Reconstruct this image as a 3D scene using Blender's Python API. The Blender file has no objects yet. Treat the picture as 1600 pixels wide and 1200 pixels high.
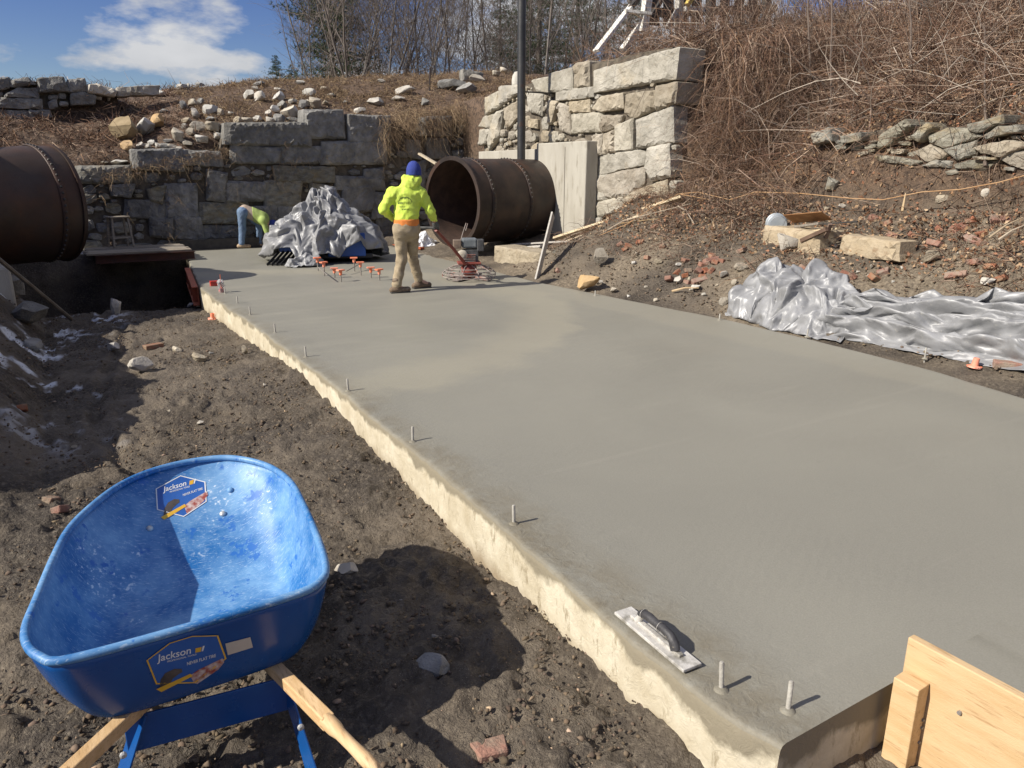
import bpy, bmesh, math, random
import numpy as np
from mathutils import Vector, Matrix, Euler

random.seed(7)
RNG = np.random.default_rng(7)
S = bpy.context.scene
COL = S.collection
rad = math.radians

# ---------------------------------------------------------------- camera
FPX, CAMH, PITCH, YAW = 1164.0, 1.7, rad(15.92), rad(31.07)
cam = bpy.data.cameras.new('camera')
cam.sensor_width = 36.0
cam.lens = 36.0 * FPX / 1600.0
cam.clip_start = 0.05
cam.clip_end = 2000
camo = bpy.data.objects.new('camera', cam)
COL.objects.link(camo)
camo.location = (0, 0, CAMH)
camo.rotation_euler = (math.pi / 2 - PITCH, 0, -YAW)
S.camera = camo

# ---------------------------------------------------------------- sky and sun
SUN_EL, SUN_DIR = rad(37.5), Vector((-1.0, 0.07, 0)).normalized()   # direction towards the sun
world = bpy.data.worlds.new('World')
S.world = world
world.use_nodes = True
wn, wl = world.node_tree.nodes, world.node_tree.links
wn.clear()
w_out = wn.new('ShaderNodeOutputWorld')
w_bg = wn.new('ShaderNodeBackground')
w_bg.inputs['Strength'].default_value = 0.05
world.cycles.sampling_method = 'MANUAL'
world.cycles.sample_map_resolution = 256
sky = wn.new('ShaderNodeTexSky')
sky.sky_type = 'NISHITA'
sky.sun_disc = False
sky.sun_elevation = SUN_EL
sky.sun_rotation = math.atan2(SUN_DIR.x, SUN_DIR.y)
sky.altitude = 200
sky.air_density = 1.0
sky.dust_density = 0.25
sky.ozone_density = 2.2
# clouds: noise on a flat cloud layer overhead (direction / height), the same everywhere
tc = wn.new('ShaderNodeTexCoord')
sep = wn.new('ShaderNodeSeparateXYZ')
wl.new(tc.outputs['Generated'], sep.inputs[0])
mz = wn.new('ShaderNodeMath'); mz.operation = 'ADD'; mz.inputs[1].default_value = 0.32
wl.new(sep.outputs['Z'], mz.inputs[0])
mz2 = wn.new('ShaderNodeMath'); mz2.operation = 'MAXIMUM'; mz2.inputs[1].default_value = 0.05
wl.new(mz.outputs[0], mz2.inputs[0])
dv = wn.new('ShaderNodeVectorMath'); dv.operation = 'DIVIDE'
cz = wn.new('ShaderNodeCombineXYZ')
for k in 'XYZ':
    wl.new(mz2.outputs[0], cz.inputs[k])
wl.new(tc.outputs['Generated'], dv.inputs[0]); wl.new(cz.outputs[0], dv.inputs[1])
cmap = wn.new('ShaderNodeMapping')
cmap.inputs['Location'].default_value = (19.9129, 9.4053, 0.0)
wl.new(dv.outputs[0], cmap.inputs[0])
cn = wn.new('ShaderNodeTexNoise'); cn.inputs['Scale'].default_value = 2.6
cn.inputs['Detail'].default_value = 9; cn.inputs['Roughness'].default_value = 0.56
wl.new(cmap.outputs[0], cn.inputs['Vector'])
cr = wn.new('ShaderNodeValToRGB')
cr.color_ramp.elements[0].position = 0.475; cr.color_ramp.elements[0].color = (0, 0, 0, 1)
cr.color_ramp.elements[1].position = 0.575; cr.color_ramp.elements[1].color = (1, 1, 1, 1)
wl.new(cn.outputs['Fac'], cr.inputs[0])
cn2 = wn.new('ShaderNodeTexNoise'); cn2.inputs['Scale'].default_value = 3.2; cn2.inputs['Detail'].default_value = 6
wl.new(cmap.outputs[0], cn2.inputs['Vector'])
ccol = wn.new('ShaderNodeMixRGB')
ccol.inputs[1].default_value = (5.4, 5.8, 6.5, 1); ccol.inputs[2].default_value = (13.0, 13.0, 13.1, 1)
wl.new(cn2.outputs['Fac'], ccol.inputs[0])
wmix = wn.new('ShaderNodeMixRGB')
wl.new(cr.outputs[0], wmix.inputs[0]); shs = wn.new('ShaderNodeHueSaturation'); shs.inputs['Hue'].default_value = .528; shs.inputs['Saturation'].default_value = 1.32; shs.inputs['Value'].default_value = 1.35
wl.new(sky.outputs[0], shs.inputs['Color']); wl.new(shs.outputs[0], wmix.inputs[1]); wl.new(ccol.outputs[0], wmix.inputs[2])
wl.new(wmix.outputs[0], w_bg.inputs['Color']); wl.new(w_bg.outputs[0], w_out.inputs[0])

sl = bpy.data.lights.new('sun', 'SUN')
sl.energy = 5.0
sl.angle = rad(0.53)
sl.color = (1.0, 0.935, 0.835)
slo = bpy.data.objects.new('sun', sl)
COL.objects.link(slo)
_d = Vector((SUN_DIR.x * math.cos(SUN_EL), SUN_DIR.y * math.cos(SUN_EL), math.sin(SUN_EL)))
slo.rotation_euler = _d.to_track_quat('Z', 'Y').to_euler()
slo.location = (-20, 2, 18)
S.cycles.max_bounces = 6; S.cycles.diffuse_bounces = 3; S.cycles.glossy_bounces = 3; S.cycles.transmission_bounces = 4
S.view_settings.view_transform = 'Standard'
S.view_settings.look = 'None'
S.view_settings.exposure = 0.40
S.view_settings.gamma = 1.0
S.view_settings.use_curve_mapping = False

# ---------------------------------------------------------------- measuring: photograph pixels to points of the place
_fw = np.array([math.sin(YAW) * math.cos(PITCH), math.cos(YAW) * math.cos(PITCH), -math.sin(PITCH)])
_rt = np.array([math.cos(YAW), -math.sin(YAW), 0.0])
_up = np.cross(_rt, _fw)
_C = np.array([0, 0, CAMH])
def ray(x, y):
    d = _fw * FPX + _rt * (x - 800) + _up * (600 - y)
    return d / np.linalg.norm(d)
def at(x, y, axis='z', v=0.0):
    d = ray(x, y); i = 'xyz'.index(axis)
    return Vector(_C + d * ((v - _C[i]) / d[i]))

# ---------------------------------------------------------------- helpers: noise
def _hash(ix, iy, seed):
    h = (ix.astype(np.int64) * 374761393 + iy.astype(np.int64) * 668265263 + seed * 1442695041) & 0xffffffff
    h = ((h ^ (h >> 13)) * 1274126177) & 0xffffffff
    return ((h ^ (h >> 16)) & 0xffffff) / float(0xffffff)
def vn(x, y, seed=0):
    x = np.asarray(x, float); y = np.asarray(y, float)
    ix, iy = np.floor(x), np.floor(y)
    fx, fy = x - ix, y - iy
    ux, uy = fx * fx * (3 - 2 * fx), fy * fy * (3 - 2 * fy)
    a = _hash(ix, iy, seed); b = _hash(ix + 1, iy, seed); c = _hash(ix, iy + 1, seed); d = _hash(ix + 1, iy + 1, seed)
    return (a + (b - a) * ux) * (1 - uy) + (c + (d - c) * ux) * uy
def fbm(x, y, oct=4, seed=0, gain=0.5):
    s = 0; a = 1; t = 0
    for k in range(oct):
        s = s + a * (vn(x * 2 ** k + k * 17.3, y * 2 ** k - k * 9.1, seed + k) - 0.5); t += a; a *= gain
    return s / t * 2
def sstep(a, b, x):
    t = np.clip((x - a) / (b - a), 0, 1)
    return t * t * (3 - 2 * t)

# ---------------------------------------------------------------- helpers: materials
def mat(name, base, var=None, scale=3.0, rough=0.8, bump=0.0, bscale=20.0, metal=0.0, rnd=0.0, detail=6, spec=0.5,
        var2=None, v2scale=0.7, v2range=(0.5, 0.65), stretch=(1, 1, 1), attr=None, coat=0.0, rvar=0.0, bdist=0.02):
    m = bpy.data.materials.new(name); m.use_nodes = True
    n, l = m.node_tree.nodes, m.node_tree.links
    b = n['Principled BSDF']
    b.inputs['Roughness'].default_value = rough
    b.inputs['Metallic'].default_value = metal
    b.inputs['Specular IOR Level'].default_value = spec
    b.inputs['Coat Weight'].default_value = coat
    g = n.new('ShaderNodeNewGeometry')
    mp = n.new('ShaderNodeMapping'); mp.inputs['Scale'].default_value = stretch
    l.new(g.outputs['Position'], mp.inputs[0])
    def noise(sc, det=detail, ro=0.55):
        t = n.new('ShaderNodeTexNoise'); t.inputs['Scale'].default_value = sc
        t.inputs['Detail'].default_value = min(det, 4); t.inputs['Roughness'].default_value = ro
        l.new(mp.outputs[0], t.inputs['Vector']); return t
    def ramp(src, a, c):
        r = n.new('ShaderNodeMapRange'); r.inputs[1].default_value = a; r.inputs[2].default_value = c
        l.new(src, r.inputs[0]); return r.outputs[0]
    def mix(f, a, c, mode='MIX'):
        x = n.new('ShaderNodeMixRGB'); x.blend_type = mode
        for i, q in enumerate((f, a, c)):
            if isinstance(q, (int, float)): x.inputs[i].default_value = q
            elif isinstance(q, (tuple, list)): x.inputs[i].default_value = (*q[:3], 1)
            else: l.new(q, x.inputs[i])
        return x.outputs[0]
    col = tuple(base)
    if var is not None:
        col = mix(ramp(noise(scale).outputs['Fac'], 0.36, 0.66), base, var)
    if var2 is not None:
        col = mix(ramp(noise(v2scale, 8, 0.6).outputs['Fac'], *v2range), col, var2)
    if attr:
        a = n.new('ShaderNodeVertexColor'); a.layer_name = attr
        col = mix(1.0, col, a.outputs['Color'], 'MULTIPLY')
    if rnd:
        oi = n.new('ShaderNodeObjectInfo')
        hs = n.new('ShaderNodeHueSaturation')
        v = n.new('ShaderNodeMapRange'); v.inputs[3].default_value = 1 - rnd; v.inputs[4].default_value = 1 + rnd
        l.new(oi.outputs['Random'], v.inputs[0]); l.new(v.outputs[0], hs.inputs['Value'])
        w = n.new('ShaderNodeMath'); w.operation = 'FRACT'; q = n.new('ShaderNodeMath'); q.operation = 'MULTIPLY'; q.inputs[1].default_value = 7.13
        l.new(oi.outputs['Random'], q.inputs[0]); l.new(q.outputs[0], w.inputs[0])
        u = n.new('ShaderNodeMapRange'); u.inputs[3].default_value = 1 - rnd * 1.2; u.inputs[4].default_value = 1 + rnd * 1.2
        l.new(w.outputs[0], u.inputs[0]); l.new(u.outputs[0], hs.inputs['Saturation'])
        if isinstance(col, tuple): hs.inputs['Color'].default_value = (*col[:3], 1)
        else: l.new(col, hs.inputs['Color'])
        col = hs.outputs[0]
    if isinstance(col, tuple): b.inputs['Base Color'].default_value = (*col[:3], 1)
    else: l.new(col, b.inputs['Base Color'])
    if rvar:
        r = n.new('ShaderNodeMapRange'); r.inputs[1].default_value = 0.35; r.inputs[2].default_value = 0.65
        r.inputs[3].default_value = rough - rvar; r.inputs[4].default_value = rough + rvar
        l.new(noise(scale * 0.7).outputs['Fac'], r.inputs[0]); l.new(r.outputs[0], b.inputs['Roughness'])
    if bump:
        bp = n.new('ShaderNodeBump'); bp.inputs['Strength'].default_value = bump; bp.inputs['Distance'].default_value = bdist
        l.new(noise(bscale, 8, 0.65).outputs['Fac'], bp.inputs['Height']); l.new(bp.outputs[0], b.inputs['Normal'])
    m['_'] = 0
    return m

# ---------------------------------------------------------------- helpers: meshes and objects
def mesh(name, v, f, smooth=False):
    m = bpy.data.meshes.new(name); m.from_pydata([tuple(map(float, p)) for p in v], [], f); m.update()
    if smooth: m.polygons.foreach_set('use_smooth', [True] * len(m.polygons))
    return m
def fastmesh(name, V, F, smooth=False):
    """V (n,3), F (m,k) all faces with k corners"""
    m = bpy.data.meshes.new(name); V = np.asarray(V, np.float32); F = np.asarray(F, np.int32); k = F.shape[1]
    m.vertices.add(len(V)); m.vertices.foreach_set('co', V.ravel())
    m.loops.add(F.size); m.loops.foreach_set('vertex_index', F.ravel())
    m.polygons.add(len(F)); m.polygons.foreach_set('loop_start', np.arange(0, F.size, k, dtype=np.int32))
    if smooth: m.polygons.foreach_set('use_smooth', np.ones(len(F), bool))
    m.update(calc_edges=True); m.validate(); return m
def vcol(m, name, C):
    a = m.color_attributes.new(name, 'FLOAT_COLOR', 'POINT')
    C = np.asarray(C, np.float32)
    if C.shape[1] == 3: C = np.hstack([C, np.ones((len(C), 1), np.float32)])
    a.data.foreach_set('color', C.ravel())
def obj(name, me, material=None, parent=None, loc=None, rot=None, scale=None):
    o = bpy.data.objects.new(name, me); COL.objects.link(o)
    if material is not None and me is not None and not me.materials: me.materials.append(material)
    if parent is not None: o.parent = parent
    if loc is not None: o.location = loc
    if rot is not None: o.rotation_euler = rot
    if scale is not None: o.scale = scale if hasattr(scale, '__len__') else (scale,) * 3
    return o
def tag(o, label=None, cat=None, group=None, kind=None):
    if label: o['label'] = label
    if cat: o['category'] = cat
    if group: o['group'] = group
    if kind: o['kind'] = kind
    return o
def thing(name, label, cat, loc=(0, 0, 0), rot=(0, 0, 0), group=None):
    o = bpy.data.objects.new(name, None); COL.objects.link(o); o.location = loc; o.rotation_euler = rot
    return tag(o, label, cat, group)
class MB:
    """collects shapes of one part"""
    def __init__(s): s.v = []; s.f = []
    def add(s, v, f):
        k = len(s.v); s.v += [Vector(p) for p in v]; s.f += [tuple(i + k for i in q) for q in f]; return s
    def box(s, c, d, M=None):
        c = Vector(c); x, y, z = (q / 2 for q in d)
        v = [Vector((a * x, b * y, e * z)) for a in (-1, 1) for b in (-1, 1) for e in (-1, 1)]
        if M is not None: v = [M @ p for p in v]
        return s.add([p + c for p in v], [(0, 1, 3, 2), (4, 6, 7, 5), (0, 4, 5, 1), (2, 3, 7, 6), (0, 2, 6, 4), (1, 5, 7, 3)])
    def bar(s, a, b, w, h, upv=(0, 0, 1), tw=0):
        a, b = Vector(a), Vector(b); d = (b - a); L = d.length; d.normalize()
        r = d.cross(Vector(upv)).normalized(); u = r.cross(d)
        if tw: r, u = r * math.cos(tw) + u * math.sin(tw), u * math.cos(tw) - r * math.sin(tw)
        M = Matrix((r, d, u)).transposed()
        return s.box((a + b) / 2, (w, L, h), M)
    def tube(s, pts, r, n=10, closed=False, cap=True):
        pts = [Vector(p) for p in pts]; N = len(pts)
        rs = r if hasattr(r, '__len__') else [r] * N
        ref = Vector((0.13, 0.31, 0.94)); prev = None; V = []
        for i, p in enumerate(pts):
            if closed: t = pts[(i + 1) % N] - pts[i - 1]
            else: t = pts[min(i + 1, N - 1)] - pts[max(i - 1, 0)]
            t.normalize()
            if prev is None: x = t.cross(ref); x = x if x.length > 1e-3 else t.cross(Vector((1, 0, 0)))
            else: x = prev - t * prev.dot(t)
            x.normalize(); prev = x; y = t.cross(x)
            V += [p + (x * math.cos(2 * math.pi * k / n) + y * math.sin(2 * math.pi * k / n)) * rs[i] for k in range(n)]
        F = []
        for i in range(N if closed else N - 1):
            j = (i + 1) % N
            F += [(i * n + k, i * n + (k + 1) % n, j * n + (k + 1) % n, j * n + k) for k in range(n)]
        if cap and not closed: F += [tuple(range(n - 1, -1, -1)), tuple((N - 1) * n + k for k in range(n))]
        return s.add(V, F)
    def lathe(s, prof, n=24, M=None):
        """prof: (radius, z) list, around z"""
        V = [Vector((r * math.cos(2 * math.pi * k / n), r * math.sin(2 * math.pi * k / n), z)) for r, z in prof for k in range(n)]
        if M is not None: V = [M @ p for p in V]
        F = [(i * n + k, i * n + (k + 1) % n, (i + 1) * n + (k + 1) % n, (i + 1) * n + k) for i in range(len(prof) - 1) for k in range(n)]
        if prof[0][0] > 1e-5: F.append(tuple(range(n - 1, -1, -1)))
        if prof[-1][0] > 1e-5: F.append(tuple((len(prof) - 1) * n + k for k in range(n)))
        return s.add(V, F)
    def build(s, name, material, parent=None, smooth=False, bevel=0.0, world_parent=None):
        m = mesh(name, s.v, s.f, smooth)
        o = obj(name, m, material, parent)
        if bevel:
            b = o.modifiers.new('bevel', 'BEVEL'); b.width = bevel; b.segments = 2; b.limit_method = 'ANGLE'
        if smooth and bevel == 0:
            m.set_sharp_from_angle(angle=rad(40))
        if world_parent is not None:          # shapes given in place coordinates, hung under a thing that stands elsewhere
            o.parent = world_parent; o.matrix_parent_inverse = world_matrix(world_parent).inverted()
        return o
def world_matrix(o):
    M = Matrix.LocRotScale(o.location, o.rotation_euler, o.scale)
    if o.parent is not None: M = world_matrix(o.parent) @ o.matrix_parent_inverse @ M
    return M

def surfnet(f, lo, hi, h):
    """mesh of the zero surface of a distance function"""
    ax = [np.arange(lo[i], hi[i] + h, h) for i in range(3)]
    P = np.stack(np.meshgrid(*ax, indexing='ij'), -1); V = f(P); Sg = V < 0
    n = np.array(V.shape) - 1
    acc = np.zeros((*n, 3)); cnt = np.zeros(n)
    cs = [(a, b, c) for a in (0, 1) for b in (0, 1) for c in (0, 1)]
    sl_ = lambda A, c: A[c[0]:n[0] + c[0], c[1]:n[1] + c[1], c[2]:n[2] + c[2]]
    for c in cs:
        for i in range(3):
            if c[i] == 0:
                d = list(c); d[i] = 1
                va, vb = sl_(V, c), sl_(V, d); m = (va < 0) != (vb < 0)
                t = va[m] / (va[m] - vb[m])
                q = np.tile(np.array(c, float), (len(t), 1)); q[:, i] += t
                acc[m] += q; cnt[m] += 1
    act = cnt > 0; idx = -np.ones(n, int); idx[act] = np.arange(act.sum())
    vert = (np.argwhere(act) + acc[act] / cnt[act][:, None]) * h + np.array(lo)
    quads = []
    for i in range(3):
        j, k = (i + 1) % 3, (i + 2) % 3
        s0 = [slice(1, -1)] * 3; s1 = [slice(1, -1)] * 3; s0[i] = slice(0, -1); s1[i] = slice(1, None)
        A, B = Sg[tuple(s0)], Sg[tuple(s1)]
        e = np.argwhere(A != B); inside = A[A != B]
        off = np.ones(3, int); off[i] = 0; e = e + off
        def cell(dj, dk):
            c = e.copy(); c[:, j] += dj; c[:, k] += dk; return idx[c[:, 0], c[:, 1], c[:, 2]]
        q = np.stack([cell(-1, -1), cell(0, -1), cell(0, 0), cell(-1, 0)], 1)
        q[~inside] = q[~inside][:, ::-1]; quads.append(q)
    return vert, np.vstack(quads)
def cap(P, a, b, ra, rb):
    a, b = np.array(a, float), np.array(b, float); d = b - a
    t = np.clip(((P - a) @ d) / max(d @ d, 1e-9), 0, 1)
    return np.linalg.norm(P - a - t[..., None] * d, axis=-1) - (ra + (rb - ra) * t)
def ell(P, c, r, R=None):
    q = P - np.array(c, float)
    if R is not None: q = q @ np.array(R)
    r = np.array(r, float); k = np.linalg.norm(q / r, axis=-1)
    return (k - 1) * r.min()
def smin(a, b, k):
    h = np.clip(0.5 + 0.5 * (b - a) / k, 0, 1)
    return b + (a - b) * h - k * h * (1 - h)

# ================================================================ the ground
XL, XR0, YN, YF = 1.77, 6.6, 1.2, 18.0
def slab_right(y):
    return np.interp(y, [1.0, 2.7, 3.7, 5.0, 6.2, 10, 13, 18], [6.2, 6.32, 6.55, 6.68, 6.74, 6.5, 6.66, 6.9])
def slab_left(y):
    y = np.asarray(y, float)
    return np.interp(y, [1.2, 1.4, 1.7, 2.2, 2.8, 3.6, 4.7, 6, 7.5, 9.3, 10.7, 12.2], [1.69, 1.65, 1.645, 1.655, 1.68, 1.735, 1.755, 1.80, 1.80, 1.80, 1.765, XL]) + np.clip(y - 12.2, 0, 9) * .105
def hgt(x, y):
    x = np.asarray(x, float); y = np.asarray(y, float)
    # left yard
    edge = np.interp(y, [0, 1.3, 1.65, 2.5, 2.95, 4.0, 5.5, 6.85, 8.6, 12.8, 14], [-.24, -.22, -.22, -.27, -.33, -.28, -.21, -.13, -.24, -.36, -.4])
    z = -0.34 + (edge + 0.34) * np.exp(-np.maximum(1.72 - x, 0) * 1.6) + 0.05 * fbm(x * .8, y * .8, 3, 3)
    far = sstep(4.3, 7.0, y + .5 * fbm(y * .9, x * .3, 2, 6))
    zl = np.clip((-0.30 - x) * 1.15, 0, 1.75) * far + np.clip((-0.85 - x) * 0.6, 0, 0.55) * (1 - far)
    z = z + zl * (1 + 0.25 * fbm(x * 1.3, y * 1.3, 3, 9))
    # pit below the tanks
    pit = sstep(12.75, 12.95, y) * (1 - sstep(17.2, 17.4, y)) * sstep(-1.6, -1.3, x) * (1 - sstep(.35, .4, x - slab_left(y)))
    z = z + (np.clip((-1.3 - x) * 2.2, 0, 2.2)) * sstep(11.0, 12.8, y) * (y < 18.6)  # unseen rise added left of the pit to block the sun
    z = z + pit * (-3.0 - z)
    # ground between pit and back wall
    back = sstep(17.2, 17.4, y) * (x < 2.6) * (x > -1.3)
    z = z + back * (0.08 - z)
    # under the slab
    under = ((x > slab_left(y) + .12) & (x < slab_right(y) - .15) & (y > YN + .05) & (y < YF + .1)) | ((x > 2.36) & (x < slab_right(y) - .15) & (y <= YN + .05))
    # right bank
    zr = np.interp(x, [6.2, 6.9, 7.4, 8.5, 8.9, 9.25, 9.55, 10.5, 11.5, 12.6, 14, 18, 40], [-.10, -.03, .16, .74, 1.0, 1.25, 2.15, 2.75, 3.25, 3.8, 4.3, 4.8, 5.1])
    zr2 = np.interp(x, [6.2, 6.9, 7.6, 8.6, 9.3, 9.6, 10.5, 11.5, 12.6, 14, 18, 40], [-.10, 0.03, .40, .85, 1.28, 1.6, 2.5, 3.2, 3.8, 4.3, 4.8, 5.1])
    w = sstep(7.0, 8.5, y)
    zr = zr * (1 - w) + zr2 * w
    zr = zr * (1 - 0.62 * sstep(10.6, 12.3, y) * (x < 9.6))
    zr = zr + 0.06 * fbm(x * 1.1, y * 1.1, 4, 21) * np.clip((x - 6.8) * 1.5, 0, 1.6)
    isr = x > 6.0
    z = np.where(isr, zr, z)
    # made-up ground behind the tall right wall
    wb = sstep(9.9, 10.25, y) * sstep(9.52, 9.7, x)
    top_b = 3.5 + 0.10 * np.clip(x - 9.5, 0, 12) + 0.25 * sstep(13.0, 10.0, y) + 0.06 * fbm(x, y, 3, 5)
    z = z + wb * (np.maximum(top_b, zr) - z)
    # hill behind the back wall
    top = np.interp(x, [-3, .7, 2, 3.5, 7.4, 9.8, 12], [1.75, 1.75, 2.05, 2.5, 2.78, 3.3, 3.7])
    crest = np.interp(x, [-3, 1.7, 5.7, 9.7, 13.2, 20, 40], [3.6, 3.62, 4.22, 4.58, 4.9, 5.1, 5.3])
    t = np.clip((y - 18.75) / 5.2, 0, 1)
    zb = top + (crest - top) * (1 - (1 - t) ** 1.5) + 0.10 * fbm(x * .9, y * .9, 4, 31)
    zb = np.where((x < 1.75) & (y > 21.3), np.maximum(zb, 3.58), zb)
    wa = sstep(18.75, 18.95, y)
    z = z + wa * (np.maximum(zb, np.where(isr & (x > 9.6), z, -9)) - z)
    z = np.where(under, -0.75, z)
    return z
def h1(x, y): return float(hgt(np.array([x]), np.array([y]))[0])
def onground(px, py, t0=1.5, t1=60.0):
    d = ray(px, py); t = np.arange(t0, t1, 0.02); P = _C + t[:, None] * d
    k = np.argmax(P[:, 2] < hgt(P[:, 0], P[:, 1]))
    if not k: k = int(np.argmin(P[200:, 2] - hgt(P[200:, 0], P[200:, 1]))) + 200
    return Vector(P[k])

def axis(parts):
    out = [np.arange(a, b, s) for a, b, s in parts]
    return np.unique(np.round(np.concatenate(out), 4))
gx = axis([(-400, -60, 60), (-60, -8, 6), (-8, -1.2, .25), (-1.2, 2.5, .026), (2.5, 6.2, .35), (6.2, 10.2, .05), (10.2, 16, .12), (16, 40, 1.0), (40, 420, 60)])
gy = axis([(-300, -20, 50), (-20, 0, 2), (0, .9, .15), (.9, 4.8, .026), (4.8, 9.0, .045), (9.0, 18.6, .08), (18.6, 19.1, .05), (19.1, 25, .1), (25, 60, 1.5), (60, 700, 60)])
GX, GY = np.meshgrid(gx, gy, indexing='ij')
GZ = hgt(GX, GY)
hill = np.clip(sstep(1.0, 1.7, GZ + .25 * fbm(GX * 2, GY * 2, 3, 44)), 0, 1)
# clods and trampled relief
yard = (GX < 1.9) & (GY < 12.8)
rough = fbm(GX * 4, GY * 4, 5, 50, .66)
rid = 1 - np.abs(fbm(GX * 7, GY * 7, 5, 60, .7)) * 2.2
amp = np.where(yard, 0.042, 0.045) * (1 + .6 * fbm(GX * 1.3, GY * 1.3, 2, 70))
near = np.exp(-np.maximum(0, .0) )
GZ = GZ + np.where((GX > -1.4) & (GX < 16) & (GY < 26) & (GY > 0), amp * (rough * .9 + np.clip(rid - .55, -.4, 1) * .7), 0)
cell = np.floor(GX * 2.6) , np.floor(GY * 2.6)
hx_, hy_ = _hash(cell[0], cell[1], 7), _hash(cell[0], cell[1], 8); ha = _hash(cell[0], cell[1], 9) * 3.1
dx_, dy_ = (GX * 2.6 - cell[0] - .3 - .4 * hx_) / 2.6, (GY * 2.6 - cell[1] - .3 - .4 * hy_) / 2.6
ua, va = dx_ * np.cos(ha) + dy_ * np.sin(ha), -dx_ * np.sin(ha) + dy_ * np.cos(ha)
pr_ = (ua / .13) ** 2 + (va / .052) ** 2
GZ = GZ + np.where(yard & (GY > .9) & (GX > -1.1), (-.028 * np.exp(-pr_ ** 2) + .016 * np.exp(-((np.sqrt(pr_) - 1.35) / .25) ** 2)) * (_hash(cell[0], cell[1], 10) > .45), 0)
GZ = GZ + np.where(yard & (GY > .9) & (GY < 9) & (GX > -1.1), .020 * fbm(GX * 15, GY * 15, 2, 140, .6) + .012 * np.clip(vn(GX * 9, GY * 9, 150) - .62, 0, 1) * 4, 0)
rut = np.abs(GX - .35 - .22 * np.sin(GY * .7) - .1 * fbm(GY, GY * 0, 2, 3)); GZ = GZ + np.where(yard & (GY > 3.6), -.035 * np.exp(-(rut / .05) ** 2) + .018 * np.exp(-((rut - .10) / .04) ** 2), 0)
# sink the sheet well below anything that stands on it where the slab lies
V = np.stack([GX, GY, GZ], -1).reshape(-1, 3)
nx, ny = GX.shape
I = np.arange(nx * ny).reshape(nx, ny)
Fq = np.stack([I[:-1, :-1], I[1:, :-1], I[1:, 1:], I[:-1, 1:]], -1).reshape(-1, 4)
gm = fastmesh('ground', V, Fq, True)
# base colours: r = hillside litter, g = snow, b = sandy silt
snow = np.clip(sstep(.02, .2, fbm(GX * 2.6, GY * 2.6, 5, 80, .65) + .25 * fbm(GX * 12, GY * 12, 3, 81) - .16), 0, 1)
left = np.clip(sstep(.55, -.15, GX) * sstep(5.6, 7.6, GY) * (GY < 13), 0, 1) + (sstep(.9, .5, GX) * sstep(10.9, 12.2, GY) * (GY < 13))
left = left + sstep(-.3, -.6, GX) * (GY < 6) * .0 + ((GX > -.3) & (GX < 1.6) & (GY > 17.5) & (GY < 18.6)) * 1.0
snow = snow * np.clip(left, 0, 1)
silt = sstep(-.1, .35, fbm(GX * .9, GY * .9, 4, 90)) * (GX > 6) * (1 - hill)
vcol(gm, 'zone', np.stack([hill, snow, silt], -1).reshape(-1, 3))

def ground_mat():
    m = bpy.data.materials.new('ground_soil'); m.use_nodes = True
    n, l = m.node_tree.nodes, m.node_tree.links; b = n['Principled BSDF']
    g = n.new('ShaderNodeNewGeometry'); a = n.new('ShaderNodeVertexColor'); a.layer_name = 'zone'
    sp = n.new('ShaderNodeSeparateColor'); l.new(a.outputs[0], sp.inputs[0])
    def noise(sc, d=4, r=.6):
        t = n.new('ShaderNodeTexNoise'); t.inputs['Scale'].default_value = sc; t.inputs['Detail'].default_value = d; t.inputs['Roughness'].default_value = r
        l.new(g.outputs['Position'], t.inputs['Vector']); return t.outputs['Fac']
    def rng(s, a0, a1, b0=0, b1=1):
        r = n.new('ShaderNodeMapRange'); [setattr(r.inputs[i + 1], 'default_value', v) for i, v in enumerate((a0, a1, b0, b1))]
        l.new(s, r.inputs[0]); return r.outputs[0]
    def mix(f, c1, c2):
        x = n.new('ShaderNodeMixRGB')
        for i, q in enumerate((f, c1, c2)):
            if isinstance(q, tuple): x.inputs[i].default_value = (*q, 1)
            elif isinstance(q, float): x.inputs[i].default_value = q
            else: l.new(q, x.inputs[i])
        return x.outputs[0]
    soil = mix(rng(noise(1.1, 5, .65), .40, .60), (.060, .048, .037), (.158, .128, .094))
    soil = mix(rng(noise(38, 4), .5, .74), soil, (.21, .175, .13))
    vo = n.new('ShaderNodeTexVoronoi'); vo.inputs['Scale'].default_value = 95; l.new(g.outputs['Position'], vo.inputs['Vector'])
    gate = rng(noise(3.3), .45, .62)
    mm = n.new('ShaderNodeMath'); mm.operation = 'MULTIPLY'; l.new(rng(vo.outputs['Distance'], .20, .12), mm.inputs[0]); l.new(gate, mm.inputs[1])
    soil = mix(mm.outputs[0], soil, (.40, .33, .24))
    silt = mix(rng(noise(25, 5), .4, .65), (.15, .12, .085), (.30, .245, .175))
    c = mix(sp.outputs[2], soil, silt)
    litter = mix(rng(noise(14, 6), .38, .62), (.055, .036, .026), (.16, .105, .068))
    litter = mix(rng(noise(60, 3), .55, .7), litter, (.27, .19, .12))
    c = mix(sp.outputs[0], c, litter)
    c = mix(sp.outputs[1], c, (.80, .83, .88))
    l.new(c, b.inputs['Base Color'])
    l.new(rng(noise(1.7), .4, .62, .55, .95), b.inputs['Roughness'])
    b.inputs['Specular IOR Level'].default_value = .35
    bp = n.new('ShaderNodeBump'); bp.inputs['Strength'].default_value = 1.0; bp.inputs['Distance'].default_value = .04
    l.new(noise(28, 5, .7), bp.inputs['Height']); l.new(bp.outputs[0], b.inputs['Normal'])
    return m
M_ground = ground_mat()
tag(obj('ground', gm, M_ground), kind='structure')

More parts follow.
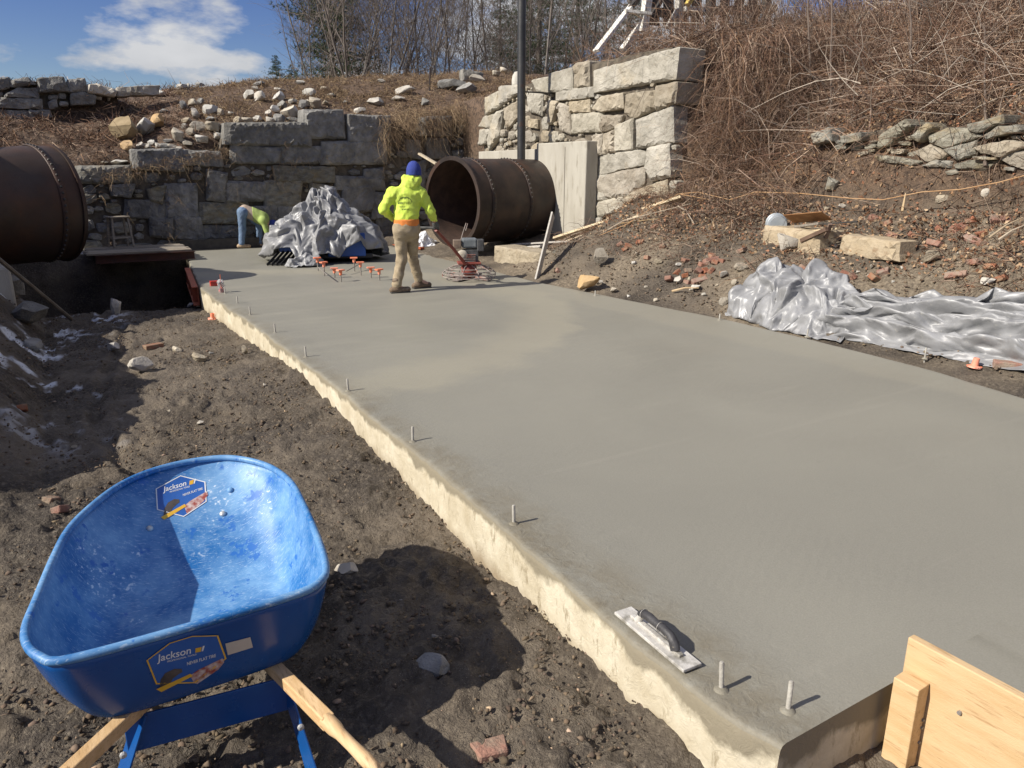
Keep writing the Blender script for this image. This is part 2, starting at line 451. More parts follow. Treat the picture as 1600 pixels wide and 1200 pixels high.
# ================================================================ the slab
def slab_mat():
    m = bpy.data.materials.new('fresh_concrete'); m.use_nodes = True
    n, l = m.node_tree.nodes, m.node_tree.links; b = n['Principled BSDF']
    g = n.new('ShaderNodeNewGeometry')
    def mapn(sc):
        mp = n.new('ShaderNodeMapping'); mp.inputs['Scale'].default_value = sc; l.new(g.outputs['Position'], mp.inputs[0]); return mp.outputs[0]
    def noise(sc, d=6, r=.55, v=None, dist=0.):
        t = n.new('ShaderNodeTexNoise'); t.inputs['Scale'].default_value = sc; t.inputs['Detail'].default_value = d; t.inputs['Roughness'].default_value = r
        t.inputs['Distortion'].default_value = dist
        l.new(v if v is not None else g.outputs['Position'], t.inputs['Vector']); return t.outputs['Fac']
    def rng(s, a0, a1, b0=0., b1=1.):
        r = n.new('ShaderNodeMapRange'); [setattr(r.inputs[i + 1], 'default_value', v) for i, v in enumerate((a0, a1, b0, b1))]
        l.new(s, r.inputs[0]); return r.outputs[0]
    def math_(op, p, q):
        x = n.new('ShaderNodeMath'); x.operation = op
        for i, v in enumerate((p, q)):
            if isinstance(v, float): x.inputs[i].default_value = v
            else: l.new(v, x.inputs[i])
        return x.outputs[0]
    def mix(f, c1, c2):
        x = n.new('ShaderNodeMixRGB')
        for i, q in enumerate((f, c1, c2)):
            if isinstance(q, tuple): x.inputs[i].default_value = (*q, 1)
            elif isinstance(q, float): x.inputs[i].default_value = q
            else: l.new(q, x.inputs[i])
        return x.outputs[0]
    wet = mix(rng(noise(.5, 4, .5, None, .6), .34, .68), (.208, .200, .166), (.240, .230, .190))
    sepx = n.new('ShaderNodeSeparateXYZ'); l.new(g.outputs['Position'], sepx.inputs[0])
    sw = n.new('ShaderNodeVectorMath'); sw.operation = 'DISTANCE'; l.new(g.outputs['Position'], sw.inputs[0]); sw.inputs[1].default_value = (1.6, 9.7, 0)
    rd = math_('ADD', sw.outputs['Value'], math_('MULTIPLY', math_('SUBTRACT', noise(1.3, 6, .65), .5), 1.1))
    band = math_('MULTIPLY', rng(rd, 3.45, 3.95), rng(rd, 4.55, 4.30))
    wet = mix(math_('MULTIPLY', band, .55), wet, (.315, .29, .218))
    far_ = math_('MULTIPLY', rng(rd, 3.3, 2.9), rng(noise(1.2, 5, .6, mapn((.4, 1.5, 1))), .48, .62))
    wet = mix(math_('MULTIPLY', far_, .4), wet, (.30, .283, .23))
    wet = mix(math_('MULTIPLY', rng(math_('ADD', sepx.outputs['X'], math_('MULTIPLY', math_('SUBTRACT', noise(1.5, 4), .5), .3)), 5.85, 6.0), .30), wet, (.30, .275, .21))
    arcs = rng(noise(3.2, 3, .5, mapn((.16, 2.6, 1)), .5), .60, .70)
    wet = mix(math_('MULTIPLY', arcs, .13), wet, (.32, .30, .25))
    wet = mix(rng(noise(9, 6, .7, mapn((.6, 1.6, 1))), .64, .72, 0., .35), wet, (.17, .16, .135))
    wet = mix(rng(noise(150, 2, .5), .35, .7, 0., .22), wet, (.36, .345, .30))
    cream = mix(rng(noise(4, 7, .65), .35, .65), (.45, .39, .275), (.61, .555, .43))
    cream = mix(rng(noise(16, 8, .7, mapn((1, 1, .35))), .56, .66), cream, (.30, .25, .165))
    sepz = n.new('ShaderNodeSeparateXYZ'); l.new(g.outputs['Position'], sepz.inputs[0])
    drip = math_('ADD', sepz.outputs['Z'], math_('MULTIPLY', math_('SUBTRACT', noise(5, 6, .6), .5), .20))
    drip = math_('ADD', drip, math_('MULTIPLY', math_('SUBTRACT', noise(1.1, 3), .5), .30))
    slurry = rng(drip, -.075, -.045)
    drip2 = rng(drip, -.33, -.22)
    side = mix(drip2, (.30, .24, .16), cream)
    side = mix(slurry, side, (.235, .205, .145))
    nz = n.new('ShaderNodeSeparateXYZ'); l.new(g.outputs['True Normal'], nz.inputs[0])
    istop = rng(nz.outputs['Z'], .35, .7)
    c = mix(istop, side, wet)
    # brown wet rim beside the left edge
    rim = math_('MULTIPLY', rng(math_('ADD', sepz.outputs['X'], math_('MULTIPLY', math_('SUBTRACT', noise(2.2, 5, .6), .5), .35)), 2.02, 1.76), rng(noise(6, 6, .7), .33, .60))
    c = mix(math_('MULTIPLY', math_('MULTIPLY', rim, istop), .85), c, (.165, .142, .098))
    l.new(c, b.inputs['Base Color'])
    r = rng(noise(.9, 6, .6), .35, .68, .45, .65)
    rr = n.new('ShaderNodeMix'); l.new(istop, rr.inputs[0]); rr.inputs[2].default_value = .8; l.new(r, rr.inputs[3]); l.new(rr.outputs[0], b.inputs['Roughness'])
    b.inputs['Specular IOR Level'].default_value = .4
    b1 = n.new('ShaderNodeBump'); b1.inputs['Strength'].default_value = .22; b1.inputs['Distance'].default_value = .006
    l.new(noise(55, 6, .65), b1.inputs['Height'])
    b2 = n.new('ShaderNodeBump'); b2.inputs['Strength'].default_value = .35; b2.inputs['Distance'].default_value = .012
    l.new(math_('ADD', math_('MULTIPLY', arcs, .10), math_('MULTIPLY', noise(2.6, 5, .6, mapn((.5, 1.5, 1)), 1.5), .55)), b2.inputs['Height']); l.new(b1.outputs[0], b2.inputs['Normal'])
    b3 = n.new('ShaderNodeBump'); b3.inputs['Strength'].default_value = .6; b3.inputs['Distance'].default_value = .014
    edge_ = math_('MULTIPLY', rng(math_('ADD', sepz.outputs['X'], math_('MULTIPLY', noise(2.5, 4), .5)), 2.45, 1.95), noise(16, 6, .65, None, 1.2))
    l.new(edge_, b3.inputs['Height']); l.new(b2.outputs[0], b3.inputs['Normal'])
    wv = n.new('ShaderNodeTexWave'); wv.inputs['Scale'].default_value = 5.5; wv.inputs['Distortion'].default_value = 5.0; wv.inputs['Detail'].default_value = 3; wv.inputs['Detail Scale'].default_value = 1.4
    mpw = n.new('ShaderNodeMapping'); mpw.inputs['Rotation'].default_value = (0, 0, 1.1); l.new(g.outputs['Position'], mpw.inputs[0]); l.new(mpw.outputs[0], wv.inputs['Vector'])
    b4 = n.new('ShaderNodeBump'); b4.inputs['Strength'].default_value = .07; b4.inputs['Distance'].default_value = .006
    l.new(math_('MULTIPLY', wv.outputs['Fac'], rng(noise(.8, 4), .45, .62)), b4.inputs['Height']); l.new(b3.outputs[0], b4.inputs['Normal'])
    l.new(b4.outputs[0], b.inputs['Normal'])
    return m
M_slab = slab_mat()
def build_slab():
    ys = np.concatenate([[-2.0, 0, .6, YN - 1e-4], np.arange(YN, 6, .035), np.arange(6, YF + .01, .1)])
    prof = [(0, -.62), (0, -.30), (-.004, -.12), (0, -.04), (.004, -.018), (.012, -.006), (.028, -.001), (.06, 0)]
    t = np.linspace(0, 1, 48)[1:-1]
    rows = []
    for y in ys:
        k = 1 if y < YN + 1e-6 else 0
        jag = .022 * fbm(np.array([y * 2.2]), np.array([.5]), 4, 5)[0] + .012 * fbm(np.array([y * 13]), np.array([.5]), 3, 6)[0]
        chip = max(0., fbm(np.array([y * 1.4]), np.array([3.5]), 3, 8)[0] - .12) * .08
        x0 = float(slab_left(y)) + jag if y > YN - 1e-5 else 2.32; x1 = float(slab_right(y)) + .02 * fbm(np.array([y * 2]), np.array([9.]), 3, 15)[0]
        r = [(x0 + a * (1 + 30 * chip), y, z - (chip * .6 if z > -.1 else 0) * (1 - a / .08)) for a, z in prof]
        r += [(x0 + .06 + (x1 - x0 - .12) * q, y, 0) for q in t]
        r += [(x1 - a, y, z) for a, z in prof[::-1]]
        rows.append(r)
    A = np.array(rows); m, n = A.shape[:2]
    flat = np.abs(A[..., 2]) < 1e-6
    A[..., 2] += np.where(flat, .004 * fbm(A[..., 0] * 1.1, A[..., 1] * 1.1, 3, 77) , 0)
    # a low lip of slurry left along the form line
    A[..., 2] += np.where(flat, .006 * np.exp(-((A[..., 0] - 1.93 - .05 * fbm(A[..., 1] * .7, A[..., 1] * 0, 2, 4)) / .03) ** 2), 0)
    I = np.arange(m * n).reshape(m, n)
    F = np.stack([I[:-1, :-1], I[:-1, 1:], I[1:, 1:], I[1:, :-1]], -1).reshape(-1, 4).tolist()
    Vv = A.reshape(-1, 3).tolist()
    # end faces, cut into columns so the corner is not a single polygon
    for row, flip in ((0, 1), (m - 1, 0)):
        k = len(Vv)
        for j in range(n): Vv.append((A[row, j, 0], A[row, j, 1], -.62))
        for j in range(n - 1):
            q = (int(I[row, j]), int(I[row, j + 1]), k + j + 1, k + j)
            F.append(q if not flip else q[::-1])
    me = mesh('concrete_slab', Vv, F, True); me.set_sharp_from_angle(angle=rad(50))
    o = obj('concrete_slab', me, M_slab); tag(o, kind='structure')
build_slab()

# ================================================================ stone walls
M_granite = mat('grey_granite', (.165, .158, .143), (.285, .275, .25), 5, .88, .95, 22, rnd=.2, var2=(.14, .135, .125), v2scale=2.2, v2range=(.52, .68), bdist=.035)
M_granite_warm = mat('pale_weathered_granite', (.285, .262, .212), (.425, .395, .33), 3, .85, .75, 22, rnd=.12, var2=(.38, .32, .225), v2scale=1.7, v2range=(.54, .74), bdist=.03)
M_granite_tan = mat('tan_fieldstone', (.275, .235, .175), (.385, .34, .265), 3, .88, .8, 22, rnd=.16, var2=(.25, .205, .145), v2scale=2.3, v2range=(.55, .72), bdist=.03)
M_field = mat('fieldstone', (.33, .30, .25), (.50, .46, .39), 4, .85, .6, 25, rnd=.25, var2=(.22, .19, .145), v2scale=3.0, v2range=(.52, .68))
M_lichen = mat('lichen_schist', (.155, .142, .112), (.275, .262, .215), 6, .85, .8, 24, rnd=.22, var2=(.25, .205, .13), v2scale=2.6, v2range=(.5, .66), stretch=(1, 1, 2.4))
M_core = mat('wall_packing', (.075, .062, .048), (.15, .125, .092), 8, .95, .8, 30)

def resample(pts, step, rnd, jit):
    P = [Vector(p) for p in pts]; n = len(P); out = []
    for i in range(n):
        a, b = P[i], P[(i + 1) % n]; k = max(1, int(round((b - a).length / step)))
        # softened corners
        for j in range(k):
            t = (j + .18 if j == 0 else j) / k if k > 1 else .15
            out.append(a.lerp(b, t) + Vector((rnd.uniform(-jit, jit), rnd.uniform(-jit, jit))))
        out.append(a.lerp(b, 1 - min(.18 / k, .12)) + Vector((rnd.uniform(-jit, jit), rnd.uniform(-jit, jit))) * .5)
    return out
from mathutils.geometry import delaunay_2d_cdt
def stone_mesh(pts, depth, relief, seed, step=.11, name='stone'):
    """a dressed or rough block from its face outline; local x right, y into the wall, z up"""
    r = random.Random(seed)
    P = resample(pts, step, r, step * .10)
    n = len(P); c = Vector((sum(p.x for p in P) / n, sum(p.y for p in P) / n))
    area = sum(P[i].x * P[(i + 1) % n].y - P[(i + 1) % n].x * P[i].y for i in range(n))
    if area < 0: P = P[::-1]
    ext = max((p - c).length for p in P); mn = min((p - c).length for p in P)
    ins = [c + (p - c) * (1 - min(.07, .022 / max((p - c).length, .01) + .02)) for p in P]       # arris ring
    xs = [p.x for p in P]; ys = [p.y for p in P]; pts2 = list(ins)
    g = step * .62; x = min(xs)
    def inside(p, Q):
        k = False; jj = len(Q) - 1
        for ii in range(len(Q)):
            if (Q[ii].y > p.y) != (Q[jj].y > p.y) and p.x < (Q[jj].x - Q[ii].x) * (p.y - Q[ii].y) / (Q[jj].y - Q[ii].y) + Q[ii].x: k = not k
            jj = ii
        return k
    core_ = [c + (p - c) * .90 for p in P]
    while x < max(xs):
        y = min(ys)
        while y < max(ys):
            q = Vector((x + r.uniform(-.42, .42) * g, y + r.uniform(-.42, .42) * g))
            if inside(q, core_): pts2.append(q)
            y += g
        x += g
    V2, E2, F2, _, _, _ = delaunay_2d_cdt(pts2, [], [list(range(n))], 1, 1e-5)
    tilt = (r.uniform(-.5, .5) * relief, r.uniform(-.5, .5) * relief); ph = r.uniform(0, 99)
    V = []
    ax_ = np.array([(p.x, p.y) for p in V2])
    nz = fbm(ax_[:, 0] * .55 / step * .35 + ph, ax_[:, 1] * .55 / step * .35 - ph, 4, seed % 97, .6)
    for k, p in enumerate(V2):
        if k < n: d = .006
        else: d = -relief * (.55 + 1.5 * nz[k]) + r.uniform(-1, 1) * relief * .30 + tilt[0] * (p.x - c.x) / ext + tilt[1] * (p.y - c.y) / ext
        V.append((p.x, d, p.y))
    F = [tuple(f) for f in F2]
    b1 = len(V); V += [(p.x, .03, p.y) for p in P]; b2 = len(V); V += [(p.x, depth, p.y) for p in P]
    for i in range(n):
        j2 = (i + 1) % n
        F.append((b1 + i, b1 + j2, j2, i)); F.append((b2 + i, b2 + j2, b1 + j2, b1 + i))
    F.append(tuple(b2 + i for i in range(n))[::-1])
    m = mesh(name, V, F); return m
def rand_outline(r, w=1., h=1.):
    k = r.choice([5, 6, 6, 7, 8]); a0 = r.uniform(0, 6.28); P = []
    for i in range(k):
        a = a0 + 6.283 * i / k + r.uniform(-.25, .25); s = 1 / max(abs(math.cos(a)), abs(math.sin(a))) ** .75
        P.append((w * .47 * math.cos(a) * min(s, 1.2), h * .47 * math.sin(a) * min(s, 1.2)))
    return P
FILL = [stone_mesh(rand_outline(random.Random(100 + i)), .8, .12, 200 + i, .30) for i in range(10)]
_fillm = {}
def fill_mesh(i, m):
    k = (i, m.name)
    if k not in _fillm:
        q = FILL[i].copy(); q.materials.clear(); q.materials.append(m); _fillm[k] = q
    return _fillm[k]

class Wall:
    def __init__(s, name, label, origin, u, out):
        s.o = Vector(origin); s.u = Vector(u); s.out = Vector(out)
        s.M = Matrix((s.u, -s.out, Vector((0, 0, 1)))).transposed()   # local x, y(into), z
        s.rot = s.M.to_euler(); s.used = []
        s.e = thing(name, label, 'wall', s.o, s.rot)
    def loc(s, p):
        d = Vector(p) - s.o; return Vector((d.dot(s.u), d.z))
    def stone(s, pts, m, depth=.45, relief=.035, proud=0., seed=0, step=.11):
        cx_ = sum(p[0] for p in pts) / len(pts); cz_ = sum(p[1] for p in pts) / len(pts); gk = 1 + .022 / max(.15, max(abs(p[0] - cx_) for p in pts))
        pts = [(cx_ + (p[0] - cx_) * gk, cz_ + (p[1] - cz_) * (gk + .02)) for p in pts]
        me = stone_mesh(pts, depth, relief, seed, step); me.materials.append(m)
        o = obj('stone', me, None, s.e, (0, -proud, 0))
        xs = [p[0] for p in pts]; zs = [p[1] for p in pts]; s.used.append((min(xs), max(xs), min(zs), max(zs), [Vector(p) for p in pts]))
        return o
    def core(s, pts, depth, inset=.10):
        c = mesh('core', [(x, inset, z) for x, z in pts] + [(x, inset + depth, z) for x, z in pts],
                 [tuple(range(len(pts))), tuple(range(2 * len(pts) - 1, len(pts) - 1, -1))] +
                 [(i, (i + 1) % len(pts), (i + 1) % len(pts) + len(pts), i + len(pts)) for i in range(len(pts))])
        bm = bmesh.new(); bm.from_mesh(c); bmesh.ops.recalc_face_normals(bm, faces=bm.faces); bm.to_mesh(c); bm.free()
        return obj('core', c, M_core, s.e)
    def fill(s, poly, mats, sizes, n, seed, depth=.3, aspect=(1.1, 2.2)):
        r = random.Random(seed); poly = [Vector(p) for p in poly]
        def inside(p, P):
            k = False; j = len(P) - 1
            for i in range(len(P)):
                if (P[i].y > p.y) != (P[j].y > p.y) and p.x < (P[j].x - P[i].x) * (p.y - P[i].y) / (P[j].y - P[i].y) + P[i].x: k = not k
                j = i
            return k
        x0, x1 = min(p.x for p in poly), max(p.x for p in poly); z0, z1 = min(p.y for p in poly), max(p.y for p in poly)
        cnt = 0
        for big in sizes:
            for _ in range(n):
                w = big * r.uniform(.75, 1.25); h = w / r.uniform(*aspect)
                x, z = r.uniform(x0, x1), r.uniform(z0, z1); c = Vector((x, z))
                if not inside(c, poly): continue
                ok = True
                for a, b, cc, d, P in s.used:
                    if x + w / 2 < a or x - w / 2 > b or z + h / 2 < cc or z - h / 2 > d: continue
                    if P is None:
                        g = .86
                        if abs(x - (a + b) / 2) < g * (w + b - a) / 2 and abs(z - (cc + d) / 2) < g * (h + d - cc) / 2: ok = False; break
                    else:
                        tst = [c] + [Vector((x + i * w * .44, z + j * h * .44)) for i in (-1, 0, 1) for j in (-1, 0, 1)]
                        if any(inside(q, P) for q in tst): ok = False; break
                if not ok: continue
                s.used.append((x - w / 2, x + w / 2, z - h / 2, z + h / 2, None))
                obj('stone', fill_mesh(r.randrange(10), r.choice(mats)), None, s.e, (x, r.uniform(-.03, .07), z),
                    (0, r.uniform(-.12, .12), 0), (w * 1.04, min(depth, w), h * 1.06)); cnt += 1
        return cnt

# ---- the shaded retaining wall across the back, facing the slab
YA = 18.5
wa = Wall('retaining_wall', 'shaded grey granite block wall across the back behind the bending worker', (0, YA, 0), (1, 0, 0), (0, -1, 0))
def qa(*px): return [tuple(wa.loc(at(x, y, 'y', YA))) for x, y in px]
def rectA(x0, y0, x1, y1, j=2.0, sd=0):
    r = random.Random(sd + x0 * 7 + y0); q = lambda: r.uniform(-j, j)
    return qa((x0 + q(), y0 + q()), (x1 + q(), y0 + q()), (x1 + q(), y1 + q()), (x0 + q(), y1 + q()))
wa.core(qa((118, 292), (205, 262), (207, 238), (345, 232), (352, 200), (475, 190), (610, 190), (640, 205), (765, 196), (770, 392), (118, 402)), .6, .085)
blocksA = [(351, 193, 484, 228), (476, 174, 537, 216), (544, 181, 608, 220), (363, 229, 438, 257), (439, 229, 502, 258), (503, 221, 604, 258),
           (429, 260, 520, 287), (566, 260, 604, 278), (523, 275, 600, 299), (350, 285, 415, 315), (416, 281, 470, 320), (536, 293, 582, 332),
           (207, 232, 286, 266), (286, 236, 347, 259), (121, 257, 206, 284), (322, 270, 351, 315), (257, 287, 309, 340), (194, 311, 256, 342),
           (311, 316, 388, 350), (232, 344, 269, 370), (270, 342, 314, 372), (315, 352, 400, 374), (232, 293, 257, 317), (176, 292, 208, 308),
           (389, 320, 430, 352), (431, 324, 476, 352), (402, 354, 452, 376), (583, 302, 640, 340), (586, 341, 640, 375), (455, 355, 520, 378),
           (484, 290, 522, 322), (660, 182, 706, 214), (668, 216, 704, 246), (634, 220, 660, 244), (712, 232, 745, 256), (640, 256, 662, 300)]
for i, b in enumerate(blocksA):
    big = (b[2] - b[0]) > 55
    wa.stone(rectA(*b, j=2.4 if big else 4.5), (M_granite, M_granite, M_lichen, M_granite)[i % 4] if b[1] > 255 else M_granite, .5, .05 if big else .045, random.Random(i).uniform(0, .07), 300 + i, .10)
wa.fill(qa((121, 290), (205, 264), (205, 268), (345, 258), (360, 228), (600, 215), (640, 210), (755, 200), (768, 385), (121, 392)),
        [M_granite, M_granite, M_lichen], (.42, .26, .17, .11), 900, 5)

# ---- the sunlit wall on the right
XB = 9.3
wb_ = Wall('retaining_wall', 'tall sunlit pale stone block wall beside the riveted pipe on the right', (XB, 10.0, 0), (0, -1, 0), (-1, 0, 0))
def qb(*px): return [tuple(wb_.loc(at(800 + x / 4, y / 4, 'x', XB))) for x, y in px]
def qb7(*px): return [tuple(wb_.loc(at(740 + x * .225, 90 + y * .225, 'x', XB))) for x, y in px]
wb_.core(qb((-190, 620), (0, 560), (120, 510), (240, 470), (500, 395), (760, 330), (985, 292), (965, 1330), (500, 1400), (-190, 1300)), .35, .07)
B = [(qb7((835, 90), (1425, -70), (1400, 150), (835, 245)), 0), (qb((395, 402), (478, 386), (480, 540), (392, 553)), 1), (qb((232, 462), (376, 426), (380, 560), (232, 578)), 0),
     (qb((120, 502), (222, 482), (222, 585), (150, 570)), 0), (qb((275, 562), (500, 541), (505, 608), (350, 625), (275, 630)), 0), (qb((357, 640), (480, 620), (482, 700), (366, 704)), 1),
     (qb((503, 680), (560, 604), (692, 582), (700, 680), (545, 698)), 1), (qb((710, 592), (890, 566), (895, 678), (762, 742), (703, 706)), 1), (qb((900, 542), (1030, 516), (1020, 640), (902, 688)), 1),
     (qb((370, 712), (560, 703), (556, 820), (370, 834)), 0), (qb((562, 722), (690, 722), (664, 790), (562, 828)), 1), (qb((772, 752), (1000, 666), (1006, 888), (778, 928)), 0),
     (qb((652, 792), (760, 748), (755, 928), (652, 940)), 0), (qb((577, 842), (647, 812), (647, 948), (572, 958)), 1), (qb((512, 852), (573, 842), (568, 960), (522, 968)), 1),
     (qb((522, 982), (565, 958), (790, 936), (840, 960), (822, 1035), (680, 1058), (530, 1100)), 0), (qb((852, 930), (985, 902), (992, 1100), (880, 1128), (838, 1058)), 0),
     (qb((512, 1112), (690, 1065), (826, 1048), (818, 1150), (740, 1235), (512, 1240)), 1), (qb7((1050, 970), (1130, 920), (1340, 850), (1345, 960), (1250, 1050), (1055, 1060)), 1),
     (qb7((845, 1005), (1035, 965), (1045, 1060), (860, 1110)), 0), (qb7((825, 830), (920, 815), (925, 980), (830, 1000)), 0), (qb7((820, 1110), (880, 1112), (885, 1150), (820, 1155)), 0),
     (qb((232, 632), (288, 642), (252, 768), (232, 772)), 1), (qb((292, 652), (358, 672), (364, 830), (302, 810)), 1), (qb((100, 572), (190, 592), (186, 720), (104, 692)), 0),
     (qb7((180, 200), (310, 190), (315, 240), (180, 340)), 0), (qb7((75, 280), (178, 230), (178, 340), (80, 395)), 0), (qb7((205, 355), (305, 300), (305, 410), (228, 500)), 1), (qb7((75, 410), (150, 395), (130, 490), (40, 480)), 0),
     (qb7((160, 380), (205, 370), (180, 540), (110, 640), (95, 560)), 0), (qb7((50, 500), (125, 500), (90, 600), (40, 610)), 0), (qb7((380, 430), (440, 430), (440, 490), (380, 480)), 1)]
for i, (p, w) in enumerate(B):
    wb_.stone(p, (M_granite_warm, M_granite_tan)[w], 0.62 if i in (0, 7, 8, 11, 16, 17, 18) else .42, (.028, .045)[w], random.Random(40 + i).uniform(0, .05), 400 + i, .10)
wb_.fill(qb((-180, 640), (0, 590), (130, 530), (250, 500), (500, 480), (760, 500), (1020, 500), (1010, 1250), (500, 1380), (-180, 1280)),
         [M_granite_tan, M_granite_warm, M_granite_tan], (.34, .2, .12, .07), 1000, 8, .25, (1.0, 2.0))

# ---- old wall at the top of the hill on the left
YU = 21.1
wu = Wall('retaining_wall', 'dark dry-laid boulder wall on the hilltop at the far left', (-.5, YU, 0), (1, 0, 0), (0, -1, 0))
def qu(*px): return [tuple(wu.loc(at(x / 4, y / 4, 'y', YU))) for x, y in px]
wu.core(qu((-60, 500), (430, 510), (430, 640), (240, 760), (-60, 800)), .5, .16)
U = [((-20, 490), (55, 485), (60, 545), (-20, 560)), ((65, 505), (170, 482), (225, 530), (70, 545)), ((235, 490), (395, 482), (430, 570), (245, 575)), ((420, 500), (530, 492), (540, 570), (430, 575)),
     ((30, 590), (110, 550), (240, 550), (240, 612), (30, 605)), ((-30, 610), (262, 620), (262, 682), (-30, 675)), ((45, 690), (172, 695), (175, 760), (60, 765)), ((-30, 685), (40, 690), (50, 760), (-30, 765)),
     ((180, 690), (255, 690), (200, 750), (178, 750)), ((445, 585), (520, 575), (600, 600), (590, 650), (445, 655)), ((545, 530), (600, 525), (725, 565), (715, 605), (545, 580)), ((300, 640), (350, 620), (360, 670), (310, 680)),
     ((735, 545), (995, 532), (990, 590), (735, 600))]
for i, p in enumerate(U):
    wu.stone(qu(*p), M_granite if i not in (10, 12) else M_field, .5, .05, random.Random(60 + i).uniform(0, .08), 500 + i, .12)
wu.fill(qu((-50, 510), (430, 515), (430, 650), (230, 740), (-50, 760)), [M_granite], (.4, .25, .15), 300, 18, .3)

# ---- natural stone wall set in the right bank
XW = 9.42
ww = Wall('retaining_wall', 'low dry-laid wall of lichen-covered slabs in the bank at the right edge', (XW, 6.5, 0), (0, -1, 0), (-1, 0, 0))
def qw(*px): return [tuple(ww.loc(at(1200 + x / 4, y / 4, 'x', XW))) for x, y in px]
ww.core(qw((400, 870), (700, 800), (1250, 790), (1750, 760), (1900, 1010), (1500, 1090), (1000, 1050), (400, 960)), .5, .14)
Wst = [((700, 850), (860, 750), (885, 790), (760, 905), (690, 925)), ((900, 860), (1000, 770), (1030, 800), (960, 880)), ((1005, 850), (1120, 800), (1260, 800), (1340, 850), (1100, 925), (1010, 890)),
       ((1260, 780), (1470, 722), (1475, 770), (1330, 830), (1270, 815)), ((1375, 850), (1450, 795), (1565, 785), (1590, 820), (1440, 850), (1390, 868)), ((1100, 935), (1300, 880), (1300, 960), (1180, 1000)),
       ((1310, 920), (1500, 880), (1620, 890), (1610, 920), (1480, 980), (1350, 955)), ((920, 950), (1020, 905), (1120, 965), (1090, 990), (990, 1010)), ((1460, 990), (1540, 945), (1640, 950), (1640, 1060), (1560, 1040)),
       ((1160, 1030), (1260, 1000), (1440, 1000), (1430, 1040), (1330, 1070), (1190, 1060)), ((960, 1035), (1060, 1000), (1150, 1010), (1140, 1050)), ((660, 970), (800, 975), (960, 1010), (900, 1035), (700, 1010)),
       ((1120, 1070), (1180, 1060), (1200, 1085), (1130, 1090)), ((1310, 980), (1440, 985), (1440, 1000), (1320, 998)), ((1500, 1045), (1560, 1050), (1550, 1068), (1490, 1060)),
       ((480, 850), (590, 830), (590, 880), (480, 890)), ((280, 840), (380, 800), (400, 880), (290, 900)), ((1600, 850), (1800, 800), (1820, 880), (1640, 890)), ((1660, 920), (1850, 900), (1850, 1010), (1670, 1000))]
for i, p in enumerate(Wst):
    ww.stone(qw(*p), M_granite_tan if i in (7, 8, 6) else M_lichen, .4, .03, random.Random(80 + i).uniform(0, .12), 600 + i, .07)
ww.fill(qw((420, 880), (700, 860), (1250, 840), (1700, 800), (1850, 1000), (1500, 1070), (1000, 1040), (420, 950)), [M_lichen, M_granite_tan], (.2, .12), 300, 28, .25, (1.4, 3))

# ================================================================ concrete bulkhead, pipes, standpipe
M_conc = mat('board_marked_concrete', (.36, .335, .28), (.42, .395, .335), 2.2, .85, .35, 30, var2=(.25, .225, .175), v2scale=3.0, v2range=(.58, .74), stretch=(2.5, 2.5, .7))
M_rust = mat('rusted_boiler_plate', (.030, .023, .020), (.062, .040, .030), 3.0, .55, .45, 60, metal=.35, var2=(.11, .052, .028), v2scale=1.6, v2range=(.56, .78), rvar=.12, bdist=.006)
M_rust_in = mat('rusted_pipe_lining', (.045, .026, .018), (.085, .048, .032), 5, .9, .6, 50)
M_rust_red = mat('rust_brown_plate', (.066, .033, .021), (.038, .023, .017), 2.4, .55, .4, 60, metal=.3, var2=(.045, .032, .028), v2scale=1.3, v2range=(.45, .62), rvar=.1, bdist=.006)
M_iron = mat('dark_iron', (.045, .042, .040), (.075, .068, .062), 8, .55, .3, 60, metal=.5)
M_pole = mat('grey_steel_post', (.055, .055, .056), (.085, .083, .080), 3, .45, .15, 40, metal=.6, var2=(.12, .06, .035), v2scale=2.0, v2range=(.60, .72))

e = thing('concrete_bulkhead', 'pale board-marked concrete pier and low wall behind the riveted pipe', 'concrete wall', (9.0, 13.0, .3))
def pier():
    # wide lit face towards the slab, tapering a little at the foot
    v = []
    for z, y0, y1 in ((.35, 12.16, 13.9), (2.27, 12.12, 13.9)):
        for x, y in ((8.98, y0), (8.98, y1), (9.27, y1), (9.27, y0)): v.append((x, y, z))
    f = [(0, 1, 5, 4), (1, 2, 6, 5), (2, 3, 7, 6), (3, 0, 4, 7), (4, 5, 6, 7), (3, 2, 1, 0)]
    mb = MB(); mb.add(v, [q[::-1] for q in f]); return mb
pm = pier(); o = pm.build('pier', M_conc, bevel=.02, world_parent=e)
bmx = bmesh.new(); bmx.from_mesh(o.data); bmesh.ops.recalc_face_normals(bmx, faces=bmx.faces); bmx.to_mesh(o.data); bmx.free()
MB().box((9.12, 15.2, 1.1), (.26, 2.56, 2.12)).build('low_wall', M_conc, bevel=.015, world_parent=e)
for k, (yy, zz) in enumerate(((12.6, .3),)):   # form ribs printed on the pier face
    MB().box((8.972, yy + .25, 1.3), (.012, .03, 1.75)).build('form_rib', M_conc, world_parent=e)

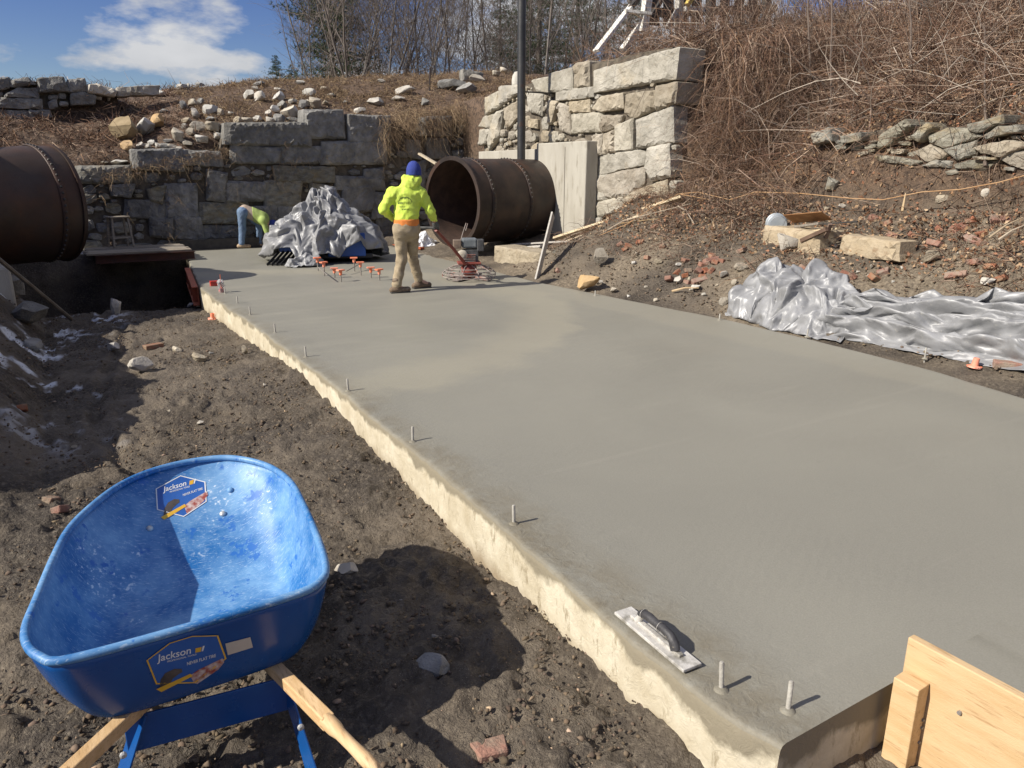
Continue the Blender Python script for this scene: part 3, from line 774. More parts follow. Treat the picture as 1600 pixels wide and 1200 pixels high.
def riveted_pipe(name, label, centre, az, length, R, material, seams, dents=0.0, ends=(True, True), thick=.03):
    """a plate cylinder lying along its own x axis, open end at the local origin"""
    t = thing(name, label, 'pipe', centre, (0, 0, math.pi / 2 - az))
    n = 72; xs = np.concatenate([np.linspace(0, length, 28)])
    rr = random.Random(name)
    V = []; F = []
    def ringpt(x, r, k):
        a = 2 * math.pi * k / n; rad_ = r
        if dents: rad_ -= dents * math.exp(-((x - length * .72) / .45) ** 2) * max(0, math.sin(a)) ** 3
        rad_ += .006 * math.sin(3 * a + x * 2)
        return (x, rad_ * math.cos(a), rad_ * math.sin(a))
    for x in xs:
        for k in range(n): V.append(ringpt(x, R, k))
    m_ = len(xs)
    for i in range(m_ - 1):
        for k in range(n): F.append((i * n + k, i * n + (k + 1) % n, (i + 1) * n + (k + 1) % n, (i + 1) * n + k)[::-1])
    me = mesh('shell', V, F, True); obj('shell', me, material, t)
    V2 = []; F2 = []
    for x in xs:
        for k in range(n): V2.append(ringpt(x, R - thick, k))
    for i in range(m_ - 1):
        for k in range(n): F2.append((i * n + k, i * n + (k + 1) % n, (i + 1) * n + (k + 1) % n, (i + 1) * n + k))
    obj('lining', mesh('lining', V2, F2, True), M_rust_in, t)
    for x0, wdt, h in [(0.0, .055, .045), (length - .05, .05, .03)]:      # rim angles
        pr = [(R - thick - .004, x0 - .012), (R + h, x0 - .012), (R + h, x0 + .02), (R + .012, x0 + .03), (R + .010, x0 + wdt)]
        pr.append((R - thick - .004, x0 + wdt)); pr.append(pr[0])
        Mx = Matrix.Rotation(math.pi / 2, 4, 'Y')
        V3 = [Mx @ Vector((r * math.cos(2 * math.pi * k / n), r * math.sin(2 * math.pi * k / n), z)) for r, z in pr for k in range(n)]
        F3 = [(i * n + k, i * n + (k + 1) % n, (i + 1) * n + (k + 1) % n, (i + 1) * n + k) for i in range(len(pr) - 1) for k in range(n)]
        obj('rim', mesh('rim', V3, F3, False), material, t)
    for sx in seams:
        mb = MB(); Mx = Matrix.Rotation(math.pi / 2, 4, 'Y')
        pr = [(R + .001, sx - .07), (R + .013, sx - .068), (R + .013, sx + .02), (R + .001, sx + .022)]
        V3 = [Mx @ Vector((r * math.cos(2 * math.pi * k / n), r * math.sin(2 * math.pi * k / n), z)) for r, z in pr for k in range(n)]
        F3 = [(i * n + k, i * n + (k + 1) % n, (i + 1) * n + (k + 1) % n, (i + 1) * n + k) for i in range(len(pr) - 1) for k in range(n)]
        obj('seam_band', mesh('seam_band', V3, F3, True), material, t)
        rv = MB(); N = 60
        for k in range(N):
            a = 2 * math.pi * k / N; dirv = Vector((0, math.cos(a), math.sin(a)))
            tng = Vector((0, -math.sin(a), math.cos(a))); c = Vector((sx - .024, 0, 0)) + dirv * (R + .012)
            if dents: c -= dirv * dents * math.exp(-((sx - length * .72) / .45) ** 2) * max(0, math.sin(a)) ** 3
            q = .022
            P = [c + (tng * math.cos(b) + Vector((1, 0, 0)) * math.sin(b)) * q for b in (0, 1.05, 2.09, 3.14, 4.19, 5.24)] 
            P2 = [c + dirv * .018 + (tng * math.cos(b) + Vector((1, 0, 0)) * math.sin(b)) * q * .55 for b in (0, 1.05, 2.09, 3.14, 4.19, 5.24)]
            rv.add(P + P2, [(i, (i + 1) % 6, 6 + (i + 1) % 6, 6 + i) for i in range(6)] + [tuple(range(6, 12))])
        tag(rv.build('rivets', M_iron, t), kind='stuff')
    return t
AZR = rad(78.5)
pc = at(706, 316, 'y', 13.55)
pipe_r = riveted_pipe('riveted_pipe', 'open-ended dark riveted steel pipe under the standpipe, beside the worker', pc, AZR, 2.52, .83, M_rust, (.42, 1.42, 2.36))
AZL = rad(66)
plc = at(92, 318, 'y', 13.75)
# the left pipe runs away from its right-hand end towards the lower left
dl = Vector((math.sin(AZL), math.cos(AZL), 0))
pl = riveted_pipe('riveted_pipe', 'rust-brown riveted steel tank over the dark pit at the left edge', plc - dl * 4.0, AZL, 4.0, .85, M_rust_red, (.8, 2.2, 3.72), dents=.09)

def polepos():
    t = 1.93; p = Vector((8.62, 13.93, 0)); return p
pp = polepos()
st = thing('standpipe', 'tall grey steel standpipe rising from the top of the riveted pipe', 'pipe', (pp.x, pp.y, 1.86))
mb = MB(); mb.lathe([(.085, 0), (.085, 4.6)], 20); mb.build('post', M_pole, st, smooth=True)
mb = MB(); mb.lathe([(.17, -.0), (.17, .03), (.09, .032), (.09, .05)], 20); mb.build('flange', M_rust, st)
MB().tube([(.04, 0, 1.42), (.72, -.12, 1.41)], .016, 8).build('wall_bracket', M_iron, st)

# ================================================================ tank pit: platform, beams, stool
M_plank = mat('weathered_plank', (.20, .17, .135), (.30, .26, .205), 5, .85, .5, 40, rnd=.2, stretch=(1, 7, 7))
M_pine = mat('fresh_pine', (.56, .375, .185), (.66, .47, .26), 2.5, .65, .25, 30, rnd=.06, var2=(.42, .255, .115), v2scale=5.0, v2range=(.56, .70), stretch=(14, 1.2, 14))
M_pineY = mat('pine_handle', (.55, .36, .175), (.68, .48, .27), 2.5, .55, .2, 30, rnd=.05, var2=(.38, .235, .11), v2scale=6.0, v2range=(.55, .72), stretch=(16, 2, 16))
M_greywood = mat('grey_weathered_wood', (.40, .38, .345), (.52, .49, .44), 4, .85, .4, 40, rnd=.12, stretch=(8, 8, 1.2))
M_tanwood = mat('sun_bleached_board', (.50, .40, .26), (.62, .52, .36), 4, .8, .3, 40, rnd=.12, stretch=(8, 8, 8))
M_redsteel = mat('red_oxide_steel', (.42, .095, .035), (.30, .075, .032), 5, .6, .25, 60, var2=(.12, .05, .03), v2scale=6, v2range=(.56, .70))
M_snow = mat('old_snow', (.80, .83, .88), (.72, .75, .80), 12, .6, .5, 40)

M_scrapd = mat('dark_rusty_beam', (.10, .035, .022), (.06, .028, .02), 6, .8, .4, 50)
pf = thing('plank_platform', 'weathered plank platform with dark rusty beams over the dark pit', 'platform', (1.3, 16.3, .2))
p0, p1_ = at(140, 397, 'z', .2), at(287, 390, 'z', .2)
rr = random.Random(3)
for k in range(8):
    y = 16.22 + k * .17
    MB().box((1.36, y, .20 + rr.uniform(-.006, .006)), (1.86 + rr.uniform(-.12, .06), .155, .035)).build('plank', M_plank, bevel=.004, world_parent=pf)
for y, z in ((16.18, .10), (17.1, .09)):
    mb = MB(); mb.box((1.45, y, z), (1.75, .012, .15)); mb.box((1.45, y - .04, z + .069), (1.75, .09, .012)); mb.box((1.45, y - .04, z - .069), (1.75, .09, .012))
    mb.build('beam', M_scrapd, world_parent=pf)
# red edge channel carrying the slab over the pit
be = thing('edge_beam', 'orange-red steel channel along the slab edge above the pit', 'steel beam', (1.8, 12.6, -.15))
def edge(y, o=0): return (float(slab_left(y)) - .012 + o, y)
for nm, dz, dx, w, h in (('web', -.16, -.008, .012, .27), ('flange', -.022, -.05, .09, .014), ('flange', -.298, -.05, .09, .014)):
    a, b = edge(12.35), edge(15.0)
    MB().bar((a[0] + dx, a[1], dz), (b[0] + dx, b[1], dz), w, h).build(nm, M_redsteel, world_parent=be)
for y in (12.7, 13.4, 14.1, 14.8):
    x, yy = edge(y); MB().box((x - .05, yy, -.16), (.075, .012, .26)).build('stiffener', M_redsteel, world_parent=be)

sc_ = at(190, 386, 'z', .222)
stl = thing('wooden_stool', 'old dark wooden stool standing on the plank platform', 'stool', (sc_.x, sc_.y, .219), (0, 0, .3))
MB().box((0, 0, .60), (.38, .30, .03)).build('seat', M_plank, stl, bevel=.01)
for sx in (-1, 1):
    for sy in (-1, 1):
        mb = MB(); mb.bar((sx * .19, sy * .14, 0), (sx * .15, sy * .11, .585), .035, .035, (0, 1, 0)); mb.build('leg', M_plank, stl)
for a, b in (((-.18, -.13), (.18, -.13)), ((-.18, .13), (.18, .13)), ((-.18, -.13), (-.18, .13)), ((.18, -.13), (.18, .13))):
    MB().bar((*a, .2), (*b, .2), .02, .03).build('rung', M_plank, stl)

def rock_mesh(seed, sub=3, flat=1.0, ang=.0, name='boulder'):
    bm = bmesh.new(); bmesh.ops.create_icosphere(bm, subdivisions=sub, radius=1); r = np.random.default_rng(seed)
    dirs = r.normal(size=(14, 3)); dirs /= np.linalg.norm(dirs, axis=1)[:, None]; cut = r.uniform(.42, .78, 14)
    off = r.uniform(0, 50, 3)
    for v in bm.verts:
        p = np.array(v.co); 
        for d, c in zip(dirs, cut):
            q = p @ d
            if q > c: p = p - d * (q - c) * min(1, .9 + ang)
        u = np.array([p[0] * 2.2 + off[0] + p[2], p[1] * 2.2 + off[1] - p[2]])
        p = p * (1 + .10 * fbm(u[0:1], u[1:2], 3, seed)[0] + .05 * fbm(u[0:1] * 4, u[1:2] * 4, 2, seed + 1)[0])
        v.co = p
    for f in bm.faces: f.smooth = True
    m = bpy.data.meshes.new(name); bm.to_mesh(m); bm.free(); m.set_sharp_from_angle(angle=rad(24))
    return m
ROCK = [rock_mesh(900 + i, 3, 1, .1) for i in range(9)]
_rm = {}
def rock(px, py, wpx, hpx, m, name='boulder', label=None, cat='boulder', group=None, seed=None, sink=.25, tilt=.5, pos=None, depthf=.9):
    p = pos if pos is not None else onground(px, py + hpx / 2)
    dist = (Vector((p[0], p[1], p[2])) - Vector(_C)).dot(Vector(_fw)); s = dist / FPX
    k = random.randrange(len(ROCK)) if seed is None else seed % len(ROCK)
    key = (k, m.name, name)
    if key not in _rm:
        q = ROCK[k].copy(); q.name = name; q.materials.clear(); q.materials.append(m); _rm[key] = q
    a, c = wpx * s / 2, hpx * s / 2
    o = obj(name, _rm[key], None, None, (p[0], p[1], p[2] + c * (1 - sink)), (random.uniform(-.2, .2), random.uniform(-.2, .2), -YAW + random.uniform(-tilt, tilt)), (a * 1.06, (a + c) / 2 * depthf, c * 1.12))
    return tag(o, label, cat, group)

ORD = 'first second third fourth fifth sixth seventh eighth ninth tenth eleventh twelfth thirteenth fourteenth fifteenth sixteenth seventeenth eighteenth nineteenth twentieth twenty-first twenty-second twenty-third twenty-fourth twenty-fifth twenty-sixth'.split()
def pixx(o):
    q = np.array(o.location) - _C; return 800 + FPX * (q @ _rt) / (q @ _fw)
def rank(objs, kind, where):
    """singles out look-alikes by their order from the left"""
    for k, o in enumerate(sorted(objs, key=pixx)):
        if k < len(ORD): o['label'] = (ORD[k] + ' ' + kind + ' from the left ' + where) if k else ('leftmost ' + kind + ' ' + where)
def clusters(objs, cuts, kind):
    lo = -1e9
    for hi, where in cuts:
        rank([o for o in objs if lo <= pixx(o) < hi], kind, where); lo = hi
# ================================================================ boulders and rubble on the hill behind the back wall
M_brownrock = mat('brown_boulder', (.26, .195, .105), (.34, .26, .15), 5, .85, .5, 30)
M_orangerock = mat('orange_boulder', (.42, .27, .12), (.50, .36, .20), 5, .85, .5, 30)
M_whiterock = mat('pale_boulder', (.42, .40, .35), (.54, .52, .47), 5, .85, .5, 30, rnd=.12)
H = lambda x, y: (140 + x * .2375, 130 + y * .2375)
def hrock(x, y, w, h, m, label=None, group=None, seed=None):
    px, py = H(x, y); return rock(px, py, w * .2375 * 1.22, h * .2375 * 1.2, m, label=label, group=group, seed=seed, sink=.35)
hrock(240, 280, 175, 165, M_brownrock, 'big brown boulder on the dry grass slope above the tank', seed=1)
hrock(372, 250, 105, 160, M_whiterock, 'upright pale grey stone leaning on the big brown boulder', seed=2)
hrock(460, 240, 105, 85, M_orangerock, 'orange-brown rounded stone beside the upright pale stone', seed=3)
hrock(254, 405, 75, 75, M_orangerock, 'small tan-orange stone at the end of the dark flat block', seed=4)
hrock(585, 330, 88, 95, M_field, 'pale egg-shaped stone standing upright over the flat dark block', seed=5)
hrock(845, 335, 78, 50, M_whiterock, 'square white stone next to the end of the long top block', seed=6)
hrock(790, 165, 95, 70, M_whiterock, 'bright white split stone in the middle of the rubble', seed=7)
hrock(1325, 175, 130, 85, M_field, 'large grey rounded stone just above the wall top', seed=8)
RG = 'loose rubble stones on the slope above the back wall'
RUB, CRE, BRK, FRG, YST, PST, SKS = [], [], [], [], [], [], []
RL = 'grey-tan rubble stone lying in the heap above the back wall'
for x, y, w, h in [(340, 402, 60, 45), (375, 412, 70, 35), (412, 387, 55, 38), (455, 402, 60, 35), (500, 408, 70, 40), (545, 415, 60, 35), (520, 375, 70, 30), (630, 385, 100, 40), (740, 360, 110, 60),
                   (665, 315, 60, 52), (630, 280, 50, 35), (720, 280, 100, 65), (815, 275, 120, 80), (800, 225, 80, 40), (640, 240, 70, 45), (700, 185, 65, 75), (625, 135, 50, 70), (685, 125, 60, 50), (735, 115, 50, 35),
                   (490, 175, 55, 40), (860, 185, 45, 55), (930, 192, 60, 28), (980, 240, 60, 45), (1040, 240, 90, 50), (1105, 230, 70, 40), (1190, 235, 85, 60), (1245, 225, 80, 70), (1390, 215, 50, 40), (1340, 240, 90, 40),
                   (1180, 190, 50, 45), (1220, 165, 55, 45), (1270, 135, 70, 55), (1250, 80, 95, 65), (1130, 80, 75, 70), (1040, 68, 95, 60), (1410, 130, 70, 60), (1490, 120, 95, 85), (1330, 115, 60, 35), (1455, 55, 90, 45),
                   (1090, 30, 50, 28), (1550, 120, 40, 45), (1545, 30, 60, 25), (1590, 70, 60, 30), (600, 18, 75, 40), (650, 20, 30, 40), (470, 55, 65, 60), (130, 95, 35, 28), (60, 95, 60, 30), (720, 5, 60, 30), (185, 508, 150, 50), (95, 515, 60, 25), (580, 425, 70, 25)]:
    RUB.append(hrock(x, y, w, h, random.choice([M_field, M_field, M_granite, M_granite_tan, M_whiterock]), RL, RG))
clusters(RUB, ((262, 'on the dark flat blocks above the tank'), (345, 'in the rubble left of the long top block'), (425, 'in the rubble above the long top block'), (900, 'in the rubble at the right end of the heap')), 'rubble stone')
for x, y, w, h in [(405, 130, 26, 9), (470, 128, 20, 8), (435, 139, 22, 6), (596, 126, 14, 8), (588, 157, 36, 14), (560, 172, 24, 12), (635, 140, 38, 14), (622, 152, 28, 12), (665, 157, 16, 20), (700, 130, 60, 20), (730, 136, 44, 20), (775, 114, 20, 10), (786, 108, 18, 12),
                   (745, 122, 34, 14), (480, 158, 10, 8), (540, 158, 10, 8), (520, 148, 12, 8)]:
    CRE.append(rock(x, y, w, h, random.choice([M_field, M_granite]), label='half-buried grey stone in the dry grass near the hill crest', group='stones on the hill crest', sink=.3))
rank(CRE, 'half-buried grey stone', 'in the dry grass near the hill crest')
sb = thing('stone_block', 'small square-cut granite block lying on the hill crest', 'block', onground(738, 128))
me = stone_mesh([(-.32, -.16), (.34, -.19), (.36, .17), (-.30, .2)], .35, .03, 71); obj('block', me, M_granite, sb, (0, 0, .14), (0, .1, -.2))
pst = thing('fence_post', 'short dark square post stub on the hilltop wall', 'post', (at(126, 122, 'y', 21.2).x, 21.25, 3.52))
MB().box((0, 0, .13), (.15, .15, .30)).build('stub', M_plank, pst, bevel=.01)
ip = thing('iron_bar', 'thin rusty iron bar standing in the grass above the wall', 'bar', onground(671, 143))
MB().tube([(0, 0, -.1), (.06, .05, .62)], .022, 6).build('bar', M_rust, ip)
ws = thing('white_post', 'short white-painted stone post at the top of the sunlit wall', 'post', (9.85, 16.1, 3.45))
mb = MB(); mb.lathe([(.13, -.1), (.135, .3), (.12, .42), (.07, .5), (0, .52)], 10); mb.build('stone', M_whiterock, ws, smooth=True)

# ================================================================ left yard
rock(183, 478, 30, 28, M_field, label='round tan boulder on the snow at the edge of the pit', seed=0, sink=.1)
rock(181, 541, 28, 18, M_field, label='grey-brown boulder on the dirt nearer than the pit boulder', seed=3, sink=.15)
rock(221, 569, 40, 26, M_field, label='largest dirt-caked stone in the middle of the dirt yard', seed=4, sink=.15)
rock(312, 558, 36, 18, M_granite_tan, label='flat pale tan stone lying on the dirt left of the slab', seed=5, sink=.2)
rock(383, 545, 14, 16, M_granite_tan, label='small tan stone close to the slab edge', seed=6, sink=.15)
rock(275, 545, 22, 10, M_field, label='small reddish stone between the dirt-caked stone and the slab', seed=7, sink=.2)
rock(543, 884, 52, 24, M_field, label='half-buried stone with a pale top right of the wheelbarrow rim', seed=8, sink=.45)
rock(675, 1028, 78, 44, M_granite, label='flat grey stone lying in the wheelbarrow shadow', seed=1, sink=.75)
rock(45, 480, 70, 60, M_granite, label='dark snow-dusted rock on the left bank below the iron rod', seed=2, sink=.3)
rock(20, 440, 60, 50, M_granite, label='shaded rock next to the concrete block at the left edge', seed=5, sink=.3)
rock(55, 535, 42, 26, M_granite, label='shaded rock between snow patches on the left bank', seed=6, sink=.3)
rock(300, 475, 20, 12, M_field, label='dark clod of stone at the pit corner under the slab edge', seed=2, sink=.2)
RUB, CRE, BRK, FRG, YST, PST, SKS = RUB, CRE, [], [], [], [], []
SG = 'small stones scattered over the dirt yard'
for k in range(40):
    px, py = random.uniform(60, 1000), random.uniform(520, 1180)
    p = onground(px, py)
    if p is None or p.x > 1.6 or p.x < -.6 or (p.y < 3.9 and p.x < .95): continue
    w = random.uniform(6, 15)
    YST.append(rock(px, py, w, w * random.uniform(.5, .8), random.choice([M_field, M_granite, M_field, M_granite_tan]), 'stone_fragment', 'small loose stone on the trampled dirt left of the slab', 'stone', SG, sink=.45))
rank(YST, 'small loose stone', 'on the trampled dirt left of the slab')
cb = thing('concrete_block', 'weathered concrete block in shade at the left edge under the tank', 'block', (-.90, 12.0, .0))
MB().box((0, 0, .18), (.6, .7, .66), Matrix.Rotation(.1, 3, 'Z')).build('block', M_conc, cb, bevel=.03)
rdp = [at(-8, 400, 'y', 10.8), at(112, 499, 'y', 11.6)]
ird = thing('iron_rod', 'long dark iron rod leaning down into the snow by the pit', 'rod', rdp[1])
MB().tube(rdp, .028, 8).build('rod', mat('dull_iron_rod', (.10, .085, .07), (.16, .14, .12), 8, .5, .2, 50, metal=.4), world_parent=ird)

# bricks
M_brick = mat('red_brick', (.24, .10, .062), (.31, .15, .10), 8, .9, .6, 60, rnd=.16, var2=(.27, .205, .145), v2scale=7, v2range=(.44, .62))
def brick_mesh(L, seed):
    bm = bmesh.new(); bmesh.ops.create_cube(bm, size=1)
    r = random.Random(seed)
    for v in bm.verts: v.co = Vector((v.co.x * L, v.co.y * .095, v.co.z * .06)) + Vector((r.uniform(-.012, .012), r.uniform(-.006, .006), r.uniform(-.005, .005)))
    bmesh.ops.bevel(bm, geom=bm.edges[:], offset=.006, segments=1, affect='EDGES')
    m = bpy.data.meshes.new('brick'); bm.to_mesh(m); bm.free(); m.materials.append(M_brick); return m
BR = [brick_mesh(.20, 1), brick_mesh(.13, 2), brick_mesh(.10, 3), brick_mesh(.085, 4)]
def brick(px, py, label, group, k=None, s=1.0, flat=False):
    p = onground(px, py); k = random.choice([0, 1, 1, 2, 3]) if k is None else k
    o = obj('brick', BR[k], None, None, (p.x, p.y, p.z + .012), (random.uniform(-.7, .7) * (0 if flat else 1), random.uniform(-.5, .5) * (0 if flat else 1), random.uniform(0, 3.1)), s)
    return tag(o, label, 'brick', group)
c8 = lambda x, y: (1100 + x * .3125, 300 + y * .3125)
BG, BL = 'broken bricks strewn over the right bank', 'broken red brick lying among dirt on the right bank'
for x, y in [(45, 325), (35, 345), (90, 350), (15, 360), (185, 298), (95, 415), (850, 135), (920, 160), (1040, 222), (1175, 190), (935, 225), (1000, 265), (1155, 262), (1270, 185), (1330, 155), (1385, 215), (1335, 243), (1385, 262),
             (1485, 145), (745, 430), (700, 415), (865, 440), (1258, 425), (1490, 440), (895, 405), (1430, 385), (1250, 195), (1350, 150), (5, 400), (660, 235), (690, 225), (1300, 175), (500, 385), (55, 360), (1345, 360), (560, 400)]:
    BRK.append(brick(*c8(x, y), BL, BG))
c7 = lambda x, y: (700 + x / 4, 200 + y / 4)
for x, y in [(1075, 730), (1130, 745), (1200, 720), (1250, 820), (1340, 745), (1430, 910), (1500, 895), (1560, 905), (1500, 970), (1590, 860), (1290, 625), (1390, 955), (1480, 930), (1110, 760), (690, 900), (1590, 940), (1640, 900), (1570, 960), (1490, 835)]:
    BRK.append(brick(*c7(x, y), BL, BG))
clusters(BRK, ((1085, 'in the scatter below the tall wall'), (1180, 'in the patch left of the tarp heap'), (1350, 'on the bank above the tarp heap'), (1470, 'on the bank right of the sandstone slab'), (2000, 'on the bank near the right edge')), 'broken red brick')
brick(1573, 572, 'whole red brick on the dirt beside the orange cap by the silver tarp', None, 0, 1.0, True)
brick(1067, 1130, 'small brick chip on the dirt below the near slab corner', None, 3, .55)
brick(766, 1178, 'broken brick half in the wheelbarrow shadow', None, 1, .9, True)
brick(240, 543, 'dark grey brick lying on the dirt yard in sunlight', None, 0, 1.0, True)
for x, y in [(80, 785), (95, 800), (35, 640)]:
    p = onground(x, y)
    FRG.append(brick(x, y, 'brick fragment trodden into the dirt left of the wheelbarrow', 'brick fragments by the wheelbarrow', 3, .8))
rank(FRG, 'brick fragment', 'trodden into the dirt left of the wheelbarrow')

# stones on the right bank
rock(*[938, 402], 30, 32, M_granite_tan, label='cream boulder in the bank left of the brick scatter', seed=1, sink=.1)
rock(*[920, 437], 46, 36, M_orangerock, label='orange-stained boulder at the slab edge left of the bank', seed=2, sink=.15)
rock(1453, 399, 30, 26, M_granite_tan, label='cream angular stone high on the bank right of the sandstone block', seed=3, sink=.15)
rock(1157, 417, 24, 17, M_granite_tan, label='cream stone at the left end of the upper silver tarp', seed=4, sink=.2)
rock(1298, 288, 30, 30, M_lichen, label='mossy upright stone in the leaf litter below the tall wall', seed=5, sink=.2)
rock(1230, 373, 48, 36, M_field, label='grey lump of stone behind the sandstone block', seed=6, sink=.3) 
BS, BSL = 'pale stones scattered on the right bank', 'tiny pale pebble on the right bank'
for x, y, w in [(1060, 413, 12), (959, 451, 14), (1060, 436, 18), (1079, 436, 14), (1087, 447, 20), (1028, 408, 16), (990, 410, 10), (995, 396, 9), (1130, 427, 18), (1132, 470, 20), (1106, 400, 9), (1481, 428, 16), (1302, 435, 9), (1358, 432, 14), (1543, 437, 26), (1148, 440, 12),
                (1362, 415, 10), (1410, 417, 10), (1341, 424, 8), (1395, 440, 8), (1305, 395, 8), (1440, 412, 7), (982, 462, 8), (1025, 468, 9), (1010, 448, 8), (1100, 459, 9), (1540, 300, 16), (1315, 322, 14), (1470, 310, 24), (1548, 365, 12), (1290, 325, 12), (1120, 445, 7)]:
    PST.append(rock(x, y, w, w * random.uniform(.55, .85), random.choice([M_whiterock, M_granite_tan, M_field]), 'stone_fragment', BSL, 'stone', BS, sink=.2))
clusters(PST, ((1095, 'in the scatter below the tall wall'), (1200, 'near the left end of the tarp heap'), (1420, 'on the bank above the tarps'), (2000, 'on the bank at the far right')), 'pale stone')
for k in range(34):
    x, y = random.uniform(880, 1600), random.uniform(330, 480)
    p = onground(x, y)
    if p is None or p.x < 6.95 or p.x > 9.2 or y > 440 + (x - 900) * .1: continue
    w = random.uniform(4, 10)
    rock(x, y, w, w * .7, random.choice([M_whiterock, M_granite_tan, M_field]), 'stone_fragment', BSL, 'stone', BS, sink=.2)

M_sand = mat('tan_sandstone', (.36, .285, .185), (.46, .385, .27), 4, .85, .6, 30, var2=(.25, .17, .10), v2scale=4, v2range=(.54, .68))
def blk(px0, py0, px1, py1, X, dep, nm, label, m, seed, yawz=-.12):
    a, b = at(px0, py1, 'x', X), at(px1, py0, 'x', X); w, h = abs(a.y - b.y), abs(b.z - a.z)
    t = thing(nm, label, 'block', (X, (a.y + b.y) / 2, min(a.z, b.z)), (0, 0, -math.pi / 2 + yawz))
    P = [(-w / 2, 0), (w / 2, .02), (w / 2 - .03, h), (-w / 2 + .02, h + .02)]
    obj('block', stone_mesh(P, dep, .03, seed, .09), m, t); return t
blk(1180, 362, 1288, 410, 8.35, .5, 'stone_block', 'big tan sandstone block under the grey bucket', M_sand, 11)
blk(1303, 377, 1412, 401, 8.42, .3, 'stone_block', 'low tan sandstone slab right of the bucket block', M_sand, 12)
blk(775, 396, 838, 432, 7.15, .5, 'stone_block', 'rough tan stone block by the slab under the weathered boards', M_granite_tan, 13, .1)
blk(864, 398, 895, 416, 7.5, .35, 'stone_block', 'grey mossy stone block below the leaning plank', M_lichen, 14, .2)

# bucket and scrap on the bank
M_gal = mat('galvanised_pail', (.30, .335, .36), (.38, .41, .43), 6, .5, .1, 40, metal=.35)
bk = at(1214, 350, 'x', 8.62)
bt = thing('bucket', 'grey-blue pail lying on its side on the sandstone block', 'bucket', (bk.x, bk.y, bk.z), (0, rad(88), -.95 + math.pi / 2 + .2))
mb = MB(); mb.lathe([(0, -.15), (.112, -.15), (.115, -.14), (.132, .15), (.124, .15), (.108, -.13), (0, -.132)], 28); mb.build('body', M_gal, bt, smooth=True)
for z in (-.02, .09, .115): MB().lathe([(.128 + z * .06, z - .006), (.136 + z * .06, z), (.128 + z * .06, z + .006)], 28).build('rib', M_gal, bt, smooth=True)
MB().tube([(.14 * math.cos(a), .14 * math.sin(a) * .3 - .02, .14 + .05 * math.sin(a)) for a in np.linspace(0, math.pi, 12)], .004, 6).build('handle', M_iron, bt)
M_scrap = mat('rusty_scrap', (.16, .085, .045), (.24, .14, .08), 6, .8, .5, 50, rnd=.3)
def scrap(p, q, w, h, label, m, nm='scrap_board', tw=0., X=8.5):
    a, b = at(*p, 'x', X), at(*q, 'x', X - .05); t = thing(nm, label, 'scrap', (a + b) / 2)
    MB().bar(a, b, w, h, tw=tw).build('piece', m, bevel=.003, world_parent=t)
scrap((1232, 342), (1292, 337), .22, .012, 'bent rusty sheet lying over the scrap beside the bucket', M_scrap, 'rusty_sheet', .5)
scrap((1240, 363), (1310, 357), .07, .02, 'bleached board end sticking out of the scrap by the bucket', M_tanwood)
scrap((1244, 354), (1282, 349), .08, .03, 'dark broken board in the scrap beside the bucket', M_plank)
scrap((1262, 352), (1340, 346), .02, .02, 'thin iron rod poking right out of the scrap', M_iron, 'iron_rod')
scrap((1252, 376), (1292, 358), .05, .05, 'rusted bar hanging over the front of the sandstone block', M_scrap, 'rusty_bar', 0, 8.3)
scrap((1290, 372), (1298, 350), .05, .03, 'short upright rusty offcut at the right of the scrap', M_scrap, 'rusty_bar', 0, 8.4)

# boards by the pier
def board(p, q, X0, X1, w, h, label, m, tw=0., nm='timber_board'):
    a, b = at(*p, 'x', X0), at(*q, 'x', X1); t = thing(nm, label, 'board', a)
    MB().bar(a, b, w, h, tw=tw).build('board', m, bevel=.004, world_parent=t)
board((838, 440), (864, 335), 6.72, 7.35, .17, .03, 'grey weathered plank leaning upright at the slab edge before the pier', M_greywood, 1.5)
board((868, 374), (1068, 310), 8.55, 9.1, .16, .05, 'long bleached timber sloping up along the foot of the tall wall', M_tanwood, .5)
board((880, 380), (1000, 338), 8.4, 8.7, .08, .04, 'thinner bleached timber under the long sloping timber', M_tanwood, .3)
board((783, 390), (850, 384), 7.5, 7.8, .22, .04, 'flat grey board lying behind the rough block', M_greywood, 0)
board((800, 382), (905, 376), 7.9, 8.5, .12, .03, 'grey board lying on the ground beneath the pipe', M_greywood, 0)
board((655, 240), (682, 256), 6.9, 7.1, .09, .04, 'short bare board end resting on the pipe rim', M_tanwood, 0)
board((604, 382), (660, 388), 6.95, 6.95, .10, .05, 'red-painted timber lying by the slab edge behind the worker', M_redsteel, 0)
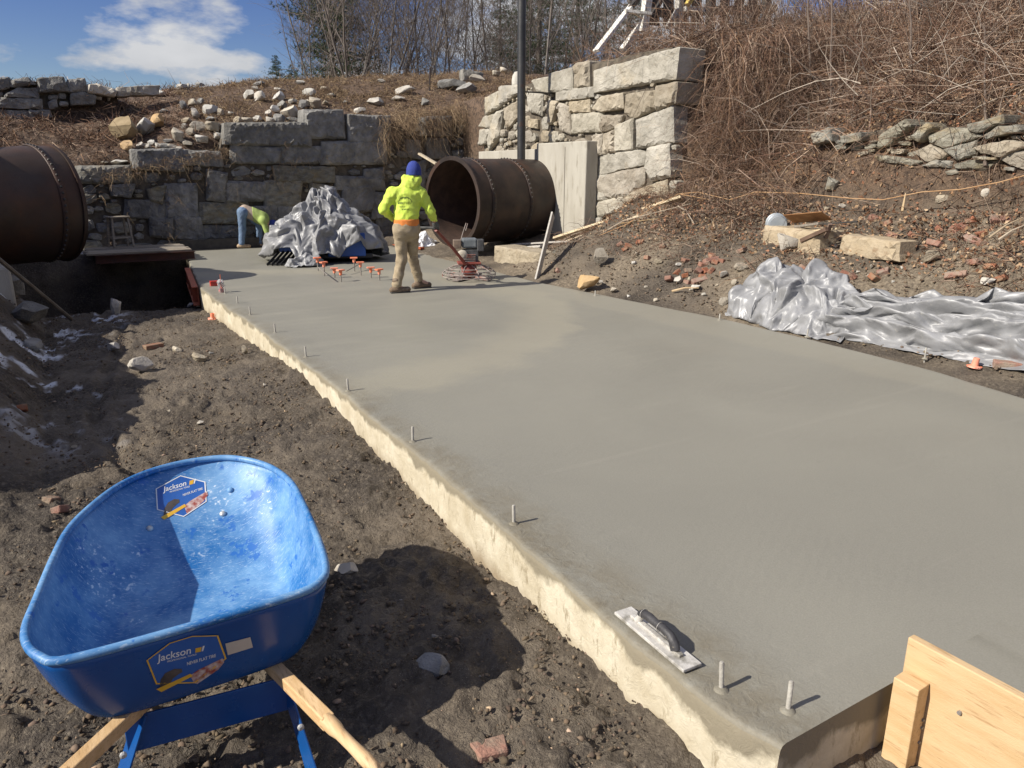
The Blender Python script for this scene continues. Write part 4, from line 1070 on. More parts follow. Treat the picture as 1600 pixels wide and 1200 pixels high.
# sticks
STK = [((860, 396), (1000, 360), 7.9, 8.4), ((860, 440), (880, 392), 7.1, 7.5), ((880, 400), (1080, 318), 7.9, 8.9), ((880, 376), (910, 362), 8.0, 8.3), ((905, 380), (1040, 340), 8.2, 8.7), ((960, 465), (1020, 450), 7.0, 7.2),
       ((1050, 455), (1092, 450), 7.1, 7.3), ((1060, 322), (1085, 350), 8.9, 8.6), ((1410, 330), (1415, 302), 8.7, 8.8), ((1545, 372), (1598, 340), 8.5, 8.8), ((1560, 375), (1600, 352), 8.4, 8.6), ((840, 405), (900, 378), 7.6, 8.0)]
M_stick = mat('bare_stick', (.34, .26, .17), (.45, .36, .25), 5, .85, .3, 40, rnd=.25)
for i, (p, q, a, b) in enumerate(STK):
    A, Bq = at(*p, 'x', a), at(*q, 'x', b); mid = (A + Bq) / 2 + Vector((0, 0, (A - Bq).length * .07))
    t = thing('fallen_stick', 'bare bleached stick lying on the dirt bank right of the slab', 'stick', A, group='bleached sticks on the bank'); SKS.append(t)
    pts = [A.lerp(mid, k / 4) * (1) for k in range(4)] + [mid.lerp(Bq, k / 4) for k in range(5)]
    MB().tube(pts, list(np.linspace(.016, .006, 9)), 6).build('twig', M_stick, world_parent=t)
rank(SKS, 'bleached bare stick', 'on the dirt bank right of the slab')
M_vine = mat('orange_vine', (.42, .24, .11), (.50, .32, .17), 5, .7, .2, 40)
vn_ = thing('vine', 'long thin orange vine trailing along the foot of the brush', 'vine', at(1070, 305, 'x', 9.05))
P = [(1060, 303, 9.0), (1090, 300, 9.0), (1140, 312, 8.95), (1180, 300, 9.0), (1250, 302, 9.0), (1330, 310, 8.95), (1380, 312, 8.9), (1440, 300, 9.0), (1500, 296, 9.0), (1560, 285, 9.05), (1640, 264, 9.1)]
MB().tube([at(x, y, 'x', X) for x, y, X in P], .0055, 6).build('stem', M_vine, world_parent=vn_)
vn2 = thing('vine', 'orange vine drooping from the long timber down to the slab edge', 'vine', at(856, 440, 'x', 7.0))
P = [(856, 442, 6.95), (862, 410, 7.2), (880, 395, 7.6), (920, 375, 8.0), (980, 350, 8.4), (1030, 318, 8.8), (1060, 303, 8.95), (1110, 312, 9.0)]
MB().tube([at(x, y, 'x', X) for x, y, X in P], .0055, 6).build('stem', M_vine, world_parent=vn2)

# ================================================================ small things on and beside the slab
M_rebar = mat('cement_coated_bar', (.33, .31, .27), (.42, .40, .35), 20, .8, .3, 80)
M_bolt = mat('steel_bolt', (.22, .20, .18), (.32, .29, .26), 20, .6, .3, 80, metal=.3)
M_orange = mat('orange_plastic', (.78, .22, .11), (.82, .28, .16), 12, .55, .1, 60, rnd=.08, var2=(.80, .42, .32), v2scale=9, v2range=(.55, .75))
dow = [((1127, 1077), .105, 'dowel bar with a pale cement collar right of the hand float'), ((1231, 1110), .105, 'dowel bar closest to the near slab corner'),
       ((803, 818), .10, 'dowel bar at the slab edge above the wheelbarrow shadow'), ((645, 690), .10, 'dowel bar at the left slab edge, fourth from the near corner'), ((544, 611), .10, 'dowel bar at the left slab edge, fifth from the near corner'),
       ((478, 558), .10, 'dowel bar at the left slab edge, sixth from the near corner'), ((430, 520), .10, 'dowel bar at the left slab edge, seventh from the near corner'), ((391, 492), .10, 'dowel bar at the left slab edge, eighth from the near corner'),
       ((371, 474), .09, 'dowel bar at the left slab edge nearest the plastic cup'), ((352, 459), .09, 'dowel bar right behind the plastic cup'),
       ((1445, 560), .10, 'dowel bar at the right slab edge just left of the orange cap'), ((1261, 526), .08, 'dowel bar at the right slab edge before the tall tarp heap'),
       ((1124, 500), .07, 'dowel bar at the right slab edge left of the tarp heap'), ((930, 462), .07, 'dowel bar at the right slab edge below the orange-stained boulder')]
for (p, h, lb) in dow:
    q = at(*p); t = thing('dowel_bar', lb, 'rebar', (q.x, q.y, 0))
    mb = MB(); mb.lathe([(.0085, -.06), (.0085, h), (.006, h + .004), (0, h + .005)], 10); o = mb.build('bar', M_rebar, t, smooth=True)
    o.rotation_euler = (random.uniform(-.05, .05), random.uniform(-.05, .08), 0)
    r = random.Random(h); mb = MB(); mb.lathe([(.028, -.004), (.022, .004), (.010, .010)], 12); mb.build('collar', M_slab, t, smooth=True)
CAPS = [(497, 403, 423, 'back left of the capped bolts beside the tarp heap'), (507, 410, 431, 'second capped bolt from the left, its cap doubled'), (523, 419, 434, 'third capped bolt from the left'), (533, 422, 440, 'front capped bolt, nearest the camera'),
        (554, 403, 424, 'back right capped bolt farthest from the camera'), (564, 410, 430, 'capped bolt just in front of the back right one'), (580, 418, 434, 'capped bolt second from the right'), (593, 421, 438, 'rightmost capped bolt nearest the worker')]
for x, y0, y1, lb in CAPS:
    q = at(x, y1); s = (q - Vector(_C)).dot(Vector(_fw)) / FPX; h = (y1 - y0) * s * 1.02
    t = thing('capped_bolt', 'orange ' + lb if lb.startswith('capped') else 'orange-capped anchor bolt, ' + lb, 'bolt', (q.x, q.y, 0), (0, 0, random.uniform(-.4, .4)))
    mb = MB(); mb.lathe([(.011, -.05), (.011, h - .02)], 8); mb.build('rod', M_bolt, t, smooth=True)
    mb = MB(); mb.box((0, 0, h - .005), (.125, .075, .022)); mb.build('cap_plate', M_orange, t, bevel=.004)
    mb = MB(); mb.lathe([(.022, h - .085), (.028, h - .017)], 12); mb.build('cap_socket', M_orange, t, smooth=True)
for a, b, lb in (((497, 418), (512, 430), 'thin steel tie between the left capped bolts'), ((541, 424), (566, 410), 'thin steel tie slanting to the right capped bolts')):
    A, Bq = at(*a, 'z', .06), at(*b, 'z', .12); t = thing('steel_tie', lb, 'rod', A)
    MB().tube([A, Bq], .008, 6).build('rod', M_bolt, world_parent=t)
for px, lb in (((332, 499), 'orange plastic bar cap lying on the dirt left of the slab'), ((1522, 574), 'orange plastic bar cap at the right slab edge below the tarp')):
    q = onground(*px) if px[0] < 900 else at(*px, 'z', .0)
    t = thing('orange_bar_cap', lb, 'cap', (q.x, q.y, q.z), (.1, .05, .4))
    k = 1.0
    mb = MB(); mb.lathe([(.062, 0), (.058, .012), (.034, .018), (.030, .02), (.026, .085), (.022, .088), (.021, .03)], 20); mb.build('socket', M_orange, t, smooth=True)
    for a in range(4): 
        MB().box((.045 * math.cos(a * 1.571 + .4), .045 * math.sin(a * 1.571 + .4), .010), (.035, .03, .012), Matrix.Rotation(a * 1.571 + .4, 3, 'Z')).build('flange', M_orange, t, bevel=.003)
# plastic cup with red drink, and a red lid beside it
M_cup = bpy.data.materials.new('clear_plastic_cup'); M_cup.use_nodes = True
_b = M_cup.node_tree.nodes['Principled BSDF']; _b.inputs['Base Color'].default_value = (.92, .90, .90, 1); _b.inputs['Roughness'].default_value = .15; _b.inputs['Transmission Weight'].default_value = .75; _b.inputs['IOR'].default_value = 1.2
M_red = mat('red_drink', (.45, .035, .025), (.55, .06, .04), 6, .3)
q = at(346, 457); t = thing('plastic_cup', 'clear plastic cup with red drink on the slab edge', 'cup', (q.x, q.y, .003))
MB().lathe([(.036, 0), (.046, .145), (.048, .148)], 20).build('cup', M_cup, t, smooth=True)
MB().lathe([(0, .004), (.034, .004), (.0395, .06), (0, .06)], 20).build('drink', M_red, t, smooth=True)
MB().lathe([(.05, .146), (.05, .156), (.044, .162), (.03, .185), (0, .19)], 20).build('lid', M_cup, t, smooth=True)
MB().tube([(0, 0, .05), (.008, .004, .26)], .004, 8).build('straw', M_orange, t)
q = at(335, 447); t = thing('red_box', 'small red carton standing next to the plastic cup', 'carton', (q.x, q.y, .002))
MB().box((0, 0, .04), (.12, .08, .08)).build('carton', M_red, t, bevel=.006)

# hand float lying on the near left edge
M_mag = mat('magnesium_float', (.46, .44, .40), (.62, .60, .56), 18, .6, .25, 60, metal=.15, var2=(.25, .235, .20), v2scale=10, v2range=(.50, .62))
M_rub = mat('black_rubber_grip', (.035, .034, .036), (.06, .058, .06), 14, .55, .2, 60, var2=(.34, .30, .24), v2scale=26, v2range=(.64, .72))
fa, fb = at(975, 955, 'z', .012), at(1080, 1042, 'z', .012); fd = (fb - fa); L = fd.length
fl = thing('hand_float', 'cement-smeared hand float with a black grip on the near slab edge', 'float', (fa + fb) / 2, (0, 0, math.atan2(fd.y, fd.x)))
MB().box((0, 0, 0), (L * 1.04, .085, .013)).build('blade', M_mag, fl, bevel=.003)
MB().box((0, 0, .011), (L * .74, .022, .012)).build('spine', M_mag, fl, bevel=.003)
for sx in (-1, 1):
    mb = MB(); mb.tube([(sx * L * .27, 0, .012), (sx * L * .235, 0, .035), (sx * L * .19, 0, .052)], [.015, .014, .012], 12); mb.build('bracket', M_mag if sx < 0 else M_rub, fl, smooth=True)
P = [(-L * .25, 0, .045), (-L * .2, 0, .058), (-L * .1, 0, .062), (0, 0, .060), (L * .1, 0, .062), (L * .2, 0, .056), (L * .27, 0, .038), (L * .30, 0, .018)]
MB().tube(P, [.012, .017, .018, .016, .0165, .0175, .017, .013], 14).build('grip', M_rub, fl, smooth=True)
for x in (-.19, .06): MB().tube([(x * L, .0185 * math.cos(a), .060 + .0185 * math.sin(a)) for a in np.linspace(0, 6.283, 20)[:-1]], .0012, 5, True).build('band', M_mag, fl)

# form board and stake at the near right
fbd = thing('form_board', 'wide fresh pine form board at the near right of the slab', 'board', (2.27, .6, -.2))
MB().box((2.288, .35, -.075), (.034, 1.66, .53)).build('board', M_pine, bevel=.004, world_parent=fbd)
MB().tube([(2.272, .98, .03), (2.262, .98, .03)], .007, 8).build('nail_head', M_bolt, world_parent=fbd)
stk = thing('form_stake', 'short square pine stake holding the form board at the slab corner', 'stake', (2.235, 1.14, -.3))
MB().box((2.233, 1.125, -.13), (.068, .085, .40), Matrix.Rotation(.05, 3, 'Z')).build('stake', M_pine, bevel=.003, world_parent=stk)
for z in (-.07, -.1, -.16): MB().tube([(2.262, 1.085, z), (2.262, 1.078, z)], .006, 6).build('nail_head', M_bolt, world_parent=stk)

# ================================================================ wheelbarrow
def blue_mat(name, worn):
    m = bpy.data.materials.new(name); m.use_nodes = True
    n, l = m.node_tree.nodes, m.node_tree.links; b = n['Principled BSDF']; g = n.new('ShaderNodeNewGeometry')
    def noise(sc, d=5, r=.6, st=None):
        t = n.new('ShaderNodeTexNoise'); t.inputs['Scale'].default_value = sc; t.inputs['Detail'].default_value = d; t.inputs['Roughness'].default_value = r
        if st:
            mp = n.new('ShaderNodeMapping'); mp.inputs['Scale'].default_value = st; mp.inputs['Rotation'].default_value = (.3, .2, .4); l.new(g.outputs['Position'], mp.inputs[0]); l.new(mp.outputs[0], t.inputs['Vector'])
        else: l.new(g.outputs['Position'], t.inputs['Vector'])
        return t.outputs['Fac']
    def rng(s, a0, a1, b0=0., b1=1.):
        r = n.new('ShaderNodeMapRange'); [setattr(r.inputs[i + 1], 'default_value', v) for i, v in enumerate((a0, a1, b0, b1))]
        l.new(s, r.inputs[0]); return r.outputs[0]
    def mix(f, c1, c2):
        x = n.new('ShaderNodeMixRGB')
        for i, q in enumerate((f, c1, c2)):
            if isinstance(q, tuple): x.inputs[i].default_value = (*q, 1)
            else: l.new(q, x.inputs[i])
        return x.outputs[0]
    c = mix(rng(noise(3), .4, .65), (.010, .125, .36), (.016, .155, .42)) if worn else mix(rng(noise(3), .4, .65), (.006, .062, .235), (.009, .08, .28))  # unworn mix is clean paint, darkened to paint in shade outside the tray
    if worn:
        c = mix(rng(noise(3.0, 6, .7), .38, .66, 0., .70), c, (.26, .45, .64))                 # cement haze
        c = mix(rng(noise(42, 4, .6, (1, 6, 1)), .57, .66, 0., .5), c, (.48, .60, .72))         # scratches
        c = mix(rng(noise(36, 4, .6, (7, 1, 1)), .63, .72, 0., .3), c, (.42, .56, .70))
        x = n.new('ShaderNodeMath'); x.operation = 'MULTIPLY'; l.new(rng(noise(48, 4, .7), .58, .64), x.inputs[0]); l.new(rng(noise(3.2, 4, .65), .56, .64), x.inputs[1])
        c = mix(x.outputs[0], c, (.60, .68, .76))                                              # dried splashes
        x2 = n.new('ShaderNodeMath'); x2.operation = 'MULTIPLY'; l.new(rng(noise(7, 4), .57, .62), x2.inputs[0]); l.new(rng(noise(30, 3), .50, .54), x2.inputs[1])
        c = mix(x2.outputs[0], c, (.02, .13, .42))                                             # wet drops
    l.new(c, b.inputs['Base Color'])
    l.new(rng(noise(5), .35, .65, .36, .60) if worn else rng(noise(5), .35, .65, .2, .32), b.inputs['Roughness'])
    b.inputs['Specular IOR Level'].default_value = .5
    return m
M_blue_in, M_blue = blue_mat('scuffed_blue_tray', True), blue_mat('shade_darkened_blue', False)
wbw = thing('wheelbarrow', 'blue steel wheelbarrow with pine handles on the dirt at the near left', 'wheelbarrow', (.3, 2.9, -.34))
ZR = .31
def round_loop(c, radii, n=14):
    out = []; N = len(c); c = [Vector(p) for p in c]
    for i in range(N):
        p, a, b = c[i], c[i - 1], c[(i + 1) % N]; d1, d2 = (a - p).normalized(), (b - p).normalized(); r = radii[i]
        ang = math.acos(max(-1, min(1, d1.dot(d2)))); t = r / math.tan(ang / 2)
        p1, p2 = p + d1 * t, p + d2 * t
        for k in range(n):
            s = k / (n - 1); out.append(p1 * (1 - s) ** 2 + p * 2 * s * (1 - s) + p2 * s * s)
    return out
def even(loop, N):
    L = [0]; P = loop + [loop[0]]
    for i in range(len(loop)): L.append(L[-1] + (P[i + 1] - P[i]).length)
    out = []
    for k in range(N):
        s = L[-1] * k / N; i = max(j for j in range(len(loop)) if L[j] <= s + 1e-9); d = L[i + 1] - L[i]
        out.append(P[i].lerp(P[i + 1], (s - L[i]) / d if d > 1e-9 else 0))
    return out
NR = 120
def a2(x, y, z): p = at(x, y, 'z', z); return (p.x, p.y)
rimpx = [(42, 985, .005), (44, 1014, 0), (66, 1031, 0), (110, 1032, 0), (300, 980, 0), (465, 930, 0), (500, 912, 0), (509, 885, .02), (497, 838, .04), (474, 785, .055), (452, 748, .065), (415, 725, .07), (360, 716, .07), (300, 722, .07), (240, 736, .07), (190, 758, .065), (145, 790, .06), (108, 828, .05), (84, 875, .035), (59, 940, .015)]
def crom(P, n=8):
    out = []; N = len(P); P = [Vector(p) for p in P]
    for i in range(N):
        a, b, c, d = P[i - 1], P[i], P[(i + 1) % N], P[(i + 2) % N]
        for k in range(n):
            t = k / n; out.append(.5 * ((2 * b) + (c - a) * t + (2 * a - 5 * b + 4 * c - d) * t * t + (3 * b - a - 3 * c + d) * t ** 3))
    return out
rim = even(crom([a2(x, y, ZR + dz) for x, y, dz in rimpx]), NR)
y0, y1 = min(p.y for p in rim), max(p.y for p in rim)
rim3 = [Vector((p.x, p.y, ZR + .07 * ((p.y - y0) / (y1 - y0)) ** .9)) for p in rim]
# floor loop: same parameterisation, scaled about a point nearer the handles
flr = []
for p in rim3:
    t = (p.y - y0) / (y1 - y0)
    cx, cy = .245 + .10 * t, y0 + .38
    k = .70
    fy = cy + (p.y - cy) * (.84 if p.y < cy else .42)
    flr.append(Vector((cx + (p.x - cx) * k, fy, .035)))
rows = []
for s in np.linspace(0, 1, 15):
    e = s; zz = s
    pr = s + .10 * math.sin(math.pi * s)         # walls bulge out, then round into the floor
    row = []
    for a, b in zip(rim3, flr):
        h = 1 - min(1, (pr)) if s < .8 else None
        q = a.lerp(b, s ** 1.25); tf_ = max(0., min(1., (a.y - y0) / (y1 - y0))); z = a.z + (b.z - a.z) * min(1, 1 - (1 - s) ** (1.7 - .62 * tf_))
        row.append(Vector((q.x, q.y, z)))
    rows.append(row)
c0 = Vector((sum(p.x for p in flr) / NR, sum(p.y for p in flr) / NR, .035))
for s in (.7, .35, .08): rows.append([c0.lerp(p, s) - Vector((0, 0, .004 * (1 - s))) for p in flr])
Vt = [p for r in rows for p in r]; Ft = [(i * NR + k, i * NR + (k + 1) % NR, (i + 1) * NR + (k + 1) % NR, (i + 1) * NR + k) for i in range(len(rows) - 1) for k in range(NR)]
Ft.append(tuple((len(rows) - 1) * NR + k for k in range(NR)))
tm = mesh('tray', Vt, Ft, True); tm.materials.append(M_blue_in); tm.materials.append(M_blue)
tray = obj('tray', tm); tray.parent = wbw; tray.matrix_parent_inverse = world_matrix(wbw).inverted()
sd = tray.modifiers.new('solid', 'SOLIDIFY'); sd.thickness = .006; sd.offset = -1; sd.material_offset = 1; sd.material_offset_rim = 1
_bm = bmesh.new(); _bm.from_mesh(tm); _bm.normal_update()
if sum(f.normal.z for f in _bm.faces) < 0: bmesh.ops.reverse_faces(_bm, faces=_bm.faces)
_bm.to_mesh(tm); _bm.free()
def wbpart(mb, name, m, par=None, **k):
    o = mb.build(name, m, **k); o.parent = par or wbw; o.matrix_parent_inverse = world_matrix(par or wbw).inverted(); return o
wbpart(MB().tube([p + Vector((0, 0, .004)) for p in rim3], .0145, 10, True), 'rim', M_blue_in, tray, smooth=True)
from mathutils.bvhtree import BVHTree
bv = BVHTree.FromPolygons([tuple(v) for v in Vt], [list(f) for f in Ft])
def snap(px, py, off, last=False):
    d = Vector(ray(px, py)); h = bv.ray_cast(Vector(_C), d)
    if h[0] is None:
        t_ = (Vector((.25, 2.6, .15)) - Vector(_C)).length; h = bv.find_nearest(Vector(_C) + d * t_)
    p, nn = h[0], h[1]
    if last:
        while True:
            h2 = bv.ray_cast(p + d * .004, d)
            if h2[0] is None: break
            p, nn = h2[0], h2[1]
    nn = nn if nn.dot(d) < 0 else -nn
    return p + nn * off, nn
M_gal2 = mat('zinc_bolt', (.50, .50, .48), (.62, .62, .60), 20, .4, .1, 60, metal=.4)
for (x, y) in ((234, 826), (348, 803), (360, 766)):
    p, nn = snap(x, y, .002, True); mb = MB(); q = nn.to_track_quat('Z', 'Y').to_matrix().to_4x4(); q.translation = p
    mb.lathe([(.014, 0), (.013, .004), (.008, .008), (0, .009)], 14, q); wbpart(mb, 'bolt', M_gal2 if y > 790 else M_blue_in, smooth=True)
# stickers: patches that follow the tray, with raised print
M_stk = mat('sticker_blue', (.02, .10, .36), (.03, .12, .40), 6, .4)
M_wht = mat('sticker_white', (.78, .78, .76), (.70, .70, .68), 8, .5)
M_yel = mat('sticker_yellow', (.72, .40, .03), (.78, .46, .05), 8, .5)
M_tyre = mat('print_tyre', (.05, .042, .04), (.13, .10, .085), 14, .6)
M_redp = mat('print_rubble', (.30, .05, .035), (.62, .52, .47), 46, .6)
M_pale = mat('sticker_paper', (.62, .55, .46), (.52, .46, .38), 8, .7)
def patch(poly, off, name, m, par, last, sub=5):
    """a flat print: pixel outline cut fine and laid on the tray surface"""
    c = (sum(p[0] for p in poly) / len(poly), sum(p[1] for p in poly) / len(poly)); N = len(poly); V = []; F = []
    out = []
    for i in range(N):
        a, b = poly[i], poly[(i + 1) % N]
        for k in range(6): out.append((a[0] + (b[0] - a[0]) * k / 6, a[1] + (b[1] - a[1]) * k / 6))
    n = len(out)
    for s in range(sub, 0, -1):
        for p in out: V.append(snap(c[0] + (p[0] - c[0]) * s / sub, c[1] + (p[1] - c[1]) * s / sub, off, last)[0])
    V.append(snap(*c, off, last)[0])
    for s in range(sub - 1): F += [(s * n + i, s * n + (i + 1) % n, (s + 1) * n + (i + 1) % n, (s + 1) * n + i) for i in range(n)]
    F += [((sub - 1) * n + i, (sub - 1) * n + (i + 1) % n, len(V) - 1) for i in range(n)]
    return wbpart(MB().add(V, F), name, m, par)
def lettering(txt, a, b, hpx, off, m, par, last, shear=.25, name='lettering'):
    """text along the pixel segment a-b, laid on the tray surface"""
    cu = bpy.data.curves.new('t', 'FONT'); cu.body = txt; cu.shear = shear; cu.resolution_u = 3; cu.offset = .012
    to = bpy.data.objects.new('t', cu); COL.objects.link(to); dg = bpy.context.evaluated_depsgraph_get(); me = bpy.data.meshes.new_from_object(to.evaluated_get(dg))
    bpy.data.objects.remove(to)
    co = [v.co.copy() for v in me.vertices]; w = max(p.x for p in co); d = Vector((b[0] - a[0], b[1] - a[1])); L = d.length; d.normalize(); u = Vector((d.y, -d.x))
    V = []
    for p in co:
        q = Vector(a) + d * (p.x / w * L) + u * (p.y / .7 * hpx); V.append(snap(q.x, q.y, off, last)[0])
    F = [tuple(p.vertices) for p in me.polygons]; bpy.data.meshes.remove(me)
    return wbpart(MB().add(V, F), name, m, par)
def arcpts(c, r0, r1, a0, a1, tilt=0, n=9):
    o = [(c[0] + r1 * math.cos(t), c[1] - r1 * math.sin(t) * .8) for t in np.linspace(a0, a1, n)]
    return o + [(c[0] + r0 * math.cos(t), c[1] - r0 * math.sin(t) * .8) for t in np.linspace(a1, a0, n)]
def strip(poly_out, poly_in, off, name, m, par, last):
    N = len(poly_out); V = []; F = []; K = 6
    for i in range(N):
        for k in range(K):
            for P in (poly_out, poly_in):
                a, b = P[i], P[(i + 1) % N]; V.append(snap(a[0] + (b[0] - a[0]) * k / K, a[1] + (b[1] - a[1]) * k / K, off, last)[0])
    n = N * K; F = [(2 * i, 2 * i + 1, 2 * ((i + 1) % n) + 1, 2 * ((i + 1) % n)) for i in range(n)]
    return wbpart(MB().add(V, F), name, m, par)
def grow(poly, k):
    c = (sum(p[0] for p in poly) / len(poly), sum(p[1] for p in poly) / len(poly)); return [(c[0] + (p[0] - c[0]) * k, c[1] + (p[1] - c[1]) * k) for p in poly]
def sticker(tf, last, border, hexa):
    g = 0 if last else .0072
    s0 = patch(hexa, .0015 + g, 'sticker', M_stk, None, last)
    strip(hexa, grow(hexa, .955), .0022 + g, 'border', border, s0, last)
    T = lambda *p: [tf(*q) for q in p]
    lettering('Jackson', tf(.17, .30), tf(.60, .22), 10.5 if not last else 7.5, .0024 + g, M_wht, s0, last)
    lettering('PROFESSIONAL TOOLS', tf(.28, .345), tf(.66, .275), 2.4, .0024 + g, M_wht, s0, last)
    lettering('NEVER FLAT TIRE', tf(.52, .47), tf(.90, .375), 4.6 if not last else 3.4, .0024 + g, M_wht, s0, last)
    patch(T((.655, .13), (.735, .115), (.715, .215), (.645, .225)), .0024 + g, 'logo_square', M_yel, s0, last, 2)
    patch(T((.75, .10), (.775, .10), (.745, .21), (.725, .212)), .0024 + g, 'logo_bar', M_wht, s0, last, 2)
    patch(T((.15, .86), (.17, .70), (.24, .57), (.36, .505), (.45, .53), (.455, .60), (.40, .64), (.32, .72), (.28, .82)), .0022 + g, 'tyre_print', M_tyre, s0, last, 3)
    patch(T((.54, .70), (.66, .60), (.97, .43), (.985, .52), (.90, .66), (.62, .90), (.58, .88)), .0022 + g, 'rubble_print', M_redp, s0, last, 3)
    patch(T((.10, .89), (.55, .66), (.575, .72), (.16, .965)), .0026 + g, 'yellow_band', M_yel, s0, last, 3)
    return s0
# outside sticker on the handle-end wall: hexagon measured on the photograph
hx = [(228, 1029), (264, 1002), (300, 991), (340, 990), (353, 1026), (304, 1064), (243, 1066)]
def tf1(u, v):      # sticker frame to pixels (slanted parallelogram)
    return (227 + 124 * u + 10 * (v - .5), 1002 + 70 * v + (u - .5) * -18 + 2)
sticker(tf1, False, M_yel, hx)
hx2 = [(243, 764), (282, 743), (321, 753), (323, 784), (287, 808), (245, 797)]
def tf2(u, v): return (241 + 84 * u + 2 * v, 742 + 66 * v + (u - .5) * -12 + 3)
sticker(tf2, True, M_wht, hx2)
patch([(351, 1003), (390, 993), (394, 1009), (355, 1021)], .0088, 'label_tag', M_pale, None, False, 2)
# undercarriage
def handle(a, b, c):
    """square pine bar with a rounded, turned grip at the end c"""
    a, b, c = Vector(a), Vector(b), Vector(c); mb = MB(); mb.bar(a, b, .042, .046)
    o = wbpart(mb, 'handle', M_pineY, bevel=.004)
    d = (c - b)
    pts = [b - d * .05, b + d * .12, b + d * .25, b + d * .5, b + d * .8, b + d * .95, b + d * 1.0]
    wbpart(MB().tube(pts, [.026, .025, .019, .0185, .021, .018, .006], 14), 'grip', M_pineY, o, smooth=True)
rs, re_ = at(415, 1030, 'z', .005), at(585, 1200, 'z', .07)
dd = (re_ - rs); handle(rs - dd * .35, rs + dd * .64, rs + dd * 1.02)
ls, le = at(222, 1100, 'z', .005), at(100, 1215, 'z', .05)
dd = (le - ls); handle(ls - dd * .5, ls + dd * 1.0, ls + dd * 1.75)
# legs: bent blue flat bars, and the wide cross plate between them
lr0, lr1 = at(437, 1045, 'z', -.01), at(492, 1215, 'z', -.30)
ll0, ll1 = at(222, 1110, 'z', -.01), at(190, 1215, 'z', -.22)
def leg(a, b, w):
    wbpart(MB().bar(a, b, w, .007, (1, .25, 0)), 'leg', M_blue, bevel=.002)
leg(lr0, lr1, .075); leg(lr0 + Vector((.015, .16, 0)), lr1 + Vector((-.01, .03, 0)), .045)
leg(ll0, ll1, .075); leg(ll0 + Vector((.04, .20, 0)), ll1 + Vector((.02, .05, -.02)), .045)
A, Bq = at(196, 1150, 'z', -.08), at(452, 1082, 'z', -.08)
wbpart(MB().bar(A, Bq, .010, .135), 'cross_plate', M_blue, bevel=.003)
for (x, y) in ((192, 1175), (468, 1132)):
    p = at(x, y, 'z', -.10); mb = MB(); mb.lathe([(.011, 0), (.011, .008), (.006, .011), (0, .011)], 10, Matrix.Translation(p + Vector((0, -.012, 0))) @ Matrix.Rotation(rad(90), 4, 'X')); wbpart(mb, 'bolt', M_gal2)
wc = Vector((.50, 3.42, -.15))
Mw = Matrix.Translation(wc) @ Matrix.Rotation(rad(-12), 4, 'Z') @ Matrix.Rotation(rad(90), 4, 'Y')
w_ = MB(); w_.lathe([(.10, -.035), (.13, -.045), (.17, -.042), (.19, -.02), (.195, 0), (.19, .02), (.17, .042), (.13, .045), (.10, .035), (.10, -.035)], 32, Mw); whl = wbpart(w_, 'wheel', M_rub, smooth=True)
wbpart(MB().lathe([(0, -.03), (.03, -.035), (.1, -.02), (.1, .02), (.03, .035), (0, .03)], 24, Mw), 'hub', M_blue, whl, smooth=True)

# ================================================================ power trowel
M_eng = mat('dusty_black_engine', (.035, .036, .038), (.10, .10, .10), 9, .6, .2, 50, metal=.2)
M_dust = mat('cement_dusted_steel', (.26, .22, .20), (.36, .31, .28), 14, .8, .3, 60, var2=(.30, .10, .07), v2scale=9, v2range=(.55, .66))
M_hred = mat('dull_red_handle', (.19, .040, .030), (.26, .07, .05), 8, .55, .2, 60)
tc_ = at(733, 436); tcn = Vector((tc_.x, tc_.y, 0))
pt = thing('power_trowel', 'walk-behind power trowel with a ring guard and black engine before the pipe', 'power trowel', tcn)
def ring(r, z, w, n=56): return [(r * math.cos(a), r * math.sin(a), z) for a in np.linspace(0, 2 * math.pi, n, endpoint=False)]
for r, z in ((.43, .055), (.435, .105), (.39, .145), (.32, .185)):
    MB().tube(ring(r, z, 0), .007, 6, True).build('guard_ring', M_dust, pt, smooth=True)
for k in range(10):
    a = 2 * math.pi * k / 10 + .2; c, s_ = math.cos(a), math.sin(a)
    MB().tube([(.12 * c, .12 * s_, .235), (.25 * c, .25 * s_, .222), (.39 * c, .39 * s_, .152), (.438 * c, .438 * s_, .10), (.432 * c, .432 * s_, .05)], .007, 6).build('guard_rib', M_dust, pt)
for k in range(4):
    a = math.pi / 2 * k + .5; M = Matrix.Rotation(a, 3, 'Z')
    MB().box(M @ Vector((.26, 0, .018)), (.30, .13, .006), M @ Matrix.Rotation(.06, 3, 'X')).build('blade', M_dust, pt)
    MB().box(M @ Vector((.2, 0, .045)), (.34, .03, .03), M).build('blade_arm', M_dust, pt)
MB().lathe([(.05, .02), (.07, .06), (.12, .10), (.13, .20), (.10, .25), (0, .26)], 20).build('gearbox', M_hred, pt, smooth=True)
VAZ = -rad(23); Rz = Matrix.Rotation(VAZ, 3, 'Z')          # engine faces as seen
def eb(c, d, name, m, bev=.008):
    c = (c[0] * 1.25, c[1] * 1.25, .27 + (c[2] - .27) * 1.12); d = (d[0] * 1.25, d[1] * 1.25, d[2] * 1.12)
    return MB().box(Rz @ Vector(c), d, Rz).build(name, m, pt, bevel=bev)
eng = eb((0, 0, .27), (.30, .24, .03), 'engine_plate', M_hred)
eb((.02, .02, .37), (.20, .18, .18), 'engine_block', M_eng)
eb((.01, .03, .55), (.20, .18, .14), 'fuel_tank', mat('grey_tank', (.11, .125, .135), (.19, .205, .21), 8, .5, .1, 40), .03)
eb((-.15, .0, .54), (.10, .15, .12), 'muffler', mat('tan_muffler', (.22, .165, .12), (.12, .09, .07), 12, .7, .2, 50), .01)
eb((.15, .0, .52), (.09, .15, .17), 'air_filter', M_eng, .015)
